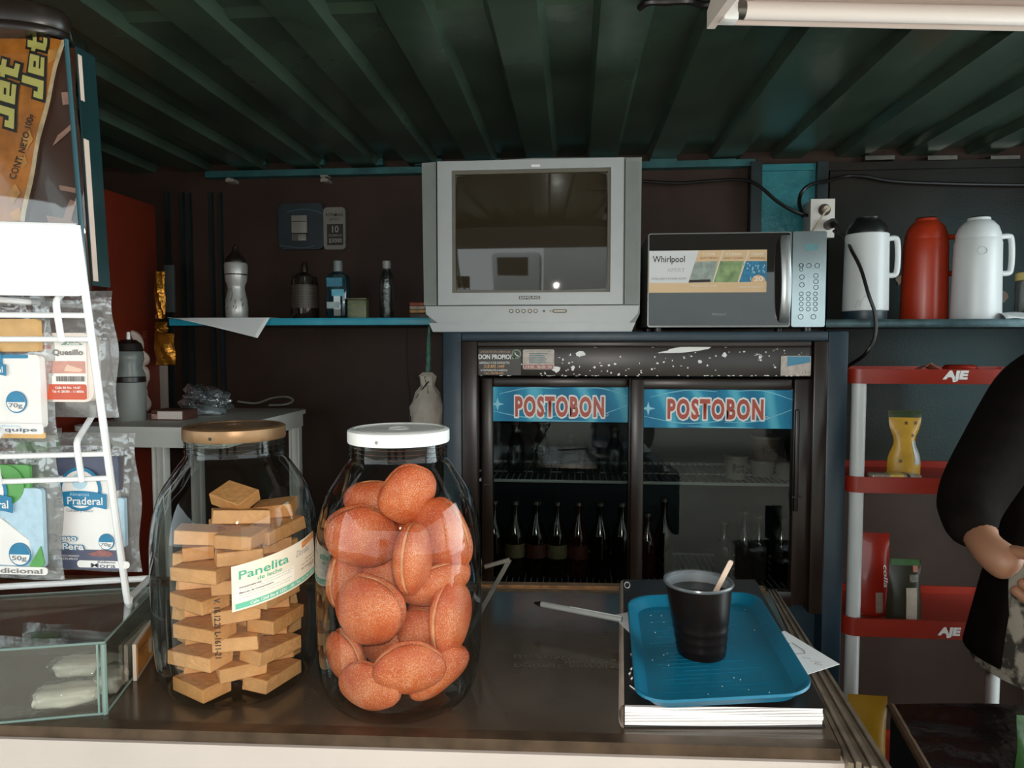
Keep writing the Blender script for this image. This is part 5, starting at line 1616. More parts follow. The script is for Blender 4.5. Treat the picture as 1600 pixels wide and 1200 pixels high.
def b2(tt, x0, z0, W, H, Y, f):
    slabx(tt, x0, z0, W, H, .02, .88, .62, .84, Y + .004, m_tan, 'tan_print', .004, .006)
    slabx(tt, x0, z0, W, H, .02, .90, .10, .60, Y + .002, m_lw, 'cheese', .006, .010)
    slabx(tt, x0, z0, W, H, .0, .75, .575, .60, Y + .001, m_blu, 'blue_band', .002, .001)
    emblem(tt, x0, z0, W, H, .20, .52, Y + .0005, .55)
    weight(tt, x0, z0, W, H, .58, .28, Y + .0005, '70g', .14)
    slabx(tt, x0, z0, W, H, .02, .96, .035, .075, Y, m_tan, 'tan_print', .002, .001)
    rb = slabx(tt, x0, z0, W, H, .02, .94, .065, .135, Y - .001, m_lw, 'flavour_band', .003, .001)
    bt('Relleno', rb, x0, z0, W, H, .26, .64, .112, .128, Y - .0016, m_lbl, bold=.02)
    bt('Arequipe', rb, x0, z0, W, H, .10, .86, .074, .108, Y - .0016, M('bag_grey_ink', (96, 110, 124)), bold=.02)
bag('cheese_bag', -28, 86, 462, 690, .785, 'cheese bag with tan band and Arequipe lettering at the upper left', b2, .010)
def b3(tt, x0, z0, W, H, Y, f):
    slabx(tt, x0, z0, W, H, .06, .84, .60, .84, Y + .004, m_nvy, 'navy_print', .003, .004)
    slabx(tt, x0, z0, W, H, .02, .80, .13, .70, Y + .002, m_lw, 'cheese', .006, .012)
    slabx(tt, x0, z0, W, H, .78, .90, .20, .55, Y + .003, m_lbl, 'blue_lines', .003, .006)
    slabx(tt, x0, z0, W, H, .04, .88, .04, .18, Y + .0015, m_nvy, 'navy_print', .004, .002)
    emblem(tt, x0, z0, W, H, .42, .56, Y + .0008, .62)
    m = MB().prism([(x0 + W * .48, z0 + H * .155), (x0 + W * .56, z0 + H * .165), (x0 + W * .64, z0 + H * .185), (x0 + W * .74, z0 + H * .17), (x0 + W * .78, z0 + H * .15), (x0 + W * .72, z0 + H * .135), (x0 + W * .54, z0 + H * .135)], 'y', Y + .0006, Y + .0014)
    part('berry_picture', m, M('berry_red', (150, 96, 92), .5, noise=(200, .3)), tt)
    for dx, mat, bo in ((0, m_blu, .09), (0, m_whiteink, .018)):
        bt('Queso', tt, x0, z0, W, H, .04, .36, .235, .285, Y + (.0004 if bo > .05 else -.0003), mat, bold=bo)
        bt('Pera', tt, x0, z0, W, H, .20, .44, .18, .225, Y + (.0004 if bo > .05 else -.0003), mat, bold=bo)
    weight(tt, x0, z0, W, H, .70, .24, Y + .0006, '70g', .09)
    bt('QUESO FRESCO SEMIGRASO', tt, x0, z0, W, H, .07, .38, .125, .14, Y + .0008, m_whiteink)
    bt('SEMIDURO', tt, x0, z0, W, H, .07, .36, .105, .12, Y + .0008, m_whiteink)
    rb = slabx(tt, x0, z0, W, H, .36, .96, .055, .105, Y, m_lw, 'flavour_band', .006, .001)
    bt('Relleno', rb, x0, z0, W, H, .60, .80, .09, .103, Y - .0005, m_nvy, bold=.02)
    bt('Mora', rb, x0, z0, W, H, .52, .80, .058, .088, Y - .0005, m_nvy, bold=.01)
bag('cheese_bag', 84, 218, 676, 892, .825, 'cheese bag with navy top and Mora lettering on the lower hooks', b3, .012)
def b4(tt, x0, z0, W, H, Y, f):
    slabx(tt, x0, z0, W, H, .02, .72, .62, .82, Y + .004, m_grn, 'green_print', .004, .004)
    slabx(tt, x0, z0, W, H, .0, .86, .10, .66, Y + .003, m_lbl, 'blue_print', .006, .006)
    m = MB().prism([(x0 + W * .02, z0 + H * .13), (x0 + W * .02, z0 + H * .50), (x0 + W * .36, z0 + H * .46), (x0 + W * .70, z0 + H * .30), (x0 + W * .72, z0 + H * .20), (x0 + W * .60, z0 + H * .12)], 'y', Y + .001, Y + .004)
    part('cheese_picture', m, m_lw, tt)
    emblem(tt, x0, z0, W, H, .22, .58, Y + .0006, .66)
    disc(tt, x0 + W * .44, z0 + H * .68, W * .22, Y + .0022, m_grn, 'green_print', None)
    weight(tt, x0, z0, W, H, .60, .20, Y + .0002, '50g', .13)
    m = MB().prism([(x0 + W * .70, z0 + H * .12), (x0 + W * .84, z0 + H * .26), (x0 + W * .88, z0 + H * .14), (x0 + W * .80, z0 + H * .08)], 'y', Y + .0005, Y + .002)
    part('green_print', m, m_grn, tt)
    bt('Queso', tt, x0, z0, W, H, .02, .24, .18, .22, Y - .0002, m_blu, bold=.05); bt('Pera', tt, x0, z0, W, H, .02, .22, .13, .17, Y - .0002, m_blu, bold=.05)
    rb = slabx(tt, x0, z0, W, H, .08, .92, .06, .115, Y - .0006, m_lw, 'flavour_band', .006, .001)
    bt('Tradicional', rb, x0, z0, W, H, .14, .86, .07, .104, Y - .0012, m_grey_ink, bold=.02)
bag('cheese_bag', -36, 96, 684, 904, .795, 'cheese bag with green top and a 50g badge at the lower left', b4, .010)
def b5(tt, x0, z0, W, H, Y, f):
    slabx(tt, x0, z0, W, H, .1, .95, .55, .95, Y + .004, m_grn, 'green_print', .004, .004)
    disc(tt, x0 + W * .75, z0 + H * .58, W * .28, Y + .0022, M('bag_green2', (120, 186, 100), .45, noise=None), 'green_print')
    slabx(tt, x0, z0, W, H, .1, .95, .06, .52, Y + .003, m_lw, 'cheese', .006, .008)
    slabx(tt, x0, z0, W, H, .3, .92, .04, .14, Y + .001, m_grn, 'green_print', .004, .002)
bag('cheese_bag', 28, 104, 668, 880, .845, 'cheese bag with green top hanging behind the 50g one', b5, .008)

# ------------------------------------------------------------------ tall plastic jar with a chocolate bag
Yj = .80
xr_t, xr_b = F(112, 62, Yj).x, F(140, 455, Yj).x
zt_j, zb_j = F(60, 48, Yj).z, F(60, 462, Yj).z
ccx = xr_b - .115
t = T('plastic_jar', 'clear square plastic jar with a black screw lid behind the white card', 'jar', (ccx, Yj + .05, zb_j))
m_pet = GLASS('pet_clear', (226, 232, 232), f0=.05, edge=.5, power=2.4, rough=.03, edgetint=(70, 110, 120))
hj = zt_j - zb_j
def sq(z, r): return (r, z)
kx = (xr_t - ccx) / .115
part('jar_body', MB().lathe([(.0, .001), (.110, .001), (.115, .006), (.114 * (1 + (kx - 1) * .5), hj * .5), (.115 * kx, hj * .95), (.115 * kx * .96, hj)], (ccx, Yj + .0195, zb_j), 64, (True, False), sx=1.0, sy=.17, p=9), m_pet, t, sharp=60)
m = MB().tube([Vector((xr_b - .0035, Yj - .001, zb_j + .01)), Vector((xr_t - .006, Yj - .001, zt_j - .012))], [.003, .0026], 8)
part('corner_line', m, M('rim_highlight_teal', (50, 84, 92), .15, spec=.8, noise=None), t)  # bluish rim highlight of the clear corner, put in as a solid tube
def jside(y0, y1, off, z0_, z1_):
    m = MB(); zz = [zb_j + .012 + (hj - .03) * q for q in (z0_, z1_)]
    xx = [xr_b + (xr_t - xr_b) * (z - zb_j) / hj + off for z in zz]
    m.add([(xx[0] - .002, y0, zz[0]), (xx[0], y0, zz[0]), (xx[0], y1, zz[0]), (xx[0] - .002, y1, zz[0]), (xx[1] - .002, y0, zz[1]), (xx[1], y0, zz[1]), (xx[1], y1, zz[1]), (xx[1] - .002, y1, zz[1])],
          [[3, 2, 1, 0], [4, 5, 6, 7], [0, 1, 5, 4], [1, 2, 6, 5], [2, 3, 7, 6], [3, 0, 4, 7]])
    return m
part('side_wall', jside(Yj + .004, Yj + .036, .0022, 0, 1), M('refracted_teal', (24, 48, 50), .2, spec=.8, noise=(14, .2)), t, 'side of the clear jar with refracted teal painted on')  # teal refraction in the clear wall, put into an opaque colour
part('painted_highlight', jside(Yj + .005, Yj + .0135, .0028, .02, .62), M('highlight_pale', (206, 186, 172), .4, noise=(30, .06)), t, 'highlight painted along the jar edge')  # white edge highlight of the jar, added as a pale plate
part('painted_highlight', jside(Yj + .005, Yj + .011, .0028, .78, .97), M('highlight_pale', (206, 186, 172)), t, 'highlight painted along the jar edge')
part('lid', MB().lathe([(.104, hj + .0005), (.106, hj + .003), (.106, hj + .008), (.103, hj + .011), (.105, hj + .014), (.105, hj + .030), (.101, hj + .036), (.090, hj + .038), (0, hj + .038)], (ccx - .030, Yj + .03, zb_j), 64, sy=.45), m_black, t)
# shelf inside the rack that carries the jar
m = MB()
for a in (.0, .03, .06):
    q = Vector((ccx - .14, Yj + a, zb_j - .0045)); m.tube([q, q + Vector((.195, 0, 0))], .0036, 8)
rk = bpy.data.objects['wire_rack']
part('top_shelf', m, m_rw, rk)
m = MB()
for xx in (ccx - .135, ccx + .05):
    m.tube([Vector((xx, topp.y + (.0 if xx > ccx else -.02), zb_j - .0085)), Vector((xx, Yj + .11, zb_j - .0085))], .0036, 8)
part('shelf_arm', m, m_rw, rk)
# bag of chocolate wafers inside
Yg = Yj - .005
bx0, bx1 = ccx - .095, F(104, 200, Yg).x
JS = F(92, 60, Yg).x - F(115, 345, Yg).x
bz0, bz1 = zb_j + .004, zt_j - .012
t = T('chocolate_bag', 'orange and brown chocolate bag inside the black lidded jar', 'snack bag', ((bx0 + bx1) / 2, Yg + .02, bz0))
m_jo = M('choc_orange', (206, 120, 46), .3, noise=(38, .35), bump=(22, .3), coat=.3)
m_jb = M('choc_brown', (74, 40, 26), .3, noise=(9, .3), coat=.3)
def jb(u, v, s):
    b = (math.sin(PI * u) ** .5) * (math.sin(PI * v) ** .4) * .012
    return Vector((bx0 + (bx1 - bx0) * u + .002 * math.sin(14 * v) + JS * (v - .5), Yg + .025 + s * b + .0012 * math.sin(20 * u + 13 * v), bz0 + (bz1 - bz0) * v))
m = MB().grid(lambda u, v: jb(u, v, -1), 26, 30).grid(lambda u, v: jb(u, v, 1), 26, 30)
part('pouch', m, m_jb, t)
def jface(px, py, off=.0015):
    """point on the pouch front under an image position"""
    q = F(px, py, Yg + .004)
    v = min(1, max(0, (q.z - bz0) / (bz1 - bz0))); u = min(1, max(0, (q.x - bx0 - JS * (v - .5)) / (bx1 - bx0)))
    s = jb(u, v, -1); return Vector((q.x, s.y - off, q.z))
def jpoly(name, px, mat, off=.0015, par=None, n=14):
    """quad patch lying on the pouch"""
    (a, b, c, d) = px
    def g(u, v):
        x = (a[0] * (1 - u) + b[0] * u) * (1 - v) + (d[0] * (1 - u) + c[0] * u) * v
        y = (a[1] * (1 - u) + b[1] * u) * (1 - v) + (d[1] * (1 - u) + c[1] * u) * v
        return jface(x, y, off)
    return part(name, MB().grid(g, n, n), mat, par or t)
op = jpoly('orange_field', [(-40, 352), (24, 352), (80, 52), (-40, 30)], m_jo)
def jtext(s, px0, py0, px1, py1, hpx, mat, off=.003, **kw):
    """lettering that runs along an image segment"""
    dx, dy = px1 - px0, py1 - py0; L = math.hypot(dx, dy); ex, ey = dx / L, dy / L
    def wp(p): return jface(px0 + ex * p.x + ey * p.y + ex * L / 2, py0 + ey * p.x - ex * p.y + ey * L / 2, off)
    text(s, mat, op, None, L, hpx, warp=wp, **kw)
m_jy = M('logo_yellow', (226, 206, 116), .4, noise=None)
def jet_logo(px0, py0, px1, py1, hpx):
    # blocky slanted letters laid on the pouch
    rects = [(.50, .82, .06, 1.0), (.04, .82, 0, .26), (.04, .30, 0, .42),
             (1.0, 1.28, 0, .78), (1.0, 1.80, .56, .78), (1.54, 1.80, .30, .78), (1.0, 1.80, .28, .44), (1.0, 1.78, 0, .20),
             (2.08, 2.38, 0, 1.05), (1.94, 2.66, .56, .78), (2.08, 2.64, 0, .20)]
    dx, dy = px1 - px0, py1 - py0; L = math.hypot(dx, dy); ex, ey = dx / L, dy / L
    kx_ = L / 2.7
    for nm2, grow, mat, off in (('logo_outline', .11, m_ink, .0026), ('logo', 0, m_jy, .0036)):
        m = MB()
        for a, b, c, d in rects:
            a -= grow; b += grow; c -= grow; d += grow
            def g(u, v):
                x, y = a + (b - a) * u, c + (d - c) * v
                x += .22 * (y - .5)
                X, Y = x * kx_, y * hpx
                return jface(px0 + ex * X + ey * Y, py0 + ey * X - ex * Y, off)
            m.grid(g, 4, 5)
        part(nm2, m, mat, op, sharp=None)
jet_logo(56, 148, 58, 44, 32)
jet_logo(14, 196, 20, 88, 36)
jtext('CONT. NETO 100g', 15, 278, 43, 176, 13, m_ink, .003, bold=.02)
jpoly('painted_highlight_line', [(24, 352), (31, 352), (86, 52), (80, 52)], M('highlight_streak', (226, 190, 150), .25, noise=(60, .3), coat=.5), .004)  # bright highlight line down the bag, painted as a pale patch
for q in ([(83, 138), (92, 137), (96, 156), (85, 158)], [(72, 224), (78, 206), (96, 188), (97, 196)], [(82, 286), (106, 290), (108, 298), (84, 294)], [(62, 334), (98, 340), (108, 350), (66, 350)], [(86, 340), (98, 308), (106, 312), (98, 345)]):
    jpoly('wafer_picture', q, M('wafer_pink', (178, 128, 112), .4, noise=(60, .2)), .0022, n=6)
for q in ([(20, 245), (30, 240), (34, 252), (26, 262)], [(5, 300), (18, 285), (26, 300), (12, 318)], [(8, 330), (24, 322), (28, 340), (10, 348)], [(26, 215), (38, 200), (44, 215), (32, 232)], [(60, 70), (74, 66), (74, 84), (62, 92)]):
    jpoly('wafer_flake', q, M('flake_orange', (228, 152, 70), .4, noise=(60, .3)), .0024, par=op, n=5)
# ------------------------------------------------------------------ notebook, tray, cup, pen
nb = [G(948, 938, CZ), G(1206, 934, CZ), G(1290, 1138, CZ), G(975, 1138, CZ)]
NH = .026
A_, B_, C_, D_ = nb[3], nb[2], nb[1], nb[0]          # near-left, near-right, far-right, far-left
ctr = (A_ + B_ + C_ + D_) / 4
t = T('notebook', 'thick black covered notebook with wavy white pages under the blue tray', 'notebook', (ctr.x, ctr.y, CZ))
ex = (B_ - A_).normalized()
ey = ((D_ - A_) + (C_ - B_)).normalized()
NW = (B_ - A_).length; ND = ((D_ - A_).dot(ey) + (C_ - A_).dot(ey)) / 2
def nbp(u, v, z): return A_ + ex * NW * u + ey * ND * v + Vector((0, 0, z))
# pages: wavy stack
m = MB()
NL_ = 9
for i in range(NL_):
    za, zb = .002 + (NH - .004) * i / NL_, .002 + (NH - .004) * (i + .82) / NL_
    r_ = random.Random(i)
    ins = .002 + .0015 * r_.random()
    def pg(u, v, z, i=i):
        zz = z * (1 - .16 * u * (1 - v)) + .0012 * math.sin(6 * u + i * .4) * (1 - v) * (z / NH)
        return nbp(u, v, zz) - ey * (.002 * math.sin(4 * u + i)) * (1 - v)
    vs = []
    nu = 16
    for z in (za, zb):
        for k in range(nu): vs.append(pg(k / (nu - 1) * .985 + .004, .0 + ins / ND, z))
        for k in range(nu): vs.append(pg((nu - 1 - k) / (nu - 1) * .985 + .004, .99, z))
    n2 = nu * 2
    fs = [[k, (k + 1) % n2, n2 + (k + 1) % n2, n2 + k] for k in range(n2)] + [[k, k + 1, n2 - 2 - k, n2 - 1 - k] for k in range(nu - 1)] + [[n2 + k, n2 + n2 - 1 - k, n2 + n2 - 2 - k, n2 + k + 1] for k in range(nu - 1)]
    m.add(vs, fs)
m_pg = M('notebook_pages', (236, 232, 228), .7, noise=(12, .03))
part('pages', m, m_pg, t)
m = MB()
def cov(u, v): return nbp(u, v, NH * (1 - .16 * max(0, u) * (1 - max(0, v))) + .0004)
m.grid(cov, 14, 10)
vs2 = [p + Vector((0, 0, -.0009)) for p in m.v]; m.add(vs2, [f[::-1] for f in m.f])
m_cov = M('notebook_cover', (30, 25, 22), .35, noise=(20, .2))
cv = part('front_cover', m, m_cov, t, sharp=60)
m = MB()
v_ = [nbp(0, 0, .0003), nbp(1, 0, .0003), nbp(1, 1, .0003), nbp(0, 1, .0003)]
m.add(v_ + [p + Vector((0, 0, .0012)) for p in v_], [[3, 2, 1, 0], [4, 5, 6, 7], [0, 1, 5, 4], [1, 2, 6, 5], [2, 3, 7, 6], [3, 0, 4, 7]])
part('back_cover', m, m_cov, t)
m = MB().tube([nbp(.002, v, .0015 + (NH - .002) * (.5 - .5 * math.cos(0))) * 1 for v in (0, 1)], .001, 6)
m = MB()
vs = []
for v in (0, 1):
    for k in range(7):
        a = PI / 2 + PI * k / 6
        vs.append(nbp(0, v, NH / 2) + ex * (.006 * math.cos(a)) + Vector((0, 0, NH / 2 * math.sin(a))))
m.add(vs, [[k, k + 1, 8 + k, 7 + k] for k in range(6)])
part('spine', m, M('notebook_spine', (176, 160, 146), .6, noise=(40, .2)), t)
# white doodles on the cover
m = MB()
def cvp(u, v): return cov(u, v) + Vector((0, 0, .0006))
m.tube(smooth_path([cvp(.03 + .02 * math.cos(i), .93 + .035 * math.sin(i * 1.0)) for i in range(9)], 4), .0006, 5)
m.tube([cvp(.03, .55), cvp(.05, .55), cvp(.05, .60)], .0006, 5)
m.tube(smooth_path([cvp(.045, .52), cvp(.06, .54), cvp(.075, .52), cvp(.06, .50), cvp(.05, .51), cvp(.065, .52)], 4), .0006, 5)
m.tube([cvp(.06, .34), cvp(.04, .30), cvp(.06, .26)], .0007, 5)
for a, b in ((.04, .20), (.04, .14), (.03, .17)): m.tube([cvp(a, b), cvp(a + .004, b + .008)], .0011, 6)
m.tube(smooth_path([cvp(.03, .10), cvp(.10, .05), cvp(.22, .02)], 5), .0007, 5)
part('cover_print', m, m_whiteink, cv)

tz0 = CZ + NH + .0015
# papers between notebook and tray
def flatsheet(name, pts, z, lab, mat=m_paper):
    P = [Vector((G(a, b, z).x, G(a, b, z).y, z)) for a, b in pts]
    m = MB().add(P + [p + Vector((0, 0, .0004)) for p in P], [list(range(len(P)))[::-1], [len(P) + i for i in range(len(P))]] + [[i, (i + 1) % len(P), len(P) + (i + 1) % len(P), len(P) + i] for i in range(len(P))])
    return m
z_s = CZ + NH + .0012
t = T('paper_slip', 'white printed paper slip sticking out right from under the tray', 'paper', G(1260, 1020, z_s))
part('sheet', flatsheet('s', [(1180, 1000), (1226, 986), (1312, 1038), (1256, 1056), (1190, 1050)], z_s, ''), m_paper, t)
m = MB()
def seg(a, b, r=.0004): m.tube([Vector(G(*a, z_s + .0006)), Vector(G(*b, z_s + .0006))], r, 5)
seg((1237, 1004), (1256, 1016)); seg((1256, 1016), (1258, 1021)); seg((1258, 1021), (1238, 1022)); seg((1225, 1000), (1234, 1006))
part('line_drawing', m, m_grey_ink, t)
for s, px, py in (('TOTAL', 1260, 1028), ('1.400', 1275, 1034), ('Bs.', 1280, 1038)):
    text(s, m_grey_ink, t, G(px, py, z_s + .0007), .010, .003, pitch=0, yaw=-.35)
solo('paper_slip', flatsheet('s', [(957, 962), (985, 956), (1010, 985), (985, 990), (972, 978)], z_s, ''), m_paper, 'small white paper slip sticking out left from under the tray', 'paper')

# tray
trz = CZ + NH + .003
tp = [G(993, 1098, trz + .012), G(1273, 1088, trz + .012), G(1180, 925, trz + .012), G(974, 935, trz + .012)]
tp = [Vector((p.x, p.y, 0)) for p in tp]
tc0 = sum(tp, Vector()) / 4 + Vector((.003, 0, 0))
tex = ((tp[1] - tp[0]) + (tp[2] - tp[3])).normalized()
tey = ((tp[3] - tp[0]) + (tp[2] - tp[1])).normalized()
TW = 1.0 * ((tp[1] - tp[0]).length * .5 + (tp[2] - tp[3]).length * .5); TD = abs((tp[3] - tp[0]).dot(tey)) * .5 + abs((tp[2] - tp[1]).dot(tey)) * .5
m_tray = M('tray_blue', (8, 106, 136), .38, noise=(10, .12), bump=(70, .06))
def rr(w, d, r, n=8): return rrect(-w / 2, w / 2, -d / 2, d / 2, r, n)
lev = [(0, 0, .0, .030), (-.036, -.036, .0, .026), (-.030, -.030, .0, .027), (-.022, -.022, .003, .03), (-.010, -.010, .010, .034), (-.003, -.003, .0125, .036), (.0, .0, .0125, .037), (.0008, .0008, .0095, .037), (-.004, -.004, .0085, .036), (-.012, -.012, .0065, .034), (-.026, -.026, -.0022, .028)]
m = MB()
ring_ = []
for dw, dd_, z, r in lev[1:]:
    ring_.append([tc0 + tex * a + tey * b + Vector((0, 0, trz + z + .0022)) for a, b in rr(TW + dw, TD + dd_, r)])
k = len(ring_[0])
vs = [p for R_ in ring_ for p in R_]
fs = [list(range(k))] + [[i * k + j, i * k + (j + 1) % k, (i + 1) * k + (j + 1) % k, (i + 1) * k + j] for i in range(len(ring_) - 1) for j in range(k)] + [[(len(ring_) - 1) * k + j for j in range(k)][::-1]]
m.add(vs, fs)
t = T('serving_tray', 'blue plastic serving tray lying on the notebook', 'tray', (tc0.x, tc0.y, trz - .001))
tr_ = part('tray_body', m, m_tray, t)
m = MB()
for i in range(26):
    b = -TD * .40 + TD * .80 * i / 25
    a0 = -TW * .40; r_ = random.Random(i)
    a0 += r_.random() * TW * .25; a1 = a0 + TW * (.25 + .30 * r_.random())
    m.box(a0, min(a1, TW * .36), b - .0006, b + .0006, 0, .0005)
m.v = [tc0 + tex * p.x + tey * p.y + Vector((0, 0, trz + .0021 + p.z)) for p in m.v]
part('raised_ribs', m, m_tray, tr_)
m = MB(); r_ = random.Random(12)
for i in range(26):
    q = tc0 + tex * TW * r_.uniform(-.38, .38) + tey * TD * r_.uniform(-.42, .42) + Vector((0, 0, trz + .0024))
    m.ell(q, (.0007, .0007, .0004), None, 6, 4)
crumbs = solo('sugar_crumbs', m, m_white, 'white sugar grains scattered on the blue tray', 'sugar', kind='stuff')

# cup
cup_z = trz + .0030
cb = G(1096, 1020, cup_z)
kc = S(1, cb.y)
hc = F(1090, 907, cb.y).z - cup_z
rt, rb = S(51, cb.y), S(37, cb.y)
t = T('coffee_cup', 'black plastic cup of coffee standing on the blue tray', 'cup', (cb.x, cb.y, cup_z))
lean = F(1091, 907, cb.y).x - cb.x
cpm = M('cup_black', (18, 13, 11), .3, spec=.2, noise=(20, .2))
pr = [(0, .0005), (rb * .96, 0), (rb, .002)]
for i in range(1, 8):
    zz = hc * i / 8; r = rb + (rt - rb) * i / 8
    pr += [(r - .0004, zz - .002), (r + .0003, zz), (r - .0002, zz + .002)] if i < 4 else [(r, zz)]
pr += [(rt, hc - .003)]
m = MB().lathe(pr, (cb.x, cb.y, cup_z), 56, (True, False))
def skew(m):
    m.v = [Vector((p.x + lean * (p.z - cup_z) / hc, p.y, p.z)) for p in m.v]; return m
cu = part('cup_body', skew(m), cpm, t)
m = MB().lathe([(rt - .0016, hc - .003), (rb + (rt - rb) * .72 - .0016, hc * .72), (rb + (rt - rb) * .45 - .0016, hc * .45), (rb - .0016, .003), (0, .003)], (cb.x, cb.y, cup_z), 56, (False, False))
part('inner_wall', skew(m), M('cup_inside', (112, 118, 122), .4, noise=None), cu, 'pale grey inside of the cup')
m = MB().lathe([(rt - .0016, hc - .003), (rt - .001, hc), (rt + .0015, hc + .0008), (rt + .0022, hc - .001), (rt + .0012, hc - .003), (rt - .001, hc - .0032)], (cb.x, cb.y, cup_z), 56, (False, False))
part('rim', skew(m), M('cup_rim', (84, 88, 90), .25, noise=None), cu)
zc = hc * .85; rc_ = rb + (rt - rb) * .85 - .0018
m = MB().lathe([(0, zc), (rc_, zc)], (cb.x, cb.y, cup_z), 48, (False, False))
part('coffee', skew(m), M('coffee', (24, 14, 9), .06, spec=.6, noise=None), t)
# stirrer
s1 = F(1143, 876, cb.y - .004); s0 = F(1104, 952, cb.y + .006)
d_ = (s1 - s0).normalized(); sd = d_.cross(Vector((0, 1, 0))).normalized()
m = MB(); vs = []
for q in (s0, s0.lerp(s1, .5), s1 - d_ * .002, s1):
    wd_ = .0030 if q is not s1 else .0016
    vs += [q - sd * wd_ + Vector((0, .0007, 0)), q + sd * wd_ + Vector((0, .0007, 0)), q + sd * wd_ - Vector((0, .0007, 0)), q - sd * wd_ - Vector((0, .0007, 0))]
m.add(vs, [[3, 2, 1, 0], [12, 13, 14, 15]] + [[i * 4 + k, i * 4 + (k + 1) % 4, (i + 1) * 4 + (k + 1) % 4, (i + 1) * 4 + k] for i in range(3) for k in range(4)])
solo('stir_stick', m, M('stick_wood', (216, 190, 170), .6, noise=(60, .1)), 'flat wooden stir stick leaning in the coffee cup', 'stir stick')

# pen
pz_ = CZ + NH + .007
pa = G(846, 944, CZ + NH + .0052); pb2 = G(972, 968, CZ + NH + .0052)
pd = (pb2 - pa).normalized()
t = T('ballpoint_pen', 'clear barrelled pen resting across the notebook edge', 'pen', pa)
part('barrel', MB().tube([pa, pb2], .0042, 12), M('pen_barrel', (150, 152, 148), .2, spec=.7, noise=(20, .1)), t)
part('ink_tube', MB().tube([pa + pd * .045 + Vector((0, 0, .0036)), pb2 + Vector((0, 0, .0036))], .0012, 6), M('pen_ink', (196, 200, 200), .3, noise=None), t)
part('tip', MB().tube([pa, pa - pd * .006, pa - pd * .012], [.0042, .003, .0008], 10), m_black, t)

# chrome bracket beside jar 2
Yk = .93
q = [F(752, 944, Yk), F(796, 875, Yk), F(757, 886, Yk)]
t = T('metal_bracket', 'small metal angle bracket standing behind the pastry jar', 'bracket', (q[0].x, Yk, CZ))
m = MB()
A = Vector((F(724, 1003, Yk).x, Yk, CZ + .001)); B = q[1]; C = q[2]
def strip(a, b, w_=.006):
    d = (b - a).normalized(); s_ = d.cross(Vector((0, 1, 0))) * (w_ / 2)
    vs = [a - s_, a + s_, b + s_, b - s_]
    return vs + [v + Vector((0, .005, 0)) for v in vs], [[0, 1, 2, 3], [7, 6, 5, 4], [0, 4, 5, 1], [1, 5, 6, 2], [2, 6, 7, 3], [3, 7, 4, 0]]
part('arm', MB().add(*strip(A, B, .006)), M('bracket_steel', (104, 102, 96), .3, .8, noise=(40, .2)), t)
part('arm', MB().add(*strip(B, C, .005)), m_steel, t)
part('arm', MB().add(*strip(A.lerp(B, .35), C.lerp(A, .2), .004)), M('bracket_dark', (70, 66, 60), .3, .6, noise=None), t)

# ------------------------------------------------------------------ red rack at the right
YA = 1.72
m_ar = M('rack_red', (150, 40, 20), .38, noise=(12, .08))
t = T('shelf_rack', 'red plastic shelf rack with white posts and AJE lettering', 'rack', (F(1325, 700, YA).x + .25, YA + .14, 0))
xa0 = F(1330, 590, YA).x; xa1 = xa0 + .50
RD = .26
def rshelf(py0, py1, bend=True):
    z1 = F(1450, py0, YA).z; z0 = F(1450, py1, YA).z
    o_ = rrect(xa0, xa1, YA, YA + RD, .03, 6); i_ = rrect(xa0 + .006, xa1 - .006, YA + .006, YA + RD - .006, .026, 6)
    n = len(o_)
    m = MB()
    vs = [(p[0], p[1], z0) for p in o_] + [(p[0], p[1], z1) for p in o_] + [(p[0], p[1], z1) for p in i_] + [(p[0], p[1], z1 - (z1 - z0) * .45) for p in i_]
    fs = [list(range(n))[::-1], [3 * n + i for i in range(n)]]
    for k in range(3): fs += [[k * n + i, k * n + (i + 1) % n, (k + 1) * n + (i + 1) % n, (k + 1) * n + i] for i in range(n)]
    m.add(vs, fs)
    return part('shelf', m, m_ar, t), z0, z1, z1 - (z1 - z0) * .45
s1_, za0, za1, zaf = rshelf(577, 600)
s2_, zb0, zb1, zbf = rshelf(747, 772)
s3_, zc0, zc1, zcf = rshelf(970, 998)
s4_, zd0, zd1, zdf = rshelf(1230, 1256)
m_post = M('post_white', (206, 208, 206), .35, noise=(12, .03))
px_ = F(1345.5, 700, YA).x
for (za, zb) in ((zb1 - .006, za0), (zc1 - .006, zb0), (zd1 - .006, zc0), (0, zd0)):
    for xx, yy in ((px_, YA + .022), (xa1 - .022, YA + .022), (px_, YA + RD - .022), (xa1 - .022, YA + RD - .022)):
        part('post', MB().cyl((xx, yy, za), (xx, yy, zb), .0165, 24), m_post, t)
for sh_, py0, py1, x0_, x1_ in ((s1_, 580, 596, 1475, 1512), (s3_, 981, 996, 1467, 1500)):
    tx('AJE', sh_, x0_, x1_, py0, py1, YA - .0003, m_whiteink, bold=.06, shear=.12, name='logo')
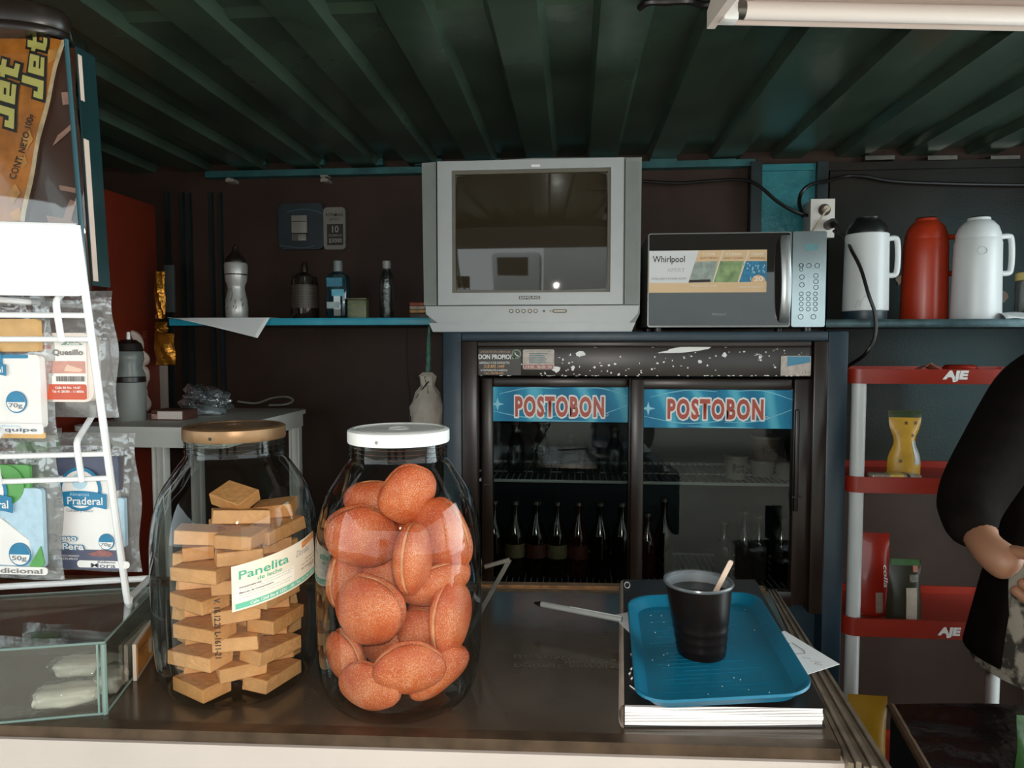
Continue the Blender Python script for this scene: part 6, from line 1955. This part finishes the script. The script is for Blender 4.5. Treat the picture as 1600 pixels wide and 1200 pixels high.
# goods on the rack
q = F(1500, 575, YA + .10)
t = T('red_dish', 'shiny red round tin on the top shelf of the red rack', 'tin', (q.x, YA + .10, zaf))
part('tin_body', MB().lathe([(0, .0005), (.036, .0005), (.038, .004), (.038, .016), (.036, .018), (.034, .022), (.030, .024), (0, .024)], (q.x, YA + .10, zaf), 40), M('tin_red', (158, 40, 24), .15, coat=.6, noise=None), t)
part('rim', MB().lathe([(.0385, .015), (.0392, .0165), (.0385, .018)], (q.x, YA + .10, zaf), 40, (False, False)), m_ar, t)
x0, x1, z0, z1 = RF(1405, 1472, 566, 580, YA + .06)
def cr(u, v): return Vector((x0 + (x1 - x0) * u, YA + .05 + .05 * v, zaf + .003 + .024 * max(0, 1 - abs(u - .70) * 3) * (1 - .4 * v) + .004 * u))
o = solo('wrapper', MB().grid(cr, 18, 7), M('wrap_pink', (196, 130, 112), .4, noise=(30, .15)), 'crumpled pinkish wrapper on the top shelf of the red rack', 'wrapper')
o.modifiers.new('thickness', 'SOLIDIFY').thickness = .0006
def pouch(name, x0, x1, z0, z1, Y, body, lab, cat, puff=.018, waist=None, n=(14, 20), tilt=0):
    c = Vector(((x0 + x1) / 2, Y, z0))
    tt = T(name, lab, cat, c)
    def f(u, v, s):
        w_ = waist(v) if waist else 1
        b = (math.sin(PI * u) ** .6) * (1 - v ** 3) * puff * (.85 + .15 * math.sin(6 * v + 4 * u))
        return Vector((c.x + (u - .5) * (x1 - x0) * w_ + tilt * v, Y + s * (b + .0005) + .002 * math.sin(8 * v + 3 * u), z0 + (z1 - z0) * v))
    m = MB().grid(lambda u, v: f(u, v, -1), *n).grid(lambda u, v: f(u, v, 1), *n)
    k = n[0]
    m.add([f(i / (k - 1), 0, -1) for i in range(k)] + [f(i / (k - 1), 0, 1) for i in range(k)], [[i, i + 1, k + i + 1, k + i] for i in range(k - 1)])
    return tt, part('pouch', m, body, tt), f
def pband(tt, name, f, u0, u1, v0, v1, mat, off=.0008, label=None):
    m = MB().grid(lambda u, v: f(u0 + (u1 - u0) * u, v0 + (v1 - v0) * v, -1) - Vector((0, off, 0)), 10, 8)
    return part(name, m, mat, tt, label)
x0, x1, z0, z1 = RF(1391, 1441, 642, 738, YA + .07)
tt, _, f = pouch('snack_bag', x0, x1, zbf + .0006, z1, YA + .08, M('bag_yellow', (196, 150, 50), .35, noise=(24, .2), bump=(16, .4)), 'crumpled yellow bag with a green top on the middle shelf of the red rack', 'snack bag', .022, lambda v: 1 - .34 * math.exp(-((v - .55) / .16) ** 2) + .05 * (1 - v))
pband(tt, 'green_top', f, 0, 1, .90, 1.0, M('bag_darkgreen', (56, 70, 40), .4, noise=(40, .2)))
pband(tt, 'clear_window', f, .74, .97, .22, .56, M('bag_window', (170, 172, 164), .3, noise=(60, .2)))
for u, v in ((.45, .80), (.75, .80), (.70, .62), (.25, .25)):
    pband(tt, 'printed_spot', f, u, u + .09, v, v + .045, M('spot_brown', (92, 70, 34), .5, noise=None))
x0, x1, z0, z1 = RF(1358, 1436, 738, 751, YA + .03)
tt = T('snack_bar', 'flat snack bar in clear wrapper lying on the middle shelf of the red rack', 'snack bar', ((x0 + x1) / 2, YA + .03, zbf))
part('wrapper', MB().box(x0, x1, YA + .012, YA + .05, zbf + .0005, zbf + .022, .006), M('bar_silver', (170, 158, 142), .3, .3, noise=(50, .35)), tt)
a, b = F(1384, 745, YA + .03).x, F(1410, 745, YA + .03).x
part('label', MB().box(a, b, YA + .0112, YA + .051, zbf + .001, zbf + .0226, .006), M('bar_yellow', (214, 184, 96), .4, noise=(60, .1)), tt)
a2 = F(1420, 745, YA + .03).x
part('label', MB().box(b, a2, YA + .0114, YA + .051, zbf + .001, zbf + .0224, .006), m_ink, tt)
x0, x1, z0, z1 = RF(1322, 1334, 716, 742, YA + .12)
x0, x1, z0, z1 = RF(1322, 1392, 832, 978, YA + .10)
tt, _, f = pouch('coffee_bag', x0, x1, zcf + .0006, z1, YA + .10, M('bag_crimson', (150, 34, 18), .3, noise=(14, .15), coat=.3), 'red coffee bag on the lowest visible shelf of the red rack', 'coffee bag', .03, lambda v: 1.02 - .16 * v)
pband(tt, 'side_panel', f, .58, .76, .03, .28, M('bag_window2', (150, 132, 118), .4, noise=(60, .2)))
ux_ = Vector((x0 + (x1 - x0) * .86, 0, 0)).x
def wpc(p): 
    v = .48 + p.x / (z1 - zcf) * -1; u = .84 + p.y / (x1 - x0)
    return f(u, min(1, max(0, v)), -1) - Vector((0, .0012, 0))
text('colla', m_whiteink, tt, None, .055, .012, warp=wpc, bold=.02, shear=.25, name='logo')
x0, x1, z0, z1 = RF(1386, 1442, 874, 976, YA + .05)
tt, _, f = pouch('sweets_bag', x0, x1, zcf + .0006, z1, YA + .055, M('bag_olive', (52, 48, 34), .35, noise=(20, .2)), 'bag of white sweets with green top on the lowest shelf of the red rack', 'snack bag', .02, lambda v: 1.0 - .14 * v)
pband(tt, 'green_top', f, .05, .95, .90, 1.0, M('bag_midgreen', (70, 106, 60), .4, noise=(40, .2)))
pband(tt, 'white_contents', f, .48, .82, .03, .55, M('sweets_white', (184, 170, 154), .5, noise=(50, .1)))
pband(tt, 'barcode', f, .60, .88, .64, .76, M('barcode_grey', (120, 116, 106), .5, noise=(200, .4)))
pband(tt, 'red_badge', f, .72, .88, .80, .90, M('badge_pink', (190, 120, 100), .5, noise=None))
x0, x1, z0, z1 = RF(1441, 1454, 1010, 1036, YA + .15)
x0, x1, z0, z1 = RF(1356, 1397, 1100, 1190, 1.62)
tt, _, f = pouch('corn_bag', x0 - .03, x1, zd1 + .0, z1, YA - .06 if False else 1.66, M('bag_corn', (176, 132, 26), .4, noise=(16, .15)), 'yellow bag at the foot of the red rack beside the counter', 'snack bag', .03)
bpy.data.objects['corn_bag'].location.z += 0
pband(tt, 'printed_badge', f, .72, .95, .18, .36, M('spot_brown2', (110, 60, 26), .5, noise=None))

# ------------------------------------------------------------------ black bench with black cloth at the lower right

t = T('storage_crate', 'black plastic covered crate standing at the lower right', 'crate', (.95, 1.22, 0))
m = MB()
ry0, ry1 = .95, 1.50
za_ = .705
xl0 = G(1460, 1200, za_); xl1 = G(1392, 1103, za_)
P4 = [(xl0.x - .02, xl0.y - .05), (1.33, xl0.y - .05), (1.33, xl1.y + .05), (xl1.x + .0, xl1.y)]
m.prism(P4, 'z', 0.0, za_ - .004)
part('crate_body', m, m_black, t)
def clo(u, v):
    a = Vector((P4[0][0] * (1 - u) + P4[1][0] * u, P4[0][1], 0)); b = Vector((P4[3][0] * (1 - u) + P4[2][0] * u, P4[3][1] * (1 - u) + P4[2][1] * u, 0))
    q = a.lerp(b, v); return Vector((q.x, q.y, za_ + .004 + .006 * math.sin(9 * u + 6 * v) * math.sin(7 * v + 2)))
o = part('plastic_cover', MB().grid(clo, 26, 22), M('black_film', (18, 14, 12), .22, noise=None, bump=(20, .5)), t)
m = MB().tube([Vector((P4[0][0], P4[0][1], za_ - .002)), Vector((P4[3][0], P4[3][1], za_ - .002))], .008, 8)
part('crate_edge', m, M('crate_brown', (84, 62, 44), .5, noise=(40, .3)), t)
tt, _, f = pouch('green_bag', F(1588, 1160, 1.05).x, F(1650, 1160, 1.05).x, za_ + .012, F(1590, 1118, 1.05).z, 1.05, M('bag_leafgreen', (52, 84, 46), .35, noise=(30, .3), bump=(30, .4)), 'green bag on the black crate at the right edge', 'snack bag', .025)
pband(tt, 'blue_corner', f, 0.0, .5, .02, .2, M('bag_sky', (110, 180, 190), .35, noise=None))

# ------------------------------------------------------------------ fluorescent lamp
Yl = .955
t = T('fluorescent_lamp', 'white fluorescent strip lamp under the corrugated ceiling', 'lamp', F(1400, 20, Yl))
m_lw2 = M('lamp_white', (224, 208, 198), .4, noise=(14, .04))
xL, xR_ = F(1105, 45, Yl + .14).x, 1.38
zb_ = F(1105, 43, Yl + .14).z
zt2 = 1.93
# reflector pan: profile in y-z
m = MB()
pan = [(Yl - .002, zb_), (Yl - .004, zb_ + .004), (Yl + .01, zb_ + .03), (Yl + .03, zb_ + .040), (Yl + .10, zb_ + .040), (Yl + .135, zb_ + .02), (Yl + .137, zb_ + .004), (Yl + .140, zb_ + .004), (Yl + .140, zb_ + .022), (Yl + .10, zb_ + .045), (Yl + .03, zb_ + .045), (Yl + .005, zb_ + .034), (Yl - .008, zb_ + .006), (Yl - .008, zb_)]
hz_ = min(zt2, zb_ + .12)
part('reflector', MB().prism(pan, 'x', xL + .012, xR_ - .012), m_lw2, t)
part('housing', MB().box(xL + .05, xR_ - .05, Yl + .035, Yl + .095, zb_ + .0452, zt2 - .0005, .004), m_lw2, t)
m = MB().prism([(Yl - .010, zb_ - .001), (Yl + .142, zb_ - .001), (Yl + .142, zb_ + .024), (Yl + .10, zb_ + .048), (Yl + .03, zb_ + .048), (Yl - .010, zb_ + .010)], 'x', xL, xL + .012)
part('end_cap', m, m_lw2, t)
m = MB().prism([(Yl - .010, zb_ - .001), (Yl + .142, zb_ - .001), (Yl + .142, zb_ + .024), (Yl + .10, zb_ + .048), (Yl + .03, zb_ + .048), (Yl - .010, zb_ + .010)], 'x', xR_ - .012, xR_)
part('end_cap', m, m_lw2, t)
m_tube = M('tube_glass', (238, 226, 218), .25, noise=None)
for yy in (Yl + .035, Yl + .112):
    zz = zb_ + .013
    tb = part('tube', MB().cyl((xL + .045, yy, zz), (xR_ - .045, yy, zz), .013, 24), m_tube, t)
    part('tube_end', MB().cyl((xL + .032, yy, zz), (xL + .0452, yy, zz), .0125, 24), m_steel, tb)
    part('tube_end', MB().cyl((xR_ - .0452, yy, zz), (xR_ - .032, yy, zz), .0125, 24), m_steel, tb)
    for xa_, xb_ in ((xL + .0122, xL + .034), (xR_ - .034, xR_ - .0122)):
        part('lamp_holder', MB().box(xa_, xb_, yy - .011, yy + .011, zz - .018, zz + .020, .003), m_white, t)
lp = F(1105, 43, Yl + .14); lq = G(1600, 53, zb_)
def re_root(t, newloc):
    d = t.location - newloc
    t.location = newloc
    for ch in t.children:
        for v in ch.data.vertices: v.co += d
        for g in ch.children:
            for v in g.data.vertices: v.co += d
re_root(t, Vector((xL, Yl + .14, zb_)))
t.rotation_euler = (0, 0, math.atan2(lq.y - (Yl + .14), lq.x - xL))
# black cord end hanging under the ceiling
cable([(1000, 12, 1.22), (1012, 4, 1.2), (1040, 3, 1.2), (1080, 2, 1.2), (1110, 8, 1.18), (1150, -18, 1.18)], .006, 'black lamp cord along the ceiling left of the fluorescent lamp')

# ------------------------------------------------------------------ person at the right edge
def skin_mesh(name, nodes, edges, mat, parent=None, lvl=2, label=None):
    me = bpy.data.meshes.new(name)
    r0 = parent_root = root_of(parent) if parent else None
    me.from_pydata([Vector(n[0]) for n in nodes], edges, [])
    o = bpy.data.objects.new(name, me); COL.objects.link(o)
    me.materials.append(mat)
    md = o.modifiers.new('skin', 'SKIN'); md.use_smooth_shade = True
    for i, n in enumerate(nodes):
        r = n[1]
        me.skin_vertices[0].data[i].radius = (r, r) if not isinstance(r, tuple) else r
    me.skin_vertices[0].data[0].use_root = True
    sd = o.modifiers.new('smooth', 'SUBSURF'); sd.levels = lvl; sd.render_levels = lvl
    if parent: o.parent = parent
    return o
PX, PY = 1.06, 1.46                         # hips
m_skin = M('person_skin', (150, 104, 78), .5, noise=(10, .08), sub=.1)
ws = F(1536, 852, 1.21); kn = F(1590, 894, 1.17)
el = F(1518, 795, 1.31)
hd = (kn - ws).normalized()
nodes = [((PX, PY, .90), .13), ((PX, PY, 1.05), .115), ((PX, PY - .01, 1.20), .125), ((PX, PY, 1.31), .085), ((PX, PY - .01, 1.38), .045), ((PX, PY - .02, 1.44), .05),
         ((PX - .14, PY - .01, 1.29), .05), ((PX - .185, PY - .03, 1.24), .046), (tuple(el), .038), (tuple(ws), .027), (tuple(ws + hd * .03), .033),
         ((PX + .14, PY - .01, 1.29), .05), ((PX + .20, PY - .02, 1.22), .046), ((PX + .20, PY - .06, 1.02), .038), ((PX + .12, PY - .22, .98), .027), ((PX + .08, PY - .25, .97), .032),
         ((PX - .08, PY, .82), .085), ((PX - .085, PY, .47), .055), ((PX - .085, PY + .01, .10), .036), ((PX - .09, PY - .10, .04), .034),
         ((PX + .08, PY, .82), .085), ((PX + .085, PY, .47), .055), ((PX + .085, PY + .01, .10), .036), ((PX + .09, PY - .10, .04), .034)]
edges = [(0, 1), (1, 2), (2, 3), (3, 4), (4, 5), (3, 6), (6, 7), (7, 8), (8, 9), (9, 10), (3, 11), (11, 12), (12, 13), (13, 14), (14, 15), (0, 16), (16, 17), (17, 18), (18, 19), (0, 20), (20, 21), (21, 22), (22, 23)]
# right hand: palm plus five fingers reaching towards the right of the picture
up_ = Vector((0, 0, 1)); sdv = hd.cross(up_).normalized(); nv = sdv.cross(hd).normalized()
pal = ws + hd * .062
nodes.append((tuple(pal), .030)); edges.append((10, len(nodes) - 1)); ip = len(nodes) - 1
body = skin_mesh('person', nodes, edges, m_skin)
body['label'] = 'person in a black cardigan over a spotted dress, forearm reaching across, at the right edge'; body['category'] = 'person'
fr_ = []
for i, (off_, L) in enumerate(((-.5, .062), (-.17, .070), (.17, .066), (.5, .052))):
    b0 = pal + nv * (off_ * .052) * -1 + hd * .004
    c1_ = b0 + hd * (.024 + L * .35) + sdv * .002; c2_ = c1_ + hd * L * .32 + sdv * .012 - up_ * .004; c3_ = c2_ + hd * L * .18 + sdv * .016 - up_ * .006
    fn_ = skin_mesh('finger', [(tuple(b0), .0095), (tuple(c1_), .0088), (tuple(c2_), .0078), (tuple(c3_), .0062)], [(0, 1), (1, 2), (2, 3)], m_skin, body)
tb0 = ws + hd * .030 + nv * .018
skin_mesh('thumb', [(tuple(tb0), .012), (tuple(tb0 + hd * .026 + nv * .020 + sdv * .006), .0105), (tuple(tb0 + hd * .050 + nv * .024 + sdv * .012), .0092), (tuple(tb0 + hd * .066 + nv * .020 + sdv * .014), .0070)], [(0, 1), (1, 2), (2, 3)], m_skin, body)
pl2 = Vector((PX + .08, PY - .25, .97))
for i in range(4):
    b0 = pl2 + Vector((-.02, -.015, .024 - .016 * i)); 
    skin_mesh('finger', [(tuple(b0), .009), (tuple(b0 + Vector((-.03, -.02, 0))), .0085), (tuple(b0 + Vector((-.055, -.022, -.008))), .007), (tuple(b0 + Vector((-.068, -.015, -.014))), .006)], [(0, 1), (1, 2), (2, 3)], m_skin, body)
skin_mesh('thumb', [(tuple(pl2 + Vector((.0, -.01, .026))), .011), (tuple(pl2 + Vector((-.02, -.02, .046))), .010), (tuple(pl2 + Vector((-.04, -.025, .056))), .008)], [(0, 1), (1, 2)], m_skin, body)
# head with face (outside the picture, built for completeness)
hc_ = Vector((PX, PY - .03, 1.54))
def hf(n):
    k = 1.0
    if n.y < 0: k += .10 * math.exp(-((n.x / .16) ** 2 + ((n.z + .08) / .16) ** 2)) - .05 * math.exp(-(((abs(n.x) - .36) / .14) ** 2 + ((n.z - .08) / .12) ** 2))
    return k * (1 - .12 * max(0, -n.z) ** 2)
part('head', MB().ell(hc_, (.075, .095, .115), hf, 36, 28), m_skin, body)
m = MB()
for s_ in (-1, 1): m.ell(hc_ + Vector((s_ * .075, .005, -.005)), (.010, .018, .030), None, 14, 10)
part('ear', m, m_skin, body)
for s_ in (-1, 1): part('eye', MB().ell(hc_ + Vector((s_ * .029, -.080, .010)), (.012, .010, .009), None, 16, 10), m_white, body)
for s_ in (-1, 1): part('iris', MB().ell(hc_ + Vector((s_ * .029, -.0885, .010)), (.0055, .003, .0055), None, 12, 8), m_ink, body)
part('mouth', MB().ell(hc_ + Vector((0, -.088, -.052)), (.024, .008, .006), None, 16, 8), M('lips', (140, 70, 60), .4, noise=None), body)
m = MB().ell(hc_ + Vector((0, .012, .020)), (.086, .102, .112), lambda n: 1.0 if not (n.y < -.35 and n.z < .45) else .72, 32, 22)
m.ell(hc_ + Vector((0, .075, -.10)), (.075, .05, .12), None, 20, 14)
part('hair', m, M('hair_black', (26, 20, 17), .5, noise=(60, .3)), body)
# dress and cardigan
m_dress = bpy.data.materials.new('spotted_cloth'); m_dress.use_nodes = True
n_, l_ = m_dress.node_tree.nodes, m_dress.node_tree.links
b_ = n_['Principled BSDF']; b_.inputs['Roughness'].default_value = .85
tc_ = n_.new('ShaderNodeTexCoord'); v_ = n_.new('ShaderNodeTexNoise'); v_.inputs['Scale'].default_value = 26; v_.inputs['Detail'].default_value = 3
r_ = n_.new('ShaderNodeValToRGB'); e = r_.color_ramp.elements
e[0].position = .40; e[0].color = rgb((66, 60, 52)); e[1].position = .50; e[1].color = rgb((176, 164, 148))
l_.new(tc_.outputs['Object'], v_.inputs['Vector']); l_.new(v_.outputs['Fac'], r_.inputs['Fac']); l_.new(r_.outputs['Color'], b_.inputs['Base Color'])
part('dress', MB().lathe([(.240, .715), (.234, .80), (.215, .95), (.180, 1.06), (.165, 1.20), (.13, 1.30), (.09, 1.345)], (PX, PY, 0), 48, (False, False), sx=1.0, sy=.86), m_dress, body, 'spotted white and grey dress')
m_card_ = M('cardigan_black', (19, 14, 11), .9, spec=.08, noise=(30, .2), bump=(30, .3))
cn = [((PX - .06, PY + .03, 1.33), .06), ((PX - .145, PY, 1.285), .082), ((PX - .20, PY - .03, 1.23), .075), (tuple(el + Vector((-.01, 0, .01))), .058), (tuple(ws - hd * .018), .036)]
skin_mesh('sleeve', cn, [(0, 1), (1, 2), (2, 3), (3, 4)], m_card_, body)
cn = [((PX + .06, PY + .03, 1.33), .06), ((PX + .145, PY, 1.285), .075), ((PX + .21, PY - .02, 1.21), .066), ((PX + .205, PY - .06, 1.02), .054), ((PX + .13, PY - .20, .985), .040)]
skin_mesh('sleeve', cn, [(0, 1), (1, 2), (2, 3), (3, 4)], m_card_, body)
# open cardigan body: an arc around the back and sides
def card(u, v):
    a = RAD(-161 - 5 * (1 - v)) - u * RAD(360 - 90)
    z = .735 + (1.335 - .735) * v
    r = .245 - .055 * v - .02 * math.sin(PI * v) + .008 * math.sin(10 * u + 3 * v)
    if v > .85: r *= 1 - (v - .85) * 2.2
    return Vector((PX + r * math.cos(a), PY + .86 * r * math.sin(a), z))
o = part('cardigan', MB().grid(card, 40, 22), m_card_, body)
o.modifiers.new('thickness', 'SOLIDIFY').thickness = .008

# ------------------------------------------------------------------ yard outside, seen only as reflections
t = T('parked_truck', 'white truck parked in the yard outside the hatch', 'truck', (1.5, -7.5, -.3))
m_tk = M('truck_white', (222, 226, 228), .4, noise=(3, .04))
part('cargo_box', MB().box(-.2, 4.2, -8.6, -6.6, .5, 2.9, .03), m_tk, t)
part('cab', MB().box(-1.9, -.3, -8.5, -6.7, .3, 2.2, .15), m_tk, t)
part('windscreen', MB().box(-1.7, -.7, -6.705, -6.69, 1.3, 2.0, .0), m_black, t)
for xx in (-1.3, .7, 3.2):
    part('wheel', MB().cyl((xx, -6.6, .15), (xx, -6.9, .15), .45, 28), m_black, t)
